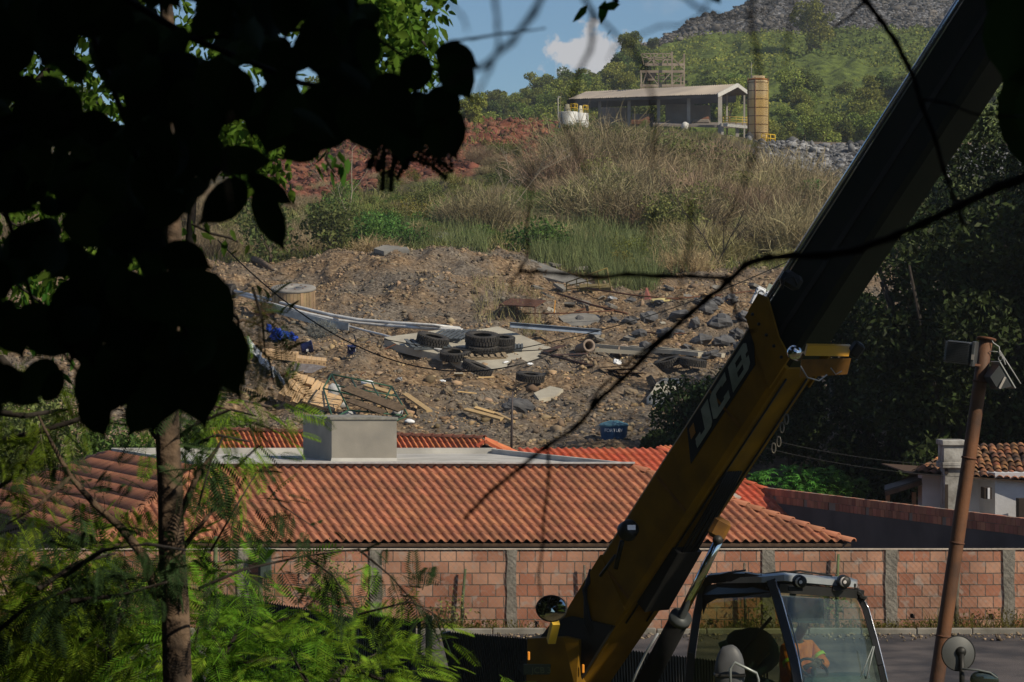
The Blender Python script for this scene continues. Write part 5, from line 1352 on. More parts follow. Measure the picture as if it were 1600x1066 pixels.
def strips(p0, d, ln, w, bend, rngx):
    """thin bent ribbons: two quads each, p0 (N,3) base, d dir, ln length"""
    n = len(p0); s = np.cross(d, rngx.normal(size=(n, 3))); s /= np.linalg.norm(s, axis=1, keepdims=True)+1e-9
    w = np.broadcast_to(np.asarray(w).reshape(-1, 1), (n, 1)); ln = np.asarray(ln).reshape(-1, 1)
    b = rngx.normal(size=(n, 3))*bend*ln
    p1 = p0+d*ln*.5+b*.4; p2 = p0+d*ln+b
    v = np.stack([p0-s*w*.5, p0+s*w*.5, p1+s*w*.4, p1-s*w*.4, p2+s*w*.12, p2-s*w*.12], 1).reshape(-1, 3)
    i = np.arange(n)[:, None]*6
    f = np.concatenate([i+np.array([[0, 1, 2, 3]]), i+np.array([[3, 2, 4, 5]])])
    return v, f
def merge(parts):
    vs = []; fs = []; o = 0
    for v, f in parts: vs.append(v); fs.append(f+o); o += len(v)
    return np.concatenate(vs), np.concatenate(fs)

def twig_bush(seed, n=1500, R=2.0, H=2.6, w=.022):
    """dry many-branched bush, thin sticks fanning out of the ground"""
    r = np.random.default_rng(seed)
    b = np.stack([r.normal(0, .3*R, n//6), r.normal(0, .3*R, n//6), np.zeros(n//6)], 1)
    d = np.stack([b[:, 0]/R*1.6+r.normal(0, .35, n//6), b[:, 1]/R*1.6+r.normal(0, .35, n//6), np.full(n//6, 1.2)], 1); d /= np.linalg.norm(d, axis=1, keepdims=True)
    ln = H*r.uniform(.5, 1.05, n//6)
    p1 = strips(b, d, ln, w*1.3, .12, r)
    k = r.integers(0, n//6, n); t = r.uniform(.25, 1, n)
    q = b[k]+d[k]*(ln[k]*t)[:, None]; dd = d[k]+r.normal(0, .65, (n, 3)); dd /= np.linalg.norm(dd, axis=1, keepdims=True)
    p2 = strips(q, dd, H*r.uniform(.15, .4, n), w, .2, r)
    return merge([p1, p2])
def leaf_bush(seed, n=1600, R=1.6, H=1.8, leaf=.16):
    r = np.random.default_rng(seed); bl = []
    for i in range(7):
        a = r.uniform(0, 6.28); q = r.uniform(0, .6)*R; rr = r.uniform(.35, .6)*R
        bl.append((q*math.cos(a), q*math.sin(a), r.uniform(.35, .8)*H, rr, rr, rr*.8*H/R))
    c = shell_pts(bl, n, r, .3); c = c[c[:, 2] > 0]
    return leaf_quads(c, r.uniform(.6, 1.4, len(c))*leaf, r, .3, .55)
def crown_mesh(seed, n=2600, R=3.0, H=5.5, leaf=.42, k=11, low=.25, asp=.7):
    r = np.random.default_rng(seed); bl = [(0, 0, H*.62, R*.6, R*.6, H*.28)]
    for i in range(k):
        a = r.uniform(0, 6.28); q = r.uniform(.25, .75)*R; rr = r.uniform(.22, .42)*R
        bl.append((q*math.cos(a), q*math.sin(a), r.uniform(low+.1, .92)*H, rr, rr, rr*.85))
    c = shell_pts(bl, n, r, .5)
    return leaf_quads(c, r.uniform(.6, 1.5, len(c))*leaf, r, .4, asp)

def make_plant(name, arr, leafm, label, cat, group, stems, part="foliage", stemm=None):
    o = bpy.data.objects.new(name, None); COL.objects.link(o); ORG[o.name] = Vector((0, 0, 0))
    tag(o, label, cat, group)
    link(part, mesh_np(part, arr[0], arr[1], leafm), o)
    if stems:
        mb = MB()
        for pts, rad in stems: mb.tube(pts, rad, 6)
        mb.part("trunk" if cat == "tree" else "stem", stemm or M_bark, o)
    return o
def stems_for(H, R, n, r0, seed):
    r = random.Random(seed); out_ = []
    out_.append(([(0, 0, -.3), (r.uniform(-.1, .1), 0, H*.3), (r.uniform(-.2, .2), .1, H*.62)], [r0, r0*.8, r0*.35]))
    for i in range(n):
        a = r.uniform(0, 6.28); out_.append(([(0, 0, H*r.uniform(.15, .35)), (math.cos(a)*R*.3, math.sin(a)*R*.3, H*.5), (math.cos(a)*R*.6, math.sin(a)*R*.6, H*r.uniform(.6, .85))], [r0*.5, r0*.35, r0*.12]))
    return out_

PL = {}
for i in range(4):
    PL['dry', i] = (twig_bush(100+i, 2400, 1.9+.3*i, 2.0+.25*i), L_dry)
for i in range(3):
    PL['straw', i] = (twig_bush(120+i, 2000, 1.6, 1.5, .024), L_straw)
    PL['olive', i] = (leaf_bush(130+i, 1500, 1.7, 1.9, .15), L_olive)
    PL['green', i] = (leaf_bush(140+i, 1500, 1.6, 1.7, .15), L_green)
    PL['yel', i] = (leaf_bush(150+i, 900, 1.5, 1.8, .13), L_yel)
LAB = {
 'dry': ("brown leafless bush on the slope between the rubble and the shed", "bush", "brown leafless bushes on the slope", "dry_bush"),
 'straw': ("straw coloured dry bush on the slope above the rubble", "bush", "straw coloured bushes on the slope", "dry_bush"),
 'olive': ("olive green bush on the slope below the shed", "bush", "olive bushes on the slope", "leafy_bush"),
 'green': ("fresh green bush at the foot of the slope", "bush", "green bushes on the slope", "leafy_bush"),
 'yel': ("yellow green bush on the slope left of the brown bushes", "bush", "yellow green bushes on the slope", "leafy_bush")}
PROTO = {}
def put(kind, i, p, s, rz):
    key = (kind, i)
    if key not in PROTO:
        arr, m = PL[key]; lb = LAB[kind]
        o = make_plant(lb[3], arr, m, lb[0], lb[1], lb[2], None if kind in ('dry', 'straw') else stems_for(1.6, 1.2, 3, .05, i), part="twigs" if kind in ('dry', 'straw') else "foliage")
        PROTO[key] = o
    else: o = copy_tree(PROTO[key])
    o.location = p; o.scale = s; o.rotation_euler = (0, 0, rz)
# zones in (u, D): kind, u0,u1, D0,D1, count, scale
ZN = [('dry', 720, 1290, 172, 205, 42, 1.0), ('dry', 900, 1180, 205, 250, 26, 1.0), ('dry', 300, 520, 150, 182, 24, 1.0), ('dry', 720, 1250, 152, 175, 18, .8), ('dry', 930, 1180, 165, 200, 24, 1.35), ('olive', 760, 1250, 160, 205, 36, 1.3), ('yel', 850, 1200, 185, 225, 16, 1.1), ('green', 860, 960, 185, 215, 12, 1.3),
      ('straw', 820, 1300, 146, 205, 26, 1.1), ('straw', 300, 700, 145, 182, 24, .9), ('straw', 900, 1280, 200, 262, 26, 1.2),
      ('olive', 560, 740, 160, 184, 18, 1.1), ('olive', 740, 960, 165, 205, 26, 1.3), ('olive', 460, 760, 184, 240, 8, .7), ('dry', 460, 760, 184, 215, 12, .7), ('olive', 850, 1180, 200, 240, 20, 1.1), ('olive', 860, 1200, 225, 262, 34, 1.2), ('olive', 340, 560, 145, 190, 13, 1.0), ('olive', 1000, 1280, 150, 230, 10, .9), ('olive', 700, 860, 225, 262, 8, .8),
      ('green', 500, 700, 148, 180, 30, 1.0), ('green', 740, 1010, 147, 156, 6, .8), ('green', 800, 900, 165, 200, 10, .9), ('green', 1240, 1340, 175, 215, 8, 1.4), ('yel', 600, 720, 162, 190, 18, 1.0), ('yel', 480, 560, 160, 185, 6, .8), ('olive', -500, 320, 150, 280, 8, 1.6), ('dry', -500, 320, 150, 260, 14, 1.3), ('yel', 960, 1010, 143, 150, 5, .7),
      ('dry', 1180, 1330, 150, 200, 14, .8), ('straw', 500, 880, 205, 262, 10, .6), ('dry', 410, 600, 205, 235, 10, .6), ('olive', 600, 880, 206, 260, 8, .6)]
rp = random.Random(77)
for kind, u0, u1, d0, d1, n, s0 in ZN:
    nv = 4 if kind == 'dry' else 3
    for q in range(n):
        uu = rp.uniform(u0, u1); D = rp.uniform(d0, d1); x = (uu-800)/F*D; s = s0*rp.uniform(.65, 1.35)*float(np.interp(D, [150, 200, 225, 262], [1, .9, .5, .2])*np.interp(uu, [1130, 1200], [1, .6 if D > 190 else 1])*((.5 if D > 163 else .75) if uu < 870 and D > 154 else 1)*rp.choice((.6, .8, 1, 1, 1.25)))
        if u0 < 620 and d0 > 204 and rp.random() < .2: continue
        put(kind, rp.randrange(nv), (x, D, tz(x, D)-.15), (s, s, s*rp.uniform(.8, 1.15)), rp.uniform(0, 6.28))

def cover(name, zones, ln, w, m, label, seed, lean=.35):
    """ground cover of thin blades: ONE stuff object"""
    r = np.random.default_rng(seed); P0 = []
    for u0, u1, d0, d1, n in zones:
        u = r.uniform(u0, u1, n); D = np.sqrt(r.uniform(d0**2, d1**2, n)); x = (u-800)/F*D
        kk_ = fbm(x*.25, D*.12, seed, 3) > -.28
        x = x[kk_]; D = D[kk_]
        P0.append(np.stack([x, D, terr(x, D)-.05], 1))
    P0 = np.concatenate(P0); n = len(P0)
    d = r.normal(0, lean, (n, 3)); d[:, 2] = 1; d /= np.linalg.norm(d, axis=1, keepdims=True)
    v, f = strips(P0, d, r.uniform(.4, 1.2, n)*ln, w, .2, r)
    return tag(link(name, mesh_np(name, v, f, m)), label, "grass", kind='stuff')
cover("dry_grass", [(250, 640, 146, 180, 7000), (640, 880, 146, 184, 3500), (880, 1350, 146, 205, 7500), (880, 1190, 200, 262, 9000), (740, 850, 118, 131, 900), (1150, 1400, 150, 225, 3000), (560, 880, 206, 262, 500)], .6, .026, L_straw, "dry straw coloured grass and weeds covering the slope below the shed", 31)
cover("tall_grass", [(742, 1000, 143, 157, 10000), (700, 1080, 142, 168, 5000), (620, 760, 148, 165, 2500), (930, 1030, 139, 146, 2000)], 1.15, .032, L_grass, "tall green grass at the foot of the brown bushes", 32, .22)
cover("green_weeds", [(300, 640, 146, 180, 10000), (640, 880, 146, 188, 5500), (880, 1300, 146, 205, 9500), (880, 1180, 205, 262, 12000), (480, 880, 206, 262, 2500), (1100, 1400, 175, 230, 5000), (-600, 300, 146, 300, 14000)], .6, .07, L_olive, "low green weeds growing between the bushes on the slope", 33, .6)
cover("grass_verge", [], 1, 1, L_green, "x", 1) if False else None

# hillside cover: leaf clumps
def hill_cover(name, n, m, label, seed, size, u0=560, u1=1650, d0=345, d1=575, thr=-.2):
    r = np.random.default_rng(seed)
    u = r.uniform(u0, u1, n); D = np.sqrt(r.uniform(d0**2, d1**2, n)); x = (u-800)/F*D
    k_ = (fbm(x*.06, D*.06, seed, 4) > thr); x = x[k_]; D = D[k_]
    c = np.stack([x, D, terr(x, D)+r.uniform(0, 1.0, len(x))*size*1.6], 1)
    v, f = leaf_quads(c, r.uniform(.5, 1.5, len(c))*size, r, .2, .7)
    return tag(link(name, mesh_np(name, v, f, m)), label, "scrub", kind='stuff')
hill_cover("hillside_scrub", 70000, L_hill2, "light green scrub and grass covering the terraced hill behind the shed", 41, .42, thr=-.05)
hill_cover("hillside_undergrowth", 50000, L_hill, "dark green undergrowth on the hill behind the shed", 42, .6, thr=.12)
# hill trees
TR = []
for i in range(4):
    H = 7+i*.8; o = make_plant("broadleaf_tree", crown_mesh(200+i, 4200, 3.4+.3*i, H, .42, 15, .05, .6), L_hill if i % 2 == 0 else L_hill2, "leafy tree in the woods on the hillside behind the shed", "tree", "trees on the hillside behind the shed", stems_for(H, 3, 4, .2, i))
    TR.append(o)
first = [True]*4
def put_tree(i, x, D, s, label=None, dz=-.3):
    if first[i]: o = TR[i]; first[i] = False
    else: o = copy_tree(TR[i])
    o.location = (x, D, tz(x, D)+dz); o.scale = (s, s, s*rp.uniform(.8, 1.1)); o.rotation_euler = (0, 0, rp.uniform(0, 6.28))
    if label: o['label'] = label; 
    return o
def hill_trees(u0, u1, d0, d1, n, s0):
    for q in range(n):
        uu = rp.uniform(u0, u1); D = rp.uniform(d0, d1); put_tree(rp.randrange(4), (uu-800)/F*D, D, s0*rp.uniform(.6, 1.2))
hill_trees(640, 900, 350, 500, 70, .62); hill_trees(820, 1010, 360, 510, 60, .62); hill_trees(1150, 1420, 318, 385, 40, .66); hill_trees(1180, 1650, 345, 420, 26, .6); hill_trees(1010, 1150, 350, 420, 14, .6); hill_trees(740, 1010, 500, 522, 18, .28); hill_trees(1050, 1650, 470, 500, 8, .35)
hill_trees(560, 760, 300, 345, 10, .5); hill_trees(-500, 560, 285, 400, 45, .8)
x_ = (868-800)/F*512; o = put_tree(1, x_, 505, .6, "tallest tree on the left skyline of the hill under the white cloud"); 
x_ = (1258-800)/F*520; o = put_tree(3, x_, 505, 2.3, "big pale green tree standing out below the dark waste rock"); o.scale = (1.0, 1.0, 1.1)
for uu, s in ((986, .7), (1020, .45)): put_tree(0, (uu-800)/F*575, 575, s)
x_ = (738-800)/F*262; o = put_tree(1, x_, 262, .45, "round olive bush at the top of the red earth bank"); 

# ------------------------------------------------------------------ dark trees on the right
DK_ = [("tall dark evergreen tree right of the boom, nearest the pole", 12.0, 76, 10.5, 3.6), ("dark broad tree behind the middle of the boom", 11.5, 86, 8.6, 3.4), ("dark tree at the right edge of the view behind the cottage", 15.2, 79, 14.5, 4.6),
       ("tall dark tree behind the boom with a higher crown", 14.5, 94, 13, 4.2), ("dark tree farthest back beside the boom edge", 17.5, 98, 16, 5.0), ("dark tree outside right of the cottage", 20, 84, 16, 6)]
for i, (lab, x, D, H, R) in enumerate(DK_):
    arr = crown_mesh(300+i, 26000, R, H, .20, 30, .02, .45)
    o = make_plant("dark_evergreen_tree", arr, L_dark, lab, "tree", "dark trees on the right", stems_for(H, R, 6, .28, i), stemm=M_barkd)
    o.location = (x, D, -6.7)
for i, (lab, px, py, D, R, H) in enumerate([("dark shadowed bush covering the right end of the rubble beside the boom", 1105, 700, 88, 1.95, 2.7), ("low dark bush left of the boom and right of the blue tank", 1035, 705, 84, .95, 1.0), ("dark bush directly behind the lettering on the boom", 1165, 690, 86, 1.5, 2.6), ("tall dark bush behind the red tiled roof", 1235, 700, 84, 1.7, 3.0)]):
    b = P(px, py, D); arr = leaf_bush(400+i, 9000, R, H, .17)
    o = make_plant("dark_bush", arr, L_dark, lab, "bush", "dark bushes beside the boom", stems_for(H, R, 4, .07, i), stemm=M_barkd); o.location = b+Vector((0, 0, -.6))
# off to the right: unseen trees added to keep the dark trees in shade
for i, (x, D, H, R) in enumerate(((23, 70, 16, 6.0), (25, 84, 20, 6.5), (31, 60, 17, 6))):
    o = make_plant("unseen_shade_tree", crown_mesh(320+i, 9000, R, H, .55, 18, .1), L_dark, "unseen dark tree added outside the right edge to cast shade", "tree", "unseen trees added for shade at right", stems_for(H, R, 5, .35, i), stemm=M_barkd); o.location = (x, D, -6.8)

# cassava bush behind the grey wall: palmate leaves
def palmate(seed, n, R, H, size):
    r = np.random.default_rng(seed); c = shell_pts([(0, 0, H*.5, R, R*.6, H*.5), (R*.5, 0, H*.55, R*.6, R*.5, H*.45), (-R*.5, 0, H*.45, R*.6, R*.5, H*.4)], n, r, .6)
    out_ = []
    base = r.uniform(0, 6.28, n); nrm = r.normal(0, .35, (n, 3)); nrm[:, 2] += 1; nrm /= np.linalg.norm(nrm, axis=1, keepdims=True)
    ax = np.cross(nrm, np.array([[1, 0, .1]])); ax /= np.linalg.norm(ax, axis=1, keepdims=True); ay = np.cross(nrm, ax)
    for k in range(7):
        a = base+(k-3)*.62; d = ax*np.cos(a)[:, None]+ay*np.sin(a)[:, None]; s = np.cross(nrm, d); L_ = size*(1-.12*abs(k-3))
        v = np.stack([c, c+d*L_*.5+s*L_*.11, c+d*L_-nrm*L_*.25, c+d*L_*.5-s*L_*.11], 1).reshape(-1, 3); out_.append((v, np.arange(n*4).reshape(n, 4)))
    return merge(out_)
L_cas = leafmat("bright_cassava_leaves", (.10, .21, .035), (.06, .14, .02), .35, .3)
for i, (px, py, D, R, H, n, lab) in enumerate(((1225, 800, 76, 1.0, 1.3, 420, "bright green cassava bush behind the grey wall, nearest the boom"), (1275, 795, 76.5, .9, 1.15, 360, "bright green cassava bush behind the grey wall, in the middle"), (1330, 785, 77, .5, .75, 80, "small bright green cassava plant at the right end of the green bushes"))):
    o = make_plant("cassava_bush", palmate(500+i, n, R, H, .20), L_cas, lab, "plant", "green cassava plants behind the grey wall", stems_for(H, R, 4, .02, i)); o.location = P(px, py, D)
# verge weeds at the foot of the brick wall
r = np.random.default_rng(8); n = 5200; u = r.uniform(-200, 1800, n); x = (u-800)/F*53.6; D = r.uniform(53.15, 53.93, n)
dens = fbm(x*.7, D*0+1, 5, 3); kpp = (dens > -.25+.5*r.random(n)-(u > 1450)*.3); x = x[kpp]; D = D[kpp]; dens = dens[kpp]; u = u[kpp]; n = len(x)
d = r.normal(0, .5, (n, 3)); d[:, 2] = 1; d /= np.linalg.norm(d, axis=1, keepdims=True)
v1, f1 = strips(np.stack([x, D, np.full(n, -5.44)], 1), d, r.uniform(.06, .20, n)*(1+.9*(u > 1450)), .012, .3, r)
v2, f2 = leaf_quads(np.stack([x, D, -5.42+r.uniform(0, .16, n)*(1+1.2*(u > 1480))], 1), r.uniform(.03, .07, n), r, .5, .6)
v, f = merge([(v1, f1), (v2, f2)]); tag(link("verge_weeds", mesh_np("verge_weeds", v, f, L_yel)), "thin weeds along the foot of the brick wall", "weeds", kind='stuff')
# climbing weeds on the left part of the wall
for i, (px, py, w, h) in enumerate(((520, 905, .35, .5), (705, 960, .35, .4), (1300, 940, .35, .35), (1180, 965, .4, .4))):
    b = P(px, py, 53.75); rr_ = np.random.default_rng(60+i); n = 260
    c = np.stack([rr_.normal(0, w*.5, n), rr_.normal(0, .06, n), rr_.normal(0, h*.5, n)], 1)
    v, f = leaf_quads(c, rr_.uniform(.04, .09, n), rr_, .2, .5)
    o = link("creeper", mesh_np("creeper", v, f, L_olive), None, b); tag(o, ["creeper hanging on the mossy post left of the middle of the brick wall", "creeper around the broken hole at the foot of the brick wall", "creeper on the brick wall seen through the windscreen", "creeper on the column seen through the side window"][i], "creeper")
# trees behind the houses at far left
for i, (px, D, H, R, lab) in enumerate(((330, 80, 3.6, 1.9, "light green bush tree behind the left end of the flat slab"), (210, 78, 4.0, 2.2, "green bush tree behind the left tiled slope, next to the thick trunk"), (90, 79, 5.0, 2.6, "dark green bush tree behind the far left tiled slope"), (0, 80, 6.0, 3.0, "big bushy tree at the left edge behind the roof"))):
    x = (px-800)/F*D; o = make_plant("bushy_tree", crown_mesh(600+i, 6500, R, H, .17, 14, .05, .45), L_green if i < 2 else L_olive, lab, "tree", "bushy trees behind the houses at left", stems_for(H, R, 5, .09, i)); o.location = (x, D, -6.4 if i else -5.6)
# bare thin trees
def bare_tree(name, base, H, seed, m, label, lean=0.0, rad=.05):
    r = random.Random(seed); o = root(name, base, label, "tree"); mb = MB(); base = Vector(base)
    def grow(p, d, L_, rad_, lv):
        pts = [p]; q = p; dd = Vector(d)
        for i in range(4):
            dd = (dd+Vector((r.uniform(-.18, .18), r.uniform(-.18, .18), r.uniform(-.05, .12)))).normalized(); q = q+dd*L_/4; pts.append(q)
        mb.tube(pts, [rad_*(1-.16*i) for i in range(5)], 5, cap=False)
        if lv < 3:
            for k in range(4 if lv < 2 else 3):
                t = r.randint(1, 4); nd = (dd+Vector((r.uniform(-.9, .9), r.uniform(-.9, .9), r.uniform(-.2, .5)))).normalized(); grow(pts[t], nd, L_*r.uniform(.4, .65), rad_*.5, lv+1)
    grow(base, (lean, 0, 1), H, rad, 0); mb.part("branches", m, o); return o
for i, (px, py, D, H, ln, lab) in enumerate(((1130, 400, 150, 4.2, -.5, "bare dark forked sapling among the brown bushes, leaning left"), (1118, 402, 151, 3.4, .7, "bare dark sapling leaning right beside the forked one"), (545, 340, 158, 5.0, -.05, "thin bare straight sapling above the green bushes at left"), (775, 385, 160, 4.0, .9, "fallen bare pale branch arching over the brown bushes"), (740, 380, 160, 3.2, 1.3, "low bare pale branch stretching right from the brown bushes"))):
    x = (px-800)/F*D; bare_tree("bare_sapling", (x, D, tz(x, D)), H, i+3, M_barkd if i < 2 else mat("pale_dead_wood", (.32, .27, .20), .9, var=.3), lab, ln, .045)
# ------------------------------------------------------------------ telehandler
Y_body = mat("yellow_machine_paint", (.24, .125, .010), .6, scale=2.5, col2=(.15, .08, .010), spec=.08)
K_body = mat("black_machine_paint", (.015, .015, .014), .5, scale=3, col2=(.025, .024, .022), spec=.25)
K_rub = mat("black_rubber_hose", (.012, .012, .012), .6)
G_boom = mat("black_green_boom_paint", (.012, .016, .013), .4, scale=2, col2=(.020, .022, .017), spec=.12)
M_chrome = mat("chrome", (.7, .7, .7), .08, metal=1.0)
M_ygr = mat("dusty_brown_yellow", (.20, .095, .02), .7, scale=4, col2=(.10, .05, .018), spec=.1)
def glassmat(name, tintc, refl=.18):
    m = bpy.data.materials.new(name); m.use_nodes = True; n = m.node_tree; n.nodes.clear(); L = n.links.new
    o = n.nodes.new("ShaderNodeOutputMaterial"); tr = n.nodes.new("ShaderNodeBsdfTransparent"); tr.inputs[0].default_value = (*tintc, 1)
    gl = n.nodes.new("ShaderNodeBsdfGlossy"); gl.inputs['Roughness'].default_value = .02; gl.inputs[0].default_value = (.9, .95, .95, 1)
    fr = n.nodes.new("ShaderNodeLayerWeight"); fr.inputs[0].default_value = .3; fp_ = n.nodes.new("ShaderNodeMath"); fp_.operation = 'POWER'; fp_.inputs[1].default_value = 3; L(fr.outputs['Facing'], fp_.inputs[0])
    a = n.nodes.new("ShaderNodeMath"); a.operation = 'MULTIPLY_ADD'; a.inputs[1].default_value = .5; a.inputs[2].default_value = refl*.18; L(fp_.outputs[0], a.inputs[0])
    # dusty film
    df = n.nodes.new("ShaderNodeBsdfDiffuse"); df.inputs[0].default_value = (.3, .33, .30, 1)
    t = n.nodes.new("ShaderNodeTexCoord"); nz = n.nodes.new("ShaderNodeTexNoise"); nz.inputs['Scale'].default_value = 2.2; nz.inputs['Detail'].default_value = 8; L(t.outputs['Object'], nz.inputs['Vector'])
    mr = n.nodes.new("ShaderNodeMapRange"); mr.inputs[1].default_value = .4; mr.inputs[2].default_value = .75; mr.inputs[3].default_value = .01; mr.inputs[4].default_value = .10; L(nz.outputs[0], mr.inputs[0])
    m1 = n.nodes.new("ShaderNodeMixShader"); L(a.outputs[0], m1.inputs[0]); L(tr.outputs[0], m1.inputs[1]); L(gl.outputs[0], m1.inputs[2])
    m2 = n.nodes.new("ShaderNodeMixShader"); L(mr.outputs[0], m2.inputs[0]); L(m1.outputs[0], m2.inputs[1]); L(df.outputs[0], m2.inputs[2])
    L(m2.outputs[0], o.inputs[0]); return m
G_side = glassmat("green_tinted_glass", (.62, .66, .48)); G_front = glassmat("pale_windscreen_glass", (.72, .84, .78), .3)
TH = root("telehandler", (2.6, 33, -5.45), "yellow telehandler with its long boom raised to the upper right and a glazed cab", "telehandler")
A = P(918, 1012, 33.4); B = P(1640, -96, 28.6)
ax = (B-A).normalized(); LB = (B-A).length
sideN = ax.cross(Vector((0, 0, 1))).normalized()           # horizontal, to the right of travel
if sideN.x > 0: sideN = -sideN                               # face normal towards viewer-left
upN = sideN.cross(ax).normalized()
if upN.z < 0: upN = -upN
def bp(t, w, h):
    """point on the boom: t metres along, w towards the viewer-left side, h up"""
    return A+ax*t+sideN*w+upN*h
def boxbeam(t0, t1, w, h, ch=.04, skew0=0, skew1=0):
    a = []; b = []
    for x, y in ((-w/2+ch, -h/2), (w/2-ch, -h/2), (w/2, -h/2+ch), (w/2, h/2-ch), (w/2-ch, h/2), (-w/2+ch, h/2), (-w/2, h/2-ch), (-w/2, -h/2+ch)):
        a.append(bp(t0+skew0*y/h, x, y)); b.append(bp(t1+skew1*y/h, x, y))
    return MB().hexa(a, b)
def t_at(py):      # boom length parameter whose axis point shows at photo row py
    lo, hi = 0, LB
    for _ in range(40):
        m = (lo+hi)/2; q = A+ax*m; r_ = 533-q.z/q.y*F
        if r_ > py: lo = m
        else: hi = m
    return lo
WO, HO = .60, .72; WI, HI = .50, .68
tO = t_at(535)
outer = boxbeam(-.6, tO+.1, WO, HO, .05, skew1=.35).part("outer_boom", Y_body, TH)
# thickened lower heel of the boom
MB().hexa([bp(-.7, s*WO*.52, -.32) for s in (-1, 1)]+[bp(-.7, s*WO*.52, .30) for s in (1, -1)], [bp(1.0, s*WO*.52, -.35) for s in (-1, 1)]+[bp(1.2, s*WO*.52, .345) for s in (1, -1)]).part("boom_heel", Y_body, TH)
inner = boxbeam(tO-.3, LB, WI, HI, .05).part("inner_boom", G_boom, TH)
mb = MB()
for s, w_ in ((1, WI/2), (-1, -WI/2)):
    mb.hexa([bp(tO, w_+s*.0, HI/2+.002), bp(tO, w_-s*.05, HI/2+.002), bp(tO, w_-s*.05, HI/2+.03), bp(tO, w_, HI/2+.03)], [bp(LB, w_, HI/2+.002), bp(LB, w_-s*.05, HI/2+.002), bp(LB, w_-s*.05, HI/2+.03), bp(LB, w_, HI/2+.03)])
[mb.tube([bp(tO, s_*(WI/2-.02), HI/2+.03), bp(LB, s_*(WI/2-.02), HI/2+.03)], .028, 12) for s_ in (1, -1)]; mb.part("slide_rail", mat("worn_steel_rail", (.62, .66, .70), .25, metal=.8), inner)
MB().hexa([bp(tO, WI/2+.002, -.06), bp(tO, WI/2+.012, -.06), bp(tO, WI/2+.012, .0), bp(tO, WI/2+.002, .0)], [bp(LB, WI/2+.002, -.06), bp(LB, WI/2+.012, -.06), bp(LB, WI/2+.012, 0), bp(LB, WI/2+.002, 0)]).part("wear_strip", K_body, inner)
# collar plates at the mouth of the outer boom
pk = [bp(tO-.35, WO/2+.012, -.36), bp(tO+.0, WO/2+.012, .37), bp(tO+.10, WO/2+.012, .42), bp(tO+.33, WO/2+.012, .43), bp(tO+.38, WO/2+.012, .30), bp(tO+.16, WO/2+.012, -.10), bp(tO+.10, WO/2+.012, -.36)]
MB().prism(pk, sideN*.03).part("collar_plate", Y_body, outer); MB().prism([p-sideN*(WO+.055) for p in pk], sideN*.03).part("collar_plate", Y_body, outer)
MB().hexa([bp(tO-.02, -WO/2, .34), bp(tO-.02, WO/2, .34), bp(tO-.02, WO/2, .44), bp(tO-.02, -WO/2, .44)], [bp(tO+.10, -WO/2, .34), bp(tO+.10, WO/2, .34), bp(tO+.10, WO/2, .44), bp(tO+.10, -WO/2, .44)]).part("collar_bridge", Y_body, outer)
# lit bracket under the mouth
b0 = P(1262, 541, 29.4)
br = MB(); 
q4 = [P(1258, 556, 29.3), P(1326, 557, 29.6), P(1330, 541, 29.9), P(1262, 540, 29.6)]
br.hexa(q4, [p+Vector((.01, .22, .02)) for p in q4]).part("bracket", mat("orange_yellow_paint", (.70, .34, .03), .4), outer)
MB().hexa([P(1252, 562, 29.2), P(1330, 560, 29.6), P(1324, 585, 29.7), P(1250, 590, 29.3)], [p+Vector((.02, .25, 0)) for p in (P(1252, 562, 29.2), P(1330, 560, 29.6), P(1324, 585, 29.7), P(1250, 590, 29.3))]).part("bracket_web", M_ygr, outer)
MB().lathe(P(1241, 551, 29.0), [(0, .06), (.05, .055), (.075, .02), (.075, -.08), (0, -.08)], 20, M=R3(80, 0, -30)).part("pin_cap", M_chrome, outer)
MB().box(P(1338, 546, 29.8), (.12, .12, .16), rot=R3(20, 30, 20), bev=.02).part("lamp", K_body, outer)
MB().tube([P(1251, 572, 29.0), P(1262, 590, 28.95), P(1280, 595, 29.0), P(1292, 586, 29.1)], .008, 5).part("cable", mat("grey_cable", (.3, .3, .3), .5), outer)
MB().tube([P(1298, 575, 29.1), P(1306, 585, 29.05), P(1315, 580, 29.1)], .006, 5).part("cable", mat("grey_cable", (.3, .3, .3)), outer)
MB().box(P(1236, 438, 28.9), (.22, .2, .16), rot=R3(0, 30, 0), bev=.05).part("hose_block", K_rub, outer)
MB().tube([P(1222, 452, 28.8), P(1226, 436, 28.8), P(1240, 432, 28.8), P(1246, 446, 28.8)], .014, 6).part("hose", K_rub, outer)
# lettering decal on the side face
decM = mat("black_decal", (.012, .013, .012), .5); letM = mat("grey_white_letters", (.26, .28, .22), .65, scale=5, col2=(.16, .18, .13), lo=.4, hi=.7)
t0d, t1d = t_at(712), t_at(566)
MB().hexa([bp(t0d-.10, WO/2+.003, -.02), bp(t0d+.18, WO/2+.003, HO/2-.06), bp(t1d+.30, WO/2+.003, HO/2-.06), bp(t1d-.02, WO/2+.003, -.02)], [bp(t0d-.10, WO/2+.006, -.02), bp(t0d+.18, WO/2+.006, HO/2-.06), bp(t1d+.30, WO/2+.006, HO/2-.06), bp(t1d-.02, WO/2+.006, -.02)]).part("decal", decM, outer)
def glyph(polys, t, wd, name="letter", m=None):
    """polys in letter box units (0..1 across, 0..1 up) laid on the side face, sheared like the decal"""
    mb = MB(); h0, h1 = .02, HO/2-.10
    for poly in polys:
        pts = [bp(t+x*wd+y*.16, WO/2+.009, h0+(h1-h0)*y) for x, y in poly]; mb.prism(pts, sideN*.004)
    return mb.part(name, m or letM, outer)
LW = (t1d-t0d-.10)/3.2
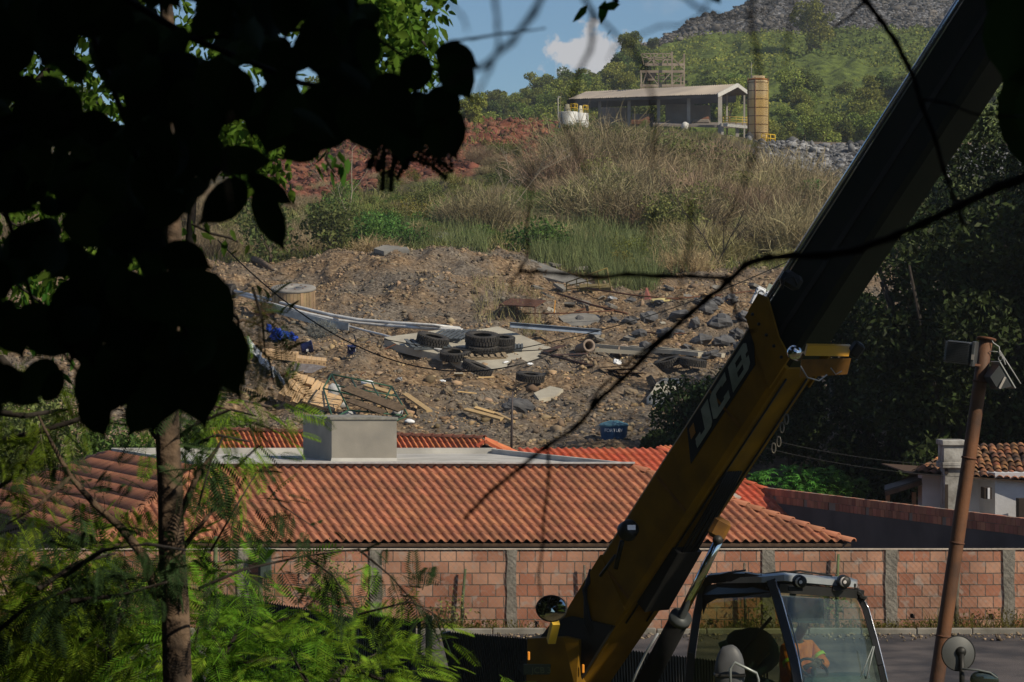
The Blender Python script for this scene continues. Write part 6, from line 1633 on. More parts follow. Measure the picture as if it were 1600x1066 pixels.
# the letters read up the boom
tt = t0d+.06
glyph([[(.0, .95), (.0, .55), (.26, .55), (.26, .95)]], tt-.03, LW*.95, "emblem", mat("dull_orange", (.28, .13, .02), .5))
glyph([[(.62, 0.18), (.62, 1), (1, 1), (1, .10), (.90, 0), (.74, .0), (.62, .0)], [(.12, .0), (.10, .22), (.62, .22), (.62, .0)], [(.12, .22), (.12, .36), (.38, .36), (.38, .22)]], tt, LW)
tt += LW*1.08
glyph([[(0, .12), (0, .88), (.32, .88), (.32, .12)], [(0, .88), (.14, 1), (.9, 1), (.9, .78), (.32, .78), (.32, .88)], [(0, .12), (.32, .12), (.32, .22), (.9, .22), (.9, 0), (.14, 0)], [(.64, .70), (.64, .78), (.9, .78), (.9, .70)], [(.64, .22), (.64, .30), (.9, .30), (.9, .22)]], tt, LW)
tt += LW*1.08
glyph([[(0, 0), (0, 1), (.34, 1), (.34, 0)], [(.34, 1), (.86, 1), (.98, .88), (.98, .80), (.34, .80)], [(.34, 0), (.86, 0), (.98, .12), (.98, .20), (.34, .20)], [(.34, .42), (.34, .58), (.86, .58), (.86, .42)], [(.66, .20), (.66, .42), (.98, .42), (.98, .20)], [(.66, .58), (.66, .80), (.98, .80), (.98, .58)]], tt, LW)
# hooks / chain links on the lower edge and hoses underneath
mb = MB()
for (px, py) in ((1228, 655), (1221, 668), (1216, 690), (1208, 700)):
    c = P(px, py, 29.9); mb.tube([c+Vector((.03*math.sin(a)*.7, -.05, .055*math.cos(a))) for a in np.linspace(0, 6.28, 12)], .009, 6)
mb.part("chain", mat("dull_chain_steel", (.12, .11, .09), .5, metal=.5), TH)
for k in range(7):
    w_ = -.12+k*.04
    mb = MB(); mb.tube([bp(t_at(700), w_+.05, -HO/2-.03), bp(t_at(740), w_+.02, -HO/2-.05), bp(t_at(800), w_, -HO/2-.07-.01*(k % 2)), bp(t_at(850), w_, -HO/2-.10)], .013, 6); mb.part("hose", K_rub, TH)
MB().hexa([bp(t_at(905), -.2, -HO/2-.16), bp(t_at(905), .2, -HO/2-.16), bp(t_at(905), .2, -HO/2), bp(t_at(905), -.2, -HO/2)], [bp(t_at(820), -.2, -HO/2-.10), bp(t_at(820), .2, -HO/2-.10), bp(t_at(820), .2, -HO/2), bp(t_at(820), -.2, -HO/2)]).part("hose_tray", K_body, TH)
for k, (t_, w_, h_) in enumerate([(tO+.05+.02*j, 0, h) for j, h in enumerate((-.28, -.12, .04, .20, .34))]):
    MB().lathe(bp(t_-.02, WO/2+.042, h_), [(0, .018), (.018, .016), (.02, 0)], 6, M=sideN.to_track_quat('Z', 'Y').to_matrix()).part("bolt", K_body, outer)
for t_ in (t_at(905), t_at(770), t_at(640)):
    MB().hexa([bp(t_, WO/2+.001, -HO/2+.06), bp(t_, WO/2+.001, HO/2-.06), bp(t_, WO/2+.007, HO/2-.06), bp(t_, WO/2+.007, -HO/2+.06)], [bp(t_+.03, WO/2+.001, -HO/2+.06), bp(t_+.03, WO/2+.001, HO/2-.06), bp(t_+.03, WO/2+.007, HO/2-.06), bp(t_+.03, WO/2+.007, -HO/2+.06)]).part("weld_seam", M_ygr, outer)
for w_ in (-.16, .18):
    MB().tube([bp(.8, w_, -HO/2-.02), bp(t_at(760), w_, -HO/2-.02), bp(tO-.2, w_, -HO/2-.02)], .012, 6).part("pipe_line", K_rub, outer)
# lift cylinder
c1 = P(1122, 846, 31.5); c2 = P(1062, 968, 32.0); c3 = P(1005, 1075, 32.8)
cyl = MB().tube([c3, c2], .115, 20).part("lift_cylinder", mat("matt_black_paint", (.010, .010, .010), .85, spec=.1, var=.3), TH)
MB().tube([c2, c1], .052, 16).part("cylinder_rod", M_chrome, cyl)
MB().tube([c2+(c3-c2).normalized()*.02, c2-(c3-c2).normalized()*.05], .13, 20).part("gland", mat("dark_gland_steel", (.05, .055, .055), .5, metal=.3), cyl)
MB().box(P(1124, 826, 31.5), (.20, .20, .24), rot=R3(0, 28, 0), bev=.04).part("cylinder_bracket", M_ygr, TH)
MB().tube([P(1121, 844, 31.2), P(1123, 844, 31.8)], .055, 12).part("pin", K_body, TH)
mb = MB(); mb.tube([P(1028, 990, 31.8), P(1012, 1015, 31.9), P(995, 1050, 32), P(985, 1075, 32)], .014, 6); mb.part("hose", M_steel, TH)
# rear body, beside the heel
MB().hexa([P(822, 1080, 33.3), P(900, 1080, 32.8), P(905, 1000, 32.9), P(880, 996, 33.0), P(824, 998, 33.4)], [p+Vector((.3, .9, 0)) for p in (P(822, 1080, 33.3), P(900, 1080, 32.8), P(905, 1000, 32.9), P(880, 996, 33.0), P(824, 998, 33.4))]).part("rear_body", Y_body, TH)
MB().prism([bp(-.75, .30, -.4), bp(.75, .30, -.36), bp(.35, .30, .2), bp(.1, .30, .38), bp(-.75, .30, .45)], sideN*.05).part("pivot_plate", K_body, TH)
MB().lathe(bp(-.2, .36, 0), [(0, .05), (.09, .05), (.11, .02), (.11, -.02)], 20, M=sideN.to_track_quat('Z', 'Y').to_matrix()).part("pivot_pin", mat("grey_steel", (.12, .13, .13)), TH)
mb = MB()
for k in range(4): mb.tube([bp(.95-k*.03, .29, .36-.03*k), bp(.75, .33+.01*k, .25), bp(.45+.03*k, .34, -.02), bp(.35+.03*k, .32, -.34)], .022, 7)
mb.part("hose_bundle", K_rub, TH)
MB().box(P(846, 1046, 33.1), (.42, .03, .12), bev=.005).part("number_plate", mat("dull_plate", (.04, .05, .03), .5), TH)
text_part("JCB 3", .10, Matrix.Translation(P(846, 1048, 33.07)) @ Matrix.Rotation(math.radians(90), 4, 'X'), mat("dull_letters", (.12, .14, .07), .5), TH, extrude=.002)
for (x0, y0) in ((823, 1025), (908, 1045)):
    MB().box(P(x0+3, y0, 32.85), (.03, .05, .10), bev=.01).part("reflector", mat("amber_reflector", (.8, .30, .04), .2), TH)
# chassis, bonnet and wheels below the frame
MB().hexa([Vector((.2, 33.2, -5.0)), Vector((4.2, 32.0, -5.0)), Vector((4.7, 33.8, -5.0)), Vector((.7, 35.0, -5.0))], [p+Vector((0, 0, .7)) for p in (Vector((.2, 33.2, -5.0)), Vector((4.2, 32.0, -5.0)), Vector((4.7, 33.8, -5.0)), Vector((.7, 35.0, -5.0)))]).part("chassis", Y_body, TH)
for (x, y) in ((.9, 33.0), (3.9, 32.1), (1.3, 34.9), (4.4, 34.0)):
    MB().lathe((x, y, -4.87), [(.32, -.16), (.55, -.18), (.6, -.1), (.6, .1), (.55, .18), (.32, .16), (.30, 0)], 32, M=R3(90, 0, -17)).part("wheel", K_rub, TH)
# work lamp on bracket at the back of the boom
lp0 = P(982, 828, 32.2)
wl = MB(); wl.tube([P(962, 888, 32.4), P(968, 862, 32.3), P(972, 846, 32.2)], .028, 8); wl.tube([P(938, 900, 32.5), P(950, 884, 32.4), P(962, 868, 32.3)], .02, 7); wl.part("lamp_bracket", K_body, TH)
wlo = MB().lathe(lp0, [(0, .09), (.07, .09), (.105, .06), (.12, -.05), (.11, -.07), (0, -.07)], 20, M=R3(60, 15, 20)).part("work_lamp", K_body, TH)
MB().box(lp0+Vector((.03, -.1, .03)), (.09, .02, .06), rot=R3(-25, 0, 0)).part("lamp_glass", mat("lamp_glass", (.4, .42, .45), .1, metal=.7), wlo)
# rear round mirror
mr0 = P(862, 951, 32.6)
mro = MB().lathe(mr0, [(.0, -.05), (.10, -.045), (.165, -.015), (.185, .0), (.185, .02), (.172, .025)], 36, M=R3(82, 0, -14) @ Matrix.Diagonal((1, .84, 1))).part("rear_mirror", K_body, TH)
MB().lathe(mr0, [(.172, .018), (.12, .03), (.06, .036), (0, .038)], 36, M=R3(82, 0, -14) @ Matrix.Diagonal((1, .84, 1))).part("mirror_glass", mat("mirror_surface", (.75, .72, .65), .03, metal=1.0), mro)
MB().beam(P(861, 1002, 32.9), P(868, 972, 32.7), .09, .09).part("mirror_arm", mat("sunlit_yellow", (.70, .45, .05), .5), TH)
# ---- cab
cab = MB(); 
def cp(px, py, D): return P(px, py, D)
AP0, AP1 = cp(1204, 912, 32.0), cp(1262, 1120, 31.6)     # A pillar nearest the viewer
BP0, BP1 = cp(1096, 915, 33.3), cp(1068, 1120, 33.2)     # rear left
CP0, CP1 = cp(1345, 926, 32.9), cp(1398, 1120, 32.6)     # far right front
DP0, DP1 = cp(1240, 915, 34.3), cp(1215, 1120, 34.3)     # rear right (hidden corner)
M_cabf = mat("cab_frame_black", (.016, .016, .016), .35, scale=3, col2=(.022, .022, .022), spec=.35)
def pillar(a, b, w, d): return MB().beam(a, b, w, d, up=(0, 1, 0))
q = [cp(1204, 906, 32.0), cp(1214, 935, 31.98), cp(1228, 985, 31.9), cp(1240, 1030, 31.8), cp(1256, 1120, 31.6)]
mb = MB()
for i in range(4): mb.beam(q[i], q[i+1], .10, .12, up=(0, 1, 0))
mb.part("pillar", M_cabf, TH)
mb = MB(); mb.tube([p+Vector((.045, -.055, 0)) for p in q], .012, 6); mb.part("pillar_trim", mat("bright_trim", (.6, .6, .62), .15, metal=.9), TH)
q = [cp(1106, 906, 33.2), cp(1096, 925, 33.25), cp(1089, 960, 33.25), cp(1080, 1020, 33.2), cp(1072, 1120, 33.2)]
mb = MB()
for i in range(4): mb.beam(q[i], q[i+1], .09, .10, up=(0, 1, 0))
mb.part("pillar", M_cabf, TH)
q = [cp(1340, 928, 32.9), cp(1352, 950, 32.88), cp(1366, 1000, 32.8), cp(1376, 1040, 32.7), cp(1394, 1120, 32.6)]
mb = MB()
for i in range(4): mb.beam(q[i], q[i+1], .07, .12, up=(0, 1, 0))
mb.part("pillar", M_cabf, TH)
mb = MB(); mb.tube([p+Vector((.03, -.06, 0)) for p in q], .010, 6); mb.part("pillar_trim", MATS["bright_trim"], TH)
pillar(DP0, DP1, .07, .07).part("pillar", M_cabf, TH)
# door top arc (left side)
q = [cp(1096, 925, 33.25), cp(1100, 910, 33.2), cp(1112, 904, 33.1), cp(1140, 901, 32.8), cp(1170, 902, 32.4), cp(1190, 906, 32.15), cp(1206, 916, 32.0)]
mb = MB()
for i in range(6): mb.beam(q[i], q[i+1], .10, .11, up=(0, 1, 0))
mb.part("door_frame", M_cabf, TH)
q = [p+Vector((.02, -.02, -.13)) for p in q]
mb = MB(); vs = [cp(1097, 930, 33.2), cp(1103, 915, 33.15), cp(1140, 908, 32.8), cp(1185, 911, 32.2), cp(1206, 925, 32.0), cp(1203, 934, 32.02), cp(1150, 934, 32.7), cp(1118, 936, 33.0), cp(1104, 944, 33.15), cp(1098, 960, 33.2)]
mb.prism(vs, (.01, .02, 0)).part("window_surround", M_cabf, TH)
# windscreen frame
mb = MB(); mb.beam(cp(1212, 918, 32.0), cp(1344, 928, 32.9), .10, .12, up=(0, 1, 0)); mb.part("windscreen_header", M_cabf, TH)
# roof
top = [cp(1106, 902, 33.2), cp(1190, 900, 32.0), cp(1225, 897, 31.95), cp(1338, 908, 32.8), cp(1340, 905, 33.4), cp(1235, 900, 34.5), cp(1125, 898, 34.0)]
cc_ = sum(top, Vector())/len(top); lo_ = [p+Vector((0, 0, -.075)) for p in top]; mid_ = [p+Vector((0, 0, -.01)) for p in top]; hi_ = [p.lerp(cc_, .12)+Vector((0, 0, .022)) for p in top]
mb = MB(); mb.hexa(lo_, mid_); mb.hexa(mid_, hi_); roof_o = mb.part("cab_roof", mat("grey_roof_panel", (.30, .32, .34), .3, scale=3, col2=(.22, .24, .26), spec=.6), TH)
for (x0, y0, x1, y1, x2, y2) in ((1125, 899, 1140, 895, 1165, 891), (1190, 898, 1225, 893, 1270, 899), (1215, 896, 1250, 892, 1300, 900)):
    MB().tube([cp(x0, y0, 32.4), cp(x1, y1, 32.4), cp(x2, y2, 32.5)], .012, 6).part("roof_cable", K_rub, roof_o)
# glass
def gpane(pts, m, name, th=.008):
    return MB().prism(pts, (0, th, 0)).part(name, m, TH)
gpane([cp(1098, 944, 33.22), cp(1112, 935, 33.1), cp(1206, 932, 32.03), cp(1232, 1010, 31.85), cp(1252, 1120, 31.65), cp(1074, 1120, 33.2)], G_side, "side_window")
ws_ = gpane([cp(1212, 926, 31.97), cp(1338, 934, 32.85), cp(1362, 1000, 32.75), cp(1388, 1120, 32.6), cp(1262, 1120, 31.65), cp(1236, 1010, 31.85)], G_front, "windscreen")
MB().prism([cp(1222, 932, 31.99), cp(1287, 936, 32.4), cp(1288, 975, 32.36), cp(1230, 972, 31.95)], (0, .006, 0)).part("sun_strip", glassmat("smoked_sun_strip", (.40, .44, .50)), ws_)
mb = MB(); mb.tube([cp(1232, 960, 31.88), cp(1246, 1010, 31.8), cp(1258, 1080, 31.7)], .010, 6); mb.tube([cp(1354, 1060, 32.5), cp(1366, 1010, 32.6)], .008, 5); mb.tube([cp(1344, 1060, 32.5), cp(1364, 1010, 32.6)], .006, 5); mb.part("wiper", mat("wiper_grey", (.25, .27, .27), .4), ws_)
# roof work lamps
for px, py, D in ((1250, 909, 31.85), (1319, 909, 32.5)):
    c = cp(px, py, D); lo = MB().lathe(c, [(0, .06), (.05, .06), (.072, .03), (.078, -.05), (.065, -.055)], 20, M=R3(90, 0, 12)).part("roof_lamp", K_body, TH)
    MB().lathe(c+Vector((0, -.05, 0)), [(0, .012), (.045, .01), (.058, 0), (.058, -.01)], 20, M=R3(90, 0, 12)).part("lamp_lens", mat("lamp_lens", (.5, .47, .46), .3), lo)
    MB().box(c+Vector((-.05, .05, -.08)), (.16, .12, .05)).part("lamp_mount", K_body, lo)
mb = MB()
for k in range(6): mb.box(cp(1330+k*4, 912+k*4.5+random.uniform(-2, 2), 32.8), (.05, .06, .05), rot=R3(0, random.uniform(0, 60), 0), bev=.01)
mb.part("wiper_motor", K_body, TH)
# seat and interior
seat = MB(); seat.blob(cp(1172, 1020, 33.6), (.36, .16, .30), seed=1, amp=.08, seg=18, rings=12); seat.blob(cp(1180, 1085, 33.5), (.32, .3, .2), seed=2, amp=.08, seg=16, rings=10)
seat.part("seat", mat("dark_green_grey_seat", (.035, .05, .038), .8, var=.3), TH)
MB().hexa([cp(1150, 1070, 33.0), cp(1168, 1066, 33.0), cp(1135, 1000, 33.3), cp(1122, 1005, 33.3)], [p+Vector((0, .05, 0)) for p in (cp(1150, 1070, 33.0), cp(1168, 1066, 33.0), cp(1135, 1000, 33.3), cp(1122, 1005, 33.3))]).part("seat_side", mat("grey_trim", (.16, .19, .17), .6), TH)
MB().tube([cp(1205, 965, 33.5), cp(1180, 995, 33.4), cp(1150, 1030, 33.3), cp(1130, 1070, 33.2)], .02, 7).part("seat_belt", K_rub, TH)
dash = MB(); dash.box(cp(1300, 1075, 32.6), (.9, .5, .3), rot=R3(0, 0, 20), bev=.08); dash.part("dashboard", mat("dark_dash", (.04, .06, .055), .6), TH)
sw = cp(1271, 1045, 32.5)
MB().lathe(sw, [(.17+.016*math.cos(a), .016*math.sin(a)) for a in np.linspace(0, 6.28, 9)[:-1]], 28, M=R3(35, 10, 20), closed=True).part("steering_wheel", K_rub, TH)
MB().tube([sw, sw+Vector((.05, .1, -.4))], .03, 8).part("steering_column", K_rub, TH)
# grey cabin-side mirror (lower left) and handrail
gm_ = cp(1140, 1050, 31.3)
mo = MB().blob(gm_, (.17, .09, .30), seed=2, amp=.03, seg=20, rings=14).part("side_mirror", mat("grey_mirror_shell", (.08, .083, .088), .5, var=.2), TH)
MB().box(gm_+Vector((0, -.01, -.03)), (.345, .19, .035), bev=.01).part("mirror_band", K_body, mo)
MB().tube([cp(1142, 1100, 31.1), cp(1141, 1045, 31.1), cp(1148, 1035, 31.1), cp(1182, 1052, 31.2), cp(1185, 1062, 31.2), cp(1185, 1100, 31.2)], .016, 8).part("handrail", mat("grey_tube", (.25, .27, .26), .4, metal=.4), TH)
# front round mirror at right on its stalk
m0 = cp(1497, 1021, 31.5)
mo = MB().lathe(m0, [(0, -.03), (.10, -.025), (.17, -.01), (.196, 0), (.20, .012), (.19, .018)], 40, M=R3(84, 0, 10)).part("front_mirror", K_body, TH)
MB().lathe(m0+Vector((0, -.012, 0)), [(.19, .0), (.12, .018), (.06, .026), (0, .03)], 40, M=R3(84, 0, 10)).part("mirror_back", mat("grey_mirror_back", (.075, .077, .075), .45, scale=3, col2=(.05, .052, .05)), mo)
MB().tube([m0+Vector((.03, -.06, 0)), m0+Vector((.035, -.06, -.5))], .03, 8).part("mirror_stalk", K_body, mo)
MB().lathe(m0+Vector((.025, -.045, .02)), [(0, .03), (.05, .025), (.06, 0)], 16, M=R3(90, 0, 0)).part("mirror_clamp", K_body, mo)
m1 = cp(1538, 1062, 31.4)
m1o = MB().blob(m1, (.16, .05, .10), seed=3, amp=.04, seg=20, rings=12, M=R3(0, 6, 0)).part("front_mirror", mat("dark_mirror_glass", (.10, .12, .10), .08, metal=.8), TH)
MB().tube([m1+Vector((-.25, -.02, .12)), m1+Vector((-.08, -.04, .11)), m1+Vector((.06, -.04, .08)), m1+Vector((.14, -.02, .02))], .012, 6).part("mirror_rim", mat("grey_steel", (.12, .13, .13)), m1o)

# ------------------------------------------------------------------ driver
def skin_body(name, joints, edges, m, parent=None, label=None, cat=None, lvl=2, base=None):
    """joints: list of (pos, radius)"""
    base = Vector(base) if base is not None else Vector((0, 0, 0))
    me = bpy.data.meshes.new(name); me.from_pydata([tuple(Vector(p)-base) for p, r in joints], edges, []); me.update()
    o = link(name, me, parent, None if parent else base)
    ORG[o.name] = base
    s = o.modifiers.new("skin", 'SKIN')
    for i, (p, r) in enumerate(joints):
        sv = me.skin_vertices[0].data[i]; sv.radius = (r, r) if not hasattr(r, '__len__') else r
    me.skin_vertices[0].data[0].use_root = True
    sb_ = o.modifiers.new("sub", 'SUBSURF'); sb_.levels = lvl; sb_.render_levels = lvl
    s.use_smooth_shade = True
    me.materials.append(m)
    if label: tag(o, label, cat)
    return o
M_skin = mat("brown_skin", (.17, .085, .05), .6, scale=12, col2=(.13, .065, .04))
M_hiv = mat("orange_work_shirt", (.95, .21, .03), .8, scale=9, col2=(.58, .11, .02), bump=.01, bscale=18)
M_strip = mat("yellow_reflective_band", (.50, .60, .06), .5)
pel = cp(1240, 1105, 33.1); Vd = Vector
neck = cp(1245, 998, 32.95); head = cp(1257, 974, 32.8)
shL = cp(1228, 1012, 32.72); shR = cp(1266, 1010, 33.15)
chest = cp(1246, 1025, 33.0); waist = cp(1243, 1065, 33.08)
hipL = pel+Vd((-.02, -.12, -.03)); hipR = pel+Vd((.08, .12, -.03))
elL = cp(1240, 1055, 32.5); wrL = cp(1263, 1040, 32.42); elR = cp(1290, 1040, 33.0); wrR = cp(1276, 1031, 32.65)
knL = cp(1290, 1120, 32.4); knR = cp(1310, 1115, 32.8); ftL = knL+Vd((.1, -.05, -.42)); ftR = knR+Vd((.1, -.05, -.42))
J = [(pel, .13), (waist, .13), (chest, (.165, .12)), (neck, .055), (head+Vd((-.01, .01, -.04)), (.07, .08)), (head+Vd((0, 0, .04)), (.08, .09)), (head+Vd((0, 0, .09)), .06),
     (shL, .065), (elL, .045), (wrL, .03), (shR, .065), (elR, .045), (wrR, .03), (hipL, .10), (knL, .07), (ftL, .045), (hipR, .10), (knR, .07), (ftR, .045), (ftL+Vd((.12, -.04, -.04)), .04), (ftR+Vd((.12, -.04, -.04)), .04)]
E = [(0, 1), (1, 2), (2, 3), (3, 4), (4, 5), (5, 6), (2, 7), (7, 8), (8, 9), (2, 10), (10, 11), (11, 12), (0, 13), (13, 14), (14, 15), (0, 16), (16, 17), (17, 18), (15, 19), (18, 20)]
# hands: palm, five fingers each, curled over the wheel
for wi, (w_, dr_, sd) in ((9, (wrL, Vd((.07, -.02, .015)), Vd((0, -.01, .028)))), (12, (wrR, Vd((.02, -.08, .0)), Vd((.026, 0, .01))))):
    pi_ = len(J); J.append((w_+dr_*.9, .026)); E.append((wi, pi_))
    for f_ in range(4):
        o_ = sd*(f_-1.5)*.85; l_ = (.85, 1, .95, .75)[f_]
        a = len(J); J.append((w_+dr_*1.3+o_, .0105)); J.append((w_+dr_*(1.3+.45*l_)+o_+Vd((0, 0, -.008)), .0095)); J.append((w_+dr_*(1.3+.6*l_)+o_+Vd((0, .01, -.034)), .008)); E += [(pi_, a), (a, a+1), (a+1, a+2)]
    a = len(J); J.append((w_+dr_*.9-sd*2.2+Vd((0, 0, .02)), .012)); J.append((w_+dr_*1.3-sd*2.4+Vd((0, 0, .0)), .0095)); E += [(pi_, a), (a, a+1)]
person = skin_body("person", J, E, M_skin, None, "driver in an orange work shirt with yellow bands gripping the steering wheel in the cab", "person", base=pel)
JS = [(pel+Vd((0, 0, .02)), .16), (waist, .165), (chest, (.20, .15)), (neck+Vd((0, 0, -.05)), .085), (shL, .09), ((shL+elL)/2, .075), (elL, .068), (elL.lerp(wrL, .8), .045), (shR, .09), ((shR+elR)/2, .075), (elR, .068), (elR.lerp(wrR, .8), .045)]
skin_body("work_shirt", JS, [(0, 1), (1, 2), (2, 3), (2, 4), (4, 5), (5, 6), (6, 7), (2, 8), (8, 9), (9, 10), (10, 11)], M_hiv, person, base=pel)
JT = [(pel, .15), (hipL, .115), (hipL.lerp(knL, .5), .10), (knL, .085), (ftL+Vd((0, 0, .05)), .06), (hipR, .115), (knR, .085), (ftR+Vd((0, 0, .05)), .06)]
skin_body("trousers", JT, [(0, 1), (1, 2), (2, 3), (3, 4), (0, 5), (5, 6), (6, 7)], M_hiv, person, base=pel)
mb = MB()
def band(a, b, t, r, w):
    c = a.lerp(b, t); d = (b-a).normalized(); M = d.to_track_quat('Z', 'Y').to_matrix(); mb.lathe(c, [(r, -w), (r+.006, -w), (r+.006, w), (r, w)], 20, M=M)
band(shL, elL, .55, .082, .022); band(shR, elR, .55, .082, .022); band(waist, chest, .35, .178, .025); band(hipL, knL, .6, .104, .02)
mb.part("reflective_band", M_strip, person)
mb = MB(); mb.blob(head+Vd((-.015, .012, .065)), (.095, .105, .085), seed=7, amp=.08, seg=16, rings=10); mb.part("hair", mat("black_hair", (.012, .01, .009), .7), person)
mb = MB(); fd = Vd((.55, -.8, 0)).normalized(); fs_ = Vd((.8, .55, 0)); fc = head+Vd((0, 0, .0))
mb.blob(fc+fd*.085+Vd((0, 0, -.01)), (.016, .022, .026), seed=1, amp=.05, seg=8, rings=6); mb.part("nose", M_skin, person)
for s in (-1, 1):
    MB().blob(fc+fd*.074+fs_*s*.032+Vd((0, 0, .018)), (.013, .010, .008), seed=1, amp=0, seg=10, rings=6).part("eye", mat("eye_white", (.6, .58, .55), .3), person)
    MB().blob(fc+fs_*s*.082+Vd((0, 0, 0)), (.012, .018, .03), seed=2, amp=.05, seg=8, rings=6).part("ear", M_skin, person)
MB().blob(fc+fd*.078+Vd((0, 0, -.05)), (.024, .01, .007), seed=1, amp=.02, seg=10, rings=6).part("mouth", mat("lips", (.16, .06, .045), .5), person)

# ------------------------------------------------------------------ rusty pole with two floodlights
M_pole = mat("rusted_steel_pole", (.15, .062, .026), .7, scale=2.2, col2=(.06, .03, .018), bump=.004, bscale=30, spec=.4)
D_ = 38.0; pb = P(1447, 1180, D_); ptp = P(1541, 530, D_)
pb = ptp+(pb-ptp)*1.02
pole = root("floodlight_pole", pb, "tall leaning rusty steel pole with two dark floodlights wired to its top", "lamp post")
mb = MB(); d = ptp-pb; pts = [pb+d*t for t in np.linspace(0, 1, 9)]; mb.tube(pts, [.103-.012*t for t in np.linspace(0, 1, 9)], 20); mb.part("pole", M_pole, pole)
Mp = d.to_track_quat('Z', 'Y').to_matrix()
mb = MB()
for t in (.30, .52, .72, .9): mb.lathe(pb+d*t, [(.09, -.015), (.106, -.01), (.106, .01), (.09, .015)], 20, M=Mp)
mb.part("weld_band", M_rust, pole)
MB().lathe(ptp, [(0, .012), (.13, .012), (.135, 0), (.13, -.02), (0, -.02)], 24, M=Mp @ R3(0, 8, 0)).part("cap_plate", M_rust, pole)
M_lamph = mat("grey_black_lamp_housing", (.055, .06, .065), .45, scale=5, col2=(.035, .038, .04), spec=.5)
c = P(1499, 551, D_-.15); M = R3(0, 6, -18)
fl1 = MB().box(c, (.36, .26, .30), rot=M, bev=.03).part("floodlight", M_lamph, pole)
for k in range(13): MB().box(c+M @ Vector((-.02, -.135, -.135+k*.0225)), (.33, .05, .007), rot=M).part("cooling_fin", M_lamph, fl1)
MB().box(c+M @ Vector((.20, 0, 0)), (.05, .30, .34), rot=M, bev=.012).part("front_frame", M_lamph, fl1)
MB().box(c+M @ Vector((.205, -.155, -.04)), (.035, .008, .07), rot=M).part("rating_plate", M_colm, fl1)
MB().beam(c+M @ Vector((.18, -.05, -.14)), P(1531, 571, D_-.1), .03, .03).part("bracket", M_rust, fl1)
c = P(1564, 588, D_-.2); M = R3(0, -32, 12)
fl2 = MB().hexa([c+M @ Vector(p) for p in ((-.17, -.12, -.10), (.02, -.15, -.17), (.02, .15, -.17), (-.17, .12, -.10))], [c+M @ Vector(p) for p in ((-.17, -.12, .10), (.02, -.15, .17), (.02, .15, .17), (-.17, .12, .10))]).part("floodlight", M_lamph, pole)
MB().box(c+M @ Vector((.035, 0, 0)), (.02, .33, .42), rot=M, bev=.005).part("front_frame", mat("grey_steel_edge", (.28, .29, .28), .4), fl2)
MB().box(c+M @ Vector((-.08, -.15, -.05)), (.03, .02, .17), rot=M @ R3(0, 60, 0)).part("bracket", M_colm, fl2)
mb = MB(); mb.tube([ptp+Vector((.05, -.1, 0)), P(1552, 536, D_-.1), P(1561, 542, D_-.1), P(1562, 552, D_-.12), P(1568, 560, D_-.12), P(1571, 570, D_-.14)], .008, 5)
mb.tube([P(1546, 549, D_-.1), P(1560, 550, D_-.1), P(1563, 556, D_-.1)], .006, 5); mb.tube([P(1562, 548, D_-.1), P(1595, 600, D_-.1)], .008, 5)
mb.tube([P(1563+3*math.cos(a), 560+4*math.sin(a), D_-.1) for a in np.linspace(0, 12, 24)], .006, 4); mb.part("cable", mat("grey_cable", (.3, .3, .3)), pole)
# overhead wires
M_wire = mat("black_wire", (.02, .02, .02), .6)
def wire(p0, p1, sag, r_, label):
    pts = []
    for t in np.linspace(0, 1, 24):
        q = p0.lerp(p1, t); q.z -= sag*4*t*(1-t); pts.append(q)
    return MB().tube(pts, r_, 5).thing("overhead_wire", M_wire, label, "wire", "overhead wires")
wire(P(740, 556, 45), P(1250, 400, 45), .22, .008, "black wire rising to the right across the dark boulders to the boom")
wire(P(340, 375, 40), P(870, 550, 42), .9, .010, "black wire sagging from the upper left over the cable drum and white pipes")
wire(P(600, 530, 44), P(868, 545, 44), .1, .008, "black wire lying low across the pale slab")
wire(P(1215, 690, 60), P(1500, 728, 60), .1, .006, "thin upper wire in the dark between the boom and the cottage")
wire(P(1195, 700, 60), P(1500, 745, 60), .1, .006, "thin lower wire in the dark between the boom and the cottage")

# ------------------------------------------------------------------ corrugated fence beside the machine
M_corr = mat("dull_grey_corrugated_sheet", (.085, .078, .062), .8, scale=1.2, col2=(.045, .042, .035), detail=5)
fen = root("corrugated_fence", (-2, 38, -5.45), "dull grey corrugated sheet fence with posts and jagged top edge behind the leaves", "fence")
def sheet(pts_top, D0_, D1_, bot_px, amp=.018, n=40, name="sheet"):
    """upright corrugated sheet between two top corners"""
    (x0, y0), (x1, y1) = pts_top; vs = []; fs = []
    for i in range(2*n+1):
        t = i/(2*n); px = x0+(x1-x0)*t; py = y0+(y1-y0)*t; Dd = D0_+(D1_-D0_)*t
        p = P(px, py, Dd)+Vector((0, amp*(1 if i % 2 else -1), .012*(1 if i % 2 else -1)))
        bx = bot_px[0]+(bot_px[1]-bot_px[0])*t
        b = Vector(((bx-800)/F*Dd, Dd+amp*(1 if i % 2 else -1), -5.5))
        vs += [p, b]
    for i in range(2*n): fs.append((2*i, 2*i+1, 2*i+3, 2*i+2))
    o = MB().add(vs, fs).part(name, M_corr, fen); md = o.modifiers.new("thickness", 'SOLIDIFY'); md.thickness = .006; return o
sheet(((330, 925), (556, 966)), 37, 38.5, (330, 556), n=60); sheet(((560, 952), (645, 972)), 38.5, 39, (560, 645), n=24)
sheet(((690, 986), (838, 999)), 36, 36, (742, 850), n=38); sheet(((838, 999), (1200, 1042)), 36.2, 38, (850, 1200), n=80)
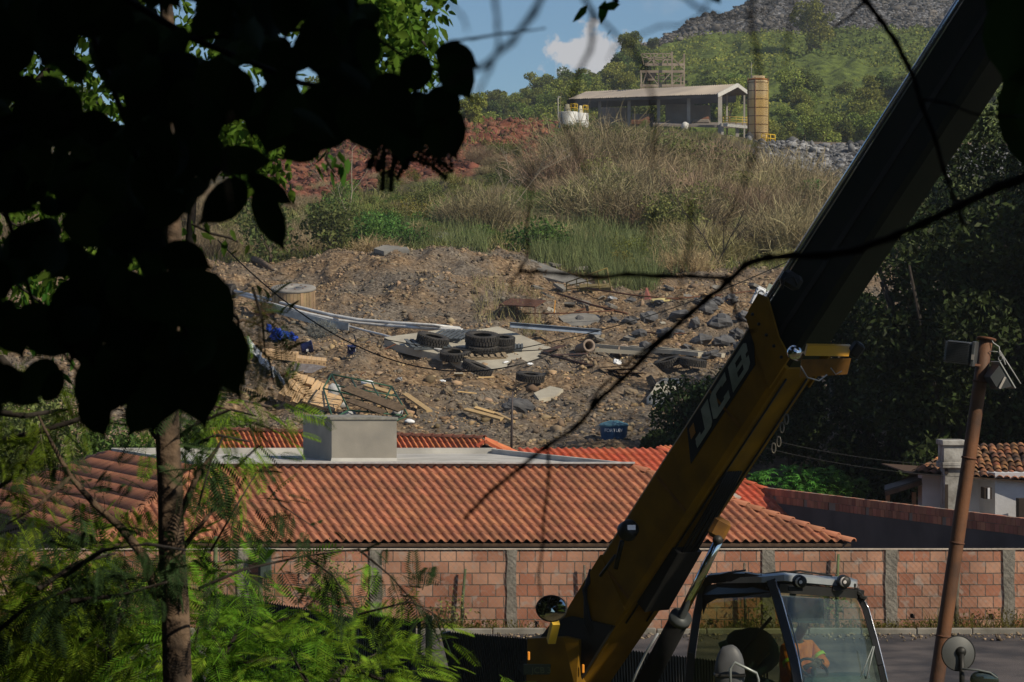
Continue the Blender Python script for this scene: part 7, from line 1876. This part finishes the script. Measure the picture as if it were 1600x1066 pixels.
for (x0, y0, x1, y1, Dd, w) in ((556, 950, 556, 1150, 38.4, .07), (647, 967, 647, 1150, 39, .05), (655, 970, 655, 1150, 39.4, .05), (670, 962, 670, 1150, 39.6, .09), (696, 988, 745, 1200, 35.9, .12)):
    MB().beam(P(x0, y0, Dd), P(x1, y1, Dd), w, w, up=(0, 1, 0)).part("fence_post", M_post if w < .1 else K_body, fen)
MB().hexa([P(650, 1018, 39.2), P(700, 1045, 39.0), P(740, 1060, 38.8), P(740, 1200, 38.8), P(650, 1200, 39.2)], [p+Vector((0, .04, 0)) for p in (P(650, 1018, 39.2), P(700, 1045, 39.0), P(740, 1060, 38.8), P(740, 1200, 38.8), P(650, 1200, 39.2))]).part("low_sheet", M_corr, fen)
# ------------------------------------------------------------------ foreground: fern-leaved trees at lower left
L_fern = leafmat("fern_leaflets", (.16, .25, .02), (.085, .15, .012), .45, .45, 1.5)
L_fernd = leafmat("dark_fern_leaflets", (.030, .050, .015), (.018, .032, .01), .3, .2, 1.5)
def fronds(c, d, ln, rngx, pairs=13, wid=.34, droop=.25):
    """twice-feathered leaves: arched rachis with pairs of narrow pinnae, each pinna a comb of leaflets"""
    n = len(c); d = d/np.linalg.norm(d, axis=1, keepdims=True); up = rngx.normal(0, .35, (n, 3)); up[:, 2] += 1
    s = np.cross(d, up); s /= np.linalg.norm(s, axis=1, keepdims=True)+1e-9; nn = np.cross(s, d); ln = ln.reshape(-1, 1); out_ = []
    w = ln*.012
    pts = [c+d*ln*t-nn*ln*droop*t*t for t in (0, .5, 1)]
    for a, b in ((0, 1), (1, 2)):
        out_.append((np.stack([pts[a]-s*w, pts[a]+s*w, pts[b]+s*w*.6, pts[b]-s*w*.6], 1).reshape(-1, 3), np.arange(n*4).reshape(n, 4)))
    for k in range(pairs):
        t = .12+.86*k/pairs; q = c+d*ln*t-nn*ln*droop*t*t; L_ = ln*wid*math.sin(math.pi*(.18+.72*t))**.7
        for sg in (-1, 1):
            pd = s*sg*.9+d*.45-nn*.18; hw = ln*.026
            # pinna split in two tapering leaf strips with a notch
            e = q+pd*L_
            m = q+pd*L_*.5
            v = np.stack([q, m+d*hw, e, m-d*hw], 1).reshape(-1, 3); out_.append((v, np.arange(n*4).reshape(n, 4)))
    return merge(out_)
def limb_tree(name, label, cat, group, trunk, rad, limbs, frond_n, seed, m, ln=(.16, .30), barkm=None, spread=.35, part="foliage"):
    o = root(name, trunk[0], label, cat, group)
    MB().tube(trunk, rad, 14).part("trunk", barkm or M_bark, o)
    r = np.random.default_rng(seed); C = []; Dd = []
    for pts, r0 in limbs:
        pts = [Vector(p) for p in pts]; nn_ = len(pts)
        MB().tube(pts, [r0*(1-.8*i/max(1, nn_-1)) for i in range(nn_)], 7).part("branch", barkm or M_bark, o)
        for i in range(frond_n):
            t = r.uniform(.25, 1)*(nn_-1); a = min(int(t), nn_-2); p = pts[a].lerp(pts[a+1], t-a)
            off = r.normal(0, spread, 3); off[2] *= .7
            C.append(np.array(p)+off); dv = off/np.linalg.norm(off)+r.normal(0, .5, 3); dv[2] -= .25; Dd.append(dv)
    C = np.array(C); Dd = np.array(Dd)
    v, f = fronds(C, Dd, r.uniform(ln[0], ln[1], len(C)), r)
    v = v-np.array(ORG[o.name]); link(part, mesh_np(part, v, f, m), o)
    return o
M_bark2 = mat("furrowed_bark", (.135, .09, .058), .95, scale=9, col2=(.035, .026, .019), bump=.03, bscale=16)
DT_ = 12.6
def F_(px, py, D=DT_): return P(px, py, D)
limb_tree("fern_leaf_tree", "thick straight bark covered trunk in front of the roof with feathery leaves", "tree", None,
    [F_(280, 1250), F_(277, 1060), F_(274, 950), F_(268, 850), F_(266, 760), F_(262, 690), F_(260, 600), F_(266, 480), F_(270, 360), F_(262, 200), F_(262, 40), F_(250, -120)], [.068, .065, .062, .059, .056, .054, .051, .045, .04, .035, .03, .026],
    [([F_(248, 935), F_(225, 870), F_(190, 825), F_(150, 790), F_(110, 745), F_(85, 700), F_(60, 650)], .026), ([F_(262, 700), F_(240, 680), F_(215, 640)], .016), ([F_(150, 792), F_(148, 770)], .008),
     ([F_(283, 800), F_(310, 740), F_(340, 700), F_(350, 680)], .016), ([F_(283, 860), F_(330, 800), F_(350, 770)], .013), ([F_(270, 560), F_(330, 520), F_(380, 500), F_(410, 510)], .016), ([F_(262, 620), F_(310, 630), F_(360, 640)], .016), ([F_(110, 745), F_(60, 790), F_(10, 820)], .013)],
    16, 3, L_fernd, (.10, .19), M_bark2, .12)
# twin thin stems seen between the leaves
for k, (x0, x1) in enumerate(((266, 268), (272, 300))):
    MB().tube([P(x0, 700, 27), P((x0+x1)/2, 500, 27), P(x1, 330, 27), P(x1+6, 150, 27)], [.05, .045, .04, .03], 8).thing("slender_tree", M_barkd, ["left one of two thin dark stems rising beside the thick trunk", "right one of two thin dark stems rising beside the thick trunk"][k], "tree", "thin stems beside the thick trunk")
saps = [
 ("feathery bright green bush at the lower left corner", [(60, 1180), (55, 1080), (40, 1000)], [([(55, 1080), (110, 1010), (160, 960), (200, 930)], .02), ([(50, 1040), (10, 980), (-40, 930)], .02), ([(55, 1080), (20, 1050), (-30, 1040)], .02), ([(60, 1090), (120, 1060), (190, 1040)], .02), ([(45, 1010), (60, 960), (90, 920)], .02), ([(45, 1010), (20, 950), (0, 900)], .02), ([(50, 1060), (90, 1000), (110, 950)], .02)], 210, 17, L_fern, .30),
 ("feathery bush with a forked dark stem left of the thick trunk", [(155, 1150), (162, 1060), (178, 980), (200, 930)], [([(178, 980), (210, 920), (245, 890), (270, 870)], .018), ([(162, 1040), (200, 1010), (260, 1000)], .018), ([(172, 1000), (150, 950), (140, 910)], .018), ([(200, 930), (190, 900), (160, 890)], .018), ([(170, 1020), (130, 1000), (100, 990)], .018)], 60, 16, L_fern, .24),
 ("feathery bright green bush at the bottom right of the thick trunk", [(300, 1160), (330, 1060), (380, 980)], [([(330, 1060), (370, 1010), (420, 975), (470, 960)], .02), ([(320, 1080), (300, 1030), (310, 980)], .02), ([(350, 1040), (420, 1030), (490, 1030)], .02), ([(320, 1090), (380, 1080), (450, 1075)], .02), ([(350, 1030), (330, 990), (340, 965)], .015)], 75, 15, L_fern, .20),
 ("feathery bush with drooping leaves in front of the corrugated fence", [(480, 1170), (500, 1090), (540, 1040)], [([(500, 1090), (540, 1050), (590, 1020)], .015), ([(500, 1100), (470, 1050), (450, 1010)], .015), ([(540, 1040), (590, 1060), (640, 1065)], .015), ([(520, 1070), (560, 1075), (610, 1085)], .015)], 60, 14, L_fern, .22),
]
for i, (lab, tr_, lb, n, D, m, sp_) in enumerate(saps):
    limb_tree("feathery_bush", lab, "bush", "feathery bushes at lower left", [P(x, y, D) for x, y in tr_], [.03, .025, .018, .012][:len(tr_)], [([P(x, y, D+random.uniform(-.6, .6)) for x, y in b], r0) for b, r0 in lb], n, 30+i, m, (.14, .26) if D > 14 else (.12, .22), M_barkd, sp_)
dk = [
 ("dark feathery branches in front of the left roof", 13, [([(-40, 700), (40, 680), (110, 660), (160, 640)], .02), ([(-40, 640), (40, 650), (100, 640)], .02), ([(0, 560), (40, 600), (90, 620)], .02), ([(-30, 780), (30, 740), (60, 690)], .012)], 26, L_fern),
 ("dark feathery sprays in front of the lower left wall", 11.5, [([(100, 900), (160, 860), (230, 850), (290, 860)], .012), ([(110, 940), (190, 930), (260, 910)], .012), ([(60, 920), (120, 880), (180, 865)], .012), ([(-20, 1000), (40, 950), (110, 920)], .012)], 40, L_fernd),
 ("long thin sprays of feathery leaves across the brick wall", 12.5, [([(310, 920), (380, 890), (470, 870), (560, 858)], .008), ([(560, 858), (610, 900), (650, 945)], .006), ([(480, 870), (520, 900), (560, 960)], .006), ([(330, 860), (370, 790), (400, 740)], .006), ([(420, 760), (440, 790), (500, 830)], .005), ([(310, 790), (330, 720), (350, 680)], .006), ([(560, 960), (640, 940), (680, 960)], .006)], 18, L_fernd),
 ("yellow green feathery tips hanging above the white sheet", 9, [([(350, 470), (372, 500), (380, 560)], .006), ([(395, 450), (410, 500), (415, 560)], .006), ([(345, 520), (365, 560), (380, 600)], .006), ([(400, 540), (420, 560), (428, 600)], .005)], 14, L_yel),
 ("green leafy tips beside the left end of the rear roof", 14, [([(270, 690), (310, 660), (360, 640), (400, 650)], .012), ([(290, 700), (340, 680), (390, 690)], .012)], 60, L_fern)]
for i, (lab, D, lb, n, m) in enumerate(dk):
    b0 = P(*lb[0][0][0], D); o = root("feathery_branch", b0, lab, "branch", "feathery branches at left"); r = np.random.default_rng(70+i); C = []; Dd = []
    for b, r0 in lb:
        pts = [P(x, y, D+random.uniform(-.3, .3)) for x, y in b]; nn_ = len(pts)
        MB().tube(pts, [r0*(1-.6*k/(nn_-1)) for k in range(nn_)], 6).part("twig", M_barkd, o)
        for k in range(n):
            t = r.uniform(0.05, 1)*(nn_-1); a = min(int(t), nn_-2); p = pts[a].lerp(pts[a+1], t-a); sp_ = .17 if n > 50 else .035
            off = r.normal(0, sp_, 3); C.append(np.array(p)+off); dd = off/np.linalg.norm(off)+r.normal(0, .4, 3); dd[2] -= .5; Dd.append(dd)
    v, f = fronds(np.array(C), np.array(Dd), r.uniform(.08, .20, len(C))*(1 if D > 10 else .7), r)
    link("leaves", mesh_np("leaves", v-np.array(b0), f, m), o)

# ------------------------------------------------------------------ mid distance sunlit tree crown behind the dark leaves
def ovate_cloud(c, size, r, droop=.6, asp=.5):
    """pointed oval leaves with a folded midrib (two quads each side)"""
    n = len(c); d = r.normal(0, .6, (n, 3)); d[:, 2] -= droop; d /= np.linalg.norm(d, axis=1, keepdims=True)
    q = r.normal(0, 1, (n, 3)); s = np.cross(d, q); s /= np.linalg.norm(s, axis=1, keepdims=True); nn_ = np.cross(s, d); L_ = np.asarray(size).reshape(-1, 1); w = L_*asp*.5
    a = c; m1 = c+d*L_*.35+nn_*L_*.02; b = c+d*L_
    l1 = c+d*L_*.30+s*w-nn_*L_*.05; l2 = c+d*L_*.68+s*w*.72-nn_*L_*.05; r1_ = c+d*L_*.30-s*w-nn_*L_*.05; r2_ = c+d*L_*.68-s*w*.72-nn_*L_*.05
    v = np.stack([a, l1, l2, b, r2_, r1_, m1], 1).reshape(-1, 3); i = np.arange(n)[:, None]*7
    f = np.concatenate([i+np.array([[0, 6, 2, 1]]), i+np.array([[6, 3, 3, 2]])[:, [0, 1, 3, 3]]*0+i*0+np.array([[0, 0, 0, 0]])*0]) if False else None
    tri = np.concatenate([i+np.array([[0, 6, 1]]), i+np.array([[1, 6, 2]]), i+np.array([[6, 3, 2]]), i+np.array([[0, 5, 6]]), i+np.array([[5, 4, 6]]), i+np.array([[6, 4, 3]])])
    return v, tri
L_bright = leafmat("sunlit_broad_leaves", (.085, .17, .02), (.045, .10, .012), .4, .45, 1.0)
rr = np.random.default_rng(91); CB = []
for px, py, w, h, n in ((610, 40, 75, 70, 900), (560, -20, 140, 50, 900), (650, 90, 40, 50, 260), (600, 130, 60, 40, 200), (395, 250, 60, 50, 300), (350, 200, 80, 50, 300), (440, 215, 40, 30, 160), (150, 170, 120, 60, 500), (300, 60, 200, 80, 900), (-50, 150, 150, 150, 500), (300, -150, 450, 120, 2500), (0, 20, 220, 150, 1600), (100, 300, 190, 90, 900), (60, 450, 120, 90, 600), (200, 380, 60, 70, 240)):
    D = 17+rr.normal(0, .7, n); x = px+np.clip(rr.normal(0, .5, n), -1, 1)*w; y = py+np.clip(rr.normal(0, .5, n), -1, 1)*h
    CB.append(np.stack([(x-800)/F*D, D, (533-y)/F*D], 1))
CB = np.concatenate(CB); v, f = ovate_cloud(CB, rr.uniform(.05, .10, len(CB)), rr)
bt = root("broadleaf_tree", P(-160, 1500, 17.5), "sunlit bright green leafy tree seen through and above the black leaves", "tree")
MB().tube([P(-160, 1500, 17.5), P(-150, 1000, 17.5), P(-120, 500, 17.5), P(0, 200, 17.5), P(200, -40, 17.2)], [.06, .055, .05, .035, .02], 8).part("trunk", M_barkd, bt)
mb = MB()
for pts in ([(0, 200), (230, 220), (450, 190)], [(200, -40), (450, 20), (620, 40), (680, 80)], [(-120, 400), (50, 250), (160, 160)], [(200, -40), (300, -60), (480, -80)]): mb.tube([P(x, y, 17.3) for x, y in pts], .015, 6)
mb.part("limbs", M_barkd, bt)
link("crown", mesh_np("crown", v-np.array(ORG[bt.name]), f, L_bright), bt)
# bright drooping twig
for i, (lab, D, pts, n) in enumerate((("bright green drooping leafy twig in front of the red earth bank", 11, [(500, 170), (520, 215), (510, 250), (524, 270)], 26), ("bright green leafy twig crossing in front of the cable drum slope", 12, [(300, 350), (330, 365), (360, 372), (372, 378)], 12), ("bright green leaf tips hanging at the top edge left of the white cloud", 8, [(945, -30), (955, -5), (966, 4)], 7), ("green leafy twig at the left edge above the roof", 13, [(-10, 320), (20, 350), (50, 360)], 60), ("green leafy twigs in the gap left of the trunk", 13, [(20, 440), (60, 470), (100, 500), (80, 540)], 90))):
    P3 = [P(x, y, D) for x, y in pts]; o = root("leafy_twig", P3[0], lab, "twig", "bright leafy twigs"); MB().tube(P3, .006, 5).part("stem", M_barkd, o)
    r = np.random.default_rng(110+i); t = r.uniform(0, len(P3)-1.001, n); a = t.astype(int); PA = np.array([tuple(p) for p in P3]); c = PA[a]*(1-(t-a))[:, None]+PA[a+1]*(t-a)[:, None]+r.normal(0, .035 if n < 50 else .09, (n, 3))
    v, f = ovate_cloud(c, r.uniform(.04, .085, n), r, 1.2, .42); link("leaves", mesh_np("leaves", v-np.array(P3[0]), f, L_bright), o)
# dark compound-leaf sprig hanging under the leaves (little paired leaflets)
o = root("paired_leaf_sprig", P(600, 215, 6.2), "dark hanging sprigs with small paired leaflets in front of the red bank", "twig")
mb = MB(); lv = []; r = np.random.default_rng(5)
for pts in ([(600, 200), (608, 240), (606, 270), (604, 295)], [(640, 225), (628, 250), (615, 275)], [(655, 235), (680, 255), (700, 272)], [(640, 235), (665, 250), (706, 250)], [(596, 225), (588, 250), (584, 262)], [(615, 215), (625, 240), (640, 255)]):
    P3 = [P(x, y, 6.2) for x, y in pts]; mb.tube(P3, .0018, 5)
    for i in range(len(P3)-1):
        for t in np.linspace(0, .9, 5):
            c = P3[i].lerp(P3[i+1], t); d = (P3[i+1]-P3[i]).normalized(); s = Vector((-d.z, 0, d.x))
            for sg in (-1, 1):
                dd = (s*sg+d*.5).normalized(); L_ = .021; w = Vector((-dd.z, .3, dd.x))*.0055
                lv.append([c, c+dd*L_*.5+w, c+dd*L_, c+dd*L_*.5-w])
mb.part("stem", M_barkd, o); m2 = MB()
for q4 in lv: m2.add(q4, [(0, 1, 2, 3)])
m2.part("leaves", L_fernd, o)

# ------------------------------------------------------------------ near broadleaf branch: big dark leaves
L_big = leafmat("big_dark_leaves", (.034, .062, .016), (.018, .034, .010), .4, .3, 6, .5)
def bigleaf(mb, c, L_, W_, ang_deg, yaw=0.0, pitch=0.0, cup=.10):
    """ovate leaf with a pointed tip, slight cup and fold; c is its middle, ang 0 = tip right, 90 = tip down"""
    a = math.radians(ang_deg); prof = [(-.5, 0), (-.46, .22), (-.34, .40), (-.15, .5), (.05, .48), (.22, .36), (.33, .19), (.41, .07), (.50, .02), (.56, 0)]
    M = Matrix.Rotation(yaw, 3, 'Z') @ Matrix.Rotation(pitch, 3, 'X')
    dx = Vector((math.cos(a), 0, -math.sin(a))); dy = Vector((math.sin(a), 0, math.cos(a)))
    vs = []; fs = []; n = len(prof)
    for t, w in prof:
        zc = -cup*L_*(t+.5)**2
        for sg in (-1, -.5, 0, .5, 1):
            vs.append(c+M @ (dx*t*L_+dy*w*W_*sg+Vector((0, 1, 0))*(zc+abs(sg)*w*W_*.22)))
    for i in range(n-1):
        for k in range(4): fs.append((i*5+k, i*5+k+1, i*5+5+k+1, i*5+5+k))
    mb.add(vs, fs, True)
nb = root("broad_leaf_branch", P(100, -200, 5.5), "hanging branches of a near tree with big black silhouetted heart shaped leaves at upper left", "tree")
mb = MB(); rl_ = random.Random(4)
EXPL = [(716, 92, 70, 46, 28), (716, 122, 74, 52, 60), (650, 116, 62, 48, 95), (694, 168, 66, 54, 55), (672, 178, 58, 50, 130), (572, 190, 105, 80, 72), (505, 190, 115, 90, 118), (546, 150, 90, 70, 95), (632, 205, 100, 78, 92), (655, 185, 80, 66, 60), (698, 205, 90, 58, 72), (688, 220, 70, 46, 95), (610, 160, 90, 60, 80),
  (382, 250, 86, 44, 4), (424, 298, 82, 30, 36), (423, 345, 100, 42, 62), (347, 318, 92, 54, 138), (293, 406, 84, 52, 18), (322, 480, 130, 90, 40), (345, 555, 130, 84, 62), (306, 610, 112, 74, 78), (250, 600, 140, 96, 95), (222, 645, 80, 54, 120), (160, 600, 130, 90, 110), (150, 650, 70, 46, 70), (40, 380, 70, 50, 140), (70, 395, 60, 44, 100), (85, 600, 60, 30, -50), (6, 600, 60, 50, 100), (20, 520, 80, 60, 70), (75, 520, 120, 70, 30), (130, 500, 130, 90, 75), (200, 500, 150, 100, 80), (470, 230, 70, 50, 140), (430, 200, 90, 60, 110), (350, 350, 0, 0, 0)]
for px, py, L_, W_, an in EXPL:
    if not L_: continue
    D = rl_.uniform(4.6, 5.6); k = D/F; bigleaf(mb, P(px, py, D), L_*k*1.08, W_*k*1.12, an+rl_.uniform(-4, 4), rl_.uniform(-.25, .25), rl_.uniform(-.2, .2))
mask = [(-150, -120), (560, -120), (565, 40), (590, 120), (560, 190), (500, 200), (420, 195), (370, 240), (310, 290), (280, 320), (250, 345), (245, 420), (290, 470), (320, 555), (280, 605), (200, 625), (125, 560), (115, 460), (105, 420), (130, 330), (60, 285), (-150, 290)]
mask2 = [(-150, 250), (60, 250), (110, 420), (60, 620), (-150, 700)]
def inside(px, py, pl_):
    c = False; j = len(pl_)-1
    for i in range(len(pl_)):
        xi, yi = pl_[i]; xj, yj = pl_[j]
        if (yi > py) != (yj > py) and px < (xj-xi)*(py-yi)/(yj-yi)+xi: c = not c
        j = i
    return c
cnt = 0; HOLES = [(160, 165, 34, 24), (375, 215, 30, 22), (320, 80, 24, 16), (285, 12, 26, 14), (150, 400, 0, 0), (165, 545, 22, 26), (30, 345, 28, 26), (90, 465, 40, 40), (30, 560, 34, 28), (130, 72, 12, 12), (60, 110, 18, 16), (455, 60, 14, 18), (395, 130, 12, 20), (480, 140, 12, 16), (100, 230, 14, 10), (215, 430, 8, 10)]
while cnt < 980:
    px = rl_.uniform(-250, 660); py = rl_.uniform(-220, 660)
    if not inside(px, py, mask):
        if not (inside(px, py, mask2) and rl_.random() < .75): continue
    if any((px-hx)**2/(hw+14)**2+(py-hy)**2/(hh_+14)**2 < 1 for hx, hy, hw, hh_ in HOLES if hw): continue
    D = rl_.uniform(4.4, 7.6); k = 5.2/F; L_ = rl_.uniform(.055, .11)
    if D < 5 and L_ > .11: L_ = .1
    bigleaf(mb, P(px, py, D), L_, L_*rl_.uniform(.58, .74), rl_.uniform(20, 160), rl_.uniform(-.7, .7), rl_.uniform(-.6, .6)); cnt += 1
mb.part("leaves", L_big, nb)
for pts, r0 in (([(-200, -150), (100, -60), (300, 60), (470, 130), (600, 150), (700, 160)], .009), ([(100, -60), (200, 200), (260, 400), (300, 560)], .008), ([(200, 200), (330, 260), (420, 300)], .004), ([(300, 60), (560, 40), (655, 105), (700, 110)], .005), ([(-200, 100), (0, 300), (60, 500), (120, 580)], .007), ([(660, 120), (668, 165), (672, 190)], .0015), ([(655, 140), (675, 170)], .0015), ([(410, 270), (420, 320), (425, 340)], .0015)):
    MB().tube([P(x, y, 5.6) for x, y in pts], [r0*(1-.6*i/(len(pts)-1)) for i in range(len(pts))], 8).part("twig", M_barkd, nb)
MB().tube([P(-3000, 1900, 6.4), P(-2800, 400, 6.4), P(-1800, -350, 6.0), P(-200, -150, 5.6)], [.10, .08, .03, .012], 10).part("trunk", M_barkd, nb)
# right edge dark leaf/limb silhouettes
mb = MB(); 
for px, py, L_, W_, an, D in ((1592, 200, 150, 60, 80, 5.2), (1580, 60, 150, 90, 100, 5.2), (1602, 130, 140, 70, 85, 5.4), (1118, -6, 30, 18, 60, 4.0), (1600, 20, 150, 100, 60, 5.6), (1625, 180, 120, 80, 95, 5.0)):
    k = D/F; bigleaf(mb, P(px, py, D), L_*k, W_*k, an)
o = mb.thing("hanging_leaves", L_big, "big black leaves hanging into the upper right corner over the boom", "leaves")

# ------------------------------------------------------------------ bare twigs close to the camera
M_twig = mat("dark_bare_twig", (.030, .022, .018), .9, scale=60, col2=(.018, .014, .012), bump=.001, bscale=300)
def twig(name, label, segs, D, group="bare twigs close in front"):
    o = root(name, P(*segs[0][0][0], D), label, "twig", group); mb = MB(); rj = random.Random(int(D*1000)+len(segs))
    for pts, w0, w1 in segs:
        # subdivide with knuckles so the twig is not a smooth pipe
        q = []; ws = []
        n = len(pts)
        for i in range(n-1):
            m = 4
            for j in range(m):
                t = j/m; x = pts[i][0]*(1-t)+pts[i+1][0]*t; y = pts[i][1]*(1-t)+pts[i+1][1]*t; g = (i+t)/(n-1)
                q.append(P(x+rj.uniform(-1.1, 1.1), y+rj.uniform(-1.1, 1.1), D+.03*math.sin(g*5))); ws.append((w0*(1-g)+w1*g)*D/F*.5*(rj.uniform(.88, 1.12) if j else 1.28))
        q.append(P(*pts[-1], D)); ws.append(w1*D/F*.5)
        MB().tube(q, ws, 8).part("twig_limb" if w0 > 6 else "side_twig", M_twig, o)
    return o
twig("bare_branch", "long dark forked bare branch crossing the rubble and the boom",
 [([(1780, 250), (1690, 262), (1600, 278), (1560, 292), (1500, 322), (1440, 350), (1400, 368), (1340, 390), (1290, 399), (1240, 399), (1200, 403), (1165, 414), (1140, 438), (1105, 468), (1080, 488), (1045, 520), (1005, 560), (970, 595), (935, 625), (900, 668), (850, 700), (815, 730), (770, 765), (735, 800), (726, 812)], 15, 5),
  ([(1140, 436), (1080, 431), (1030, 432), (980, 428), (930, 434), (880, 428), (840, 424), (812, 424)], 8, 6), ([(812, 424), (826, 395), (824, 350), (830, 315)], 5, 2), ([(812, 424), (800, 440), (792, 470)], 5, 2),
  ([(1065, 505), (1030, 530), (990, 560), (940, 605), (924, 630), (920, 650)], 6, 4), ([(1142, 438), (1146, 470), (1152, 495), (1162, 512), (1175, 518), (1182, 515)], 5, 2.5), ([(1162, 512), (1150, 516), (1140, 522)], 2.5, 1.5),
  ([(856, 700), (858, 740), (852, 790), (848, 850), (842, 900), (846, 945), (852, 985)], 5, 2.5)], 4.0)
twig("bare_branch", "dark bare twig curving down across the upper part of the boom",
 [([(1330, -30), (1352, 2), (1375, 30), (1400, 65), (1420, 105), (1432, 135), (1440, 165), (1460, 210), (1475, 265), (1490, 310), (1506, 352)], 10, 6), ([(1352, 2), (1330, 22), (1302, 45)], 5, 3), ([(1352, 2), (1375, -30)], 5, 4), ([(1440, 155), (1475, 160), (1530, 180), (1600, 182)], 5, 3)], 4.4)
twig("bare_branch", "thin dark twig pointing right across the sky beside the black leaves", [([(700, 66), (740, 60), (790, 52), (852, 44)], 5, 2.5)], 3.6)
twig("blurred_twig", "very blurred twig crossing the sky left of the cloud", [([(860, -40), (835, 20), (800, 65), (760, 100), (700, 130)], 12, 7), ([(770, -20), (778, 40), (780, 70), (765, 110), (750, 140), (742, 165)], 7, 4), ([(700, 0), (722, 25), (730, 48)], 4, 3)], 1.9, "blurred twigs")
twig("blurred_twig", "blurred knuckled twig hanging over the white cloud", [([(905, -20), (925, 20), (925, 60), (922, 80), (905, 110), (895, 150), (888, 175)], 9, 5), ([(925, 20), (960, 50), (975, 75)], 6, 3), ([(1115, -15), (1095, 25), (1060, 40), (1030, 40), (990, 60), (960, 75), (950, 95)], 4, 3), ([(1060, -10), (1090, 12), (1130, 28), (1190, 20), (1230, -15)], 6, 3)], 2.1, "blurred twigs")
twig("blurred_twig", "blurred twigs hanging in front of the shed and the silo", [([(985, 70), (1005, 105), (1020, 150), (1022, 215), (1020, 260)], 6, 5), ([(895, 150), (880, 185), (895, 225), (920, 270)], 6, 6), ([(1175, -20), (1172, 30), (1182, 80), (1190, 130), (1190, 200), (1175, 250), (1140, 340), (1110, 380)], 8, 4), ([(1240, -20), (1232, 60), (1225, 110)], 5, 3), ([(830, 255), (828, 300), (822, 345)], 5, 3)], 2.0, "blurred twigs")
twig("blurred_twig", "blurred vertical twigs over the brown bushes below the shed", [([(1080, 315), (1078, 360), (1074, 400), (1065, 440), (1058, 480)], 7, 4), ([(830, 430), (826, 470), (818, 520)], 4, 3), ([(360, 180), (350, 260), (362, 330)], 6, 4), ([(1022, 330), (1010, 380), (1000, 400)], 4, 2)], 2.3, "blurred twigs")

# ------------------------------------------------------------------ unseen trees placed and shaped to shade the near leaves and the machine
def solid_crown(name, label, group, blobs, n, leaf, trunk, seed):
    r = np.random.default_rng(seed); c = shell_pts(blobs, n, r, .5); v, f = leaf_quads(c, r.uniform(.7, 1.4, n)*leaf, r, .3, .75)
    o = root(name, trunk[0], label, "tree", group); MB().tube(trunk, [.30, .26, .2, .12][:len(trunk)], 10).part("trunk", M_barkd, o)
    link("crown", mesh_np("crown", v-np.array(ORG[o.name]), f, L_dark), o); return o
L_shade = mat("dense_shade_leaves", (.020, .032, .010), .8, scale=.3, col2=(.012, .02, .006), spec=.1)
def solid2(label, blobs, n, leaf, trunk, seed):
    r = np.random.default_rng(seed); c = shell_pts(blobs, n, r, .55); v, f = leaf_quads(c, r.uniform(.7, 1.4, n)*leaf, r, .3, .85)
    o = root("unseen_shade_tree", trunk[0], label, "tree", "unseen trees set for shade around the viewpoint"); MB().tube(trunk, [.30, .26, .2, .12][:len(trunk)], 10).part("trunk", M_barkd, o)
    link("crown", mesh_np("crown", v-np.array(ORG[o.name]), f, L_shade), o); return o
solid2("unseen tree added outside the right edge to shade the telehandler", [(13, 24, 12, 4.2, 5.0, 3.0), (11.5, 21, 11, 3.6, 4, 3), (12, 28, 9.5, 4.5, 4.5, 4.5), (9.5, 24.5, 9.5, 3, 4, 3), (7, 27, 9.5, 4, 3.5, 2.6), (7.5, 31, 8.5, 4, 3, 2.6)], 15000, .6, [(13, 25, -5.5), (13, 25, 0), (12.6, 25, 5), (12, 25, 9)], 7)
solid2("unseen tree above and behind the camera, crown shaped to darken the near leaves", [(4.8, 1.0, 4.8, 3.4, 3.4, 2.4), (0, -2.5, 5.6, 5, 4, 2), (-4.5, 1.5, 4.8, 3.4, 3.6, 2.2), (0, 2.8, 4.6, 3.2, 2.0, 1.8), (7, -2, 1.2, 2.6, 4.2, 4.4), (-7, -3, 1.5, 3, 5, 4.4), (0, -9, 2, 8, 2.6, 5), (7.0, 3.5, 2.6, 2.6, 3.4, 4.0), (-7.6, 5, 1.5, 2.8, 4.5, 4.6), (3.9, 2.4, 3.6, 2.2, 1.8, 1.6), (2.2, 3.6, 3.2, 2.0, 1.4, 1.0)], 27000, .55, [(0, -6, -1.8), (0, -6, 1), (0, -5, 3), (1, -3, 5)], 8)
solid2("unseen tree added outside the left edge to darken the boom", [(-12, 14, 4, 4.5, 5, 7.5), (-11.5, 24, 3, 4, 6, 8), (-10, 9, 8, 4, 4, 4), (-14, 32, 3, 4.5, 5, 8), (-7, 19, 8.5, 5, 7, 2.8), (-3, 26, 9.5, 4.5, 5, 2.6), (-6, 10, 7, 4, 4, 2.4)], 26000, .7, [(-12, 17, -5.5), (-12, 17, 0), (-12, 17, 6)], 9)
# ------------------------------------------------------------------ haze
hz = MB().box((0, 330, 40), (1100, 780, 130)).mesh("haze", None, Vector((0, 330, 40)))
ho = link("haze", hz, None, (0, 330, 40)); tag(ho, "thin warm haze over the valley", "haze", kind='stuff')
hm = bpy.data.materials.new("haze_air"); hm.use_nodes = True; n = hm.node_tree; n.nodes.clear()
o_ = n.nodes.new("ShaderNodeOutputMaterial"); pv = n.nodes.new("ShaderNodeVolumePrincipled"); pv.inputs['Density'].default_value = .00024; pv.inputs['Color'].default_value = (.86, .90, .95, 1); pv.inputs['Anisotropy'].default_value = .3
n.links.new(pv.outputs[0], o_.inputs['Volume']); hz.materials.append(hm)
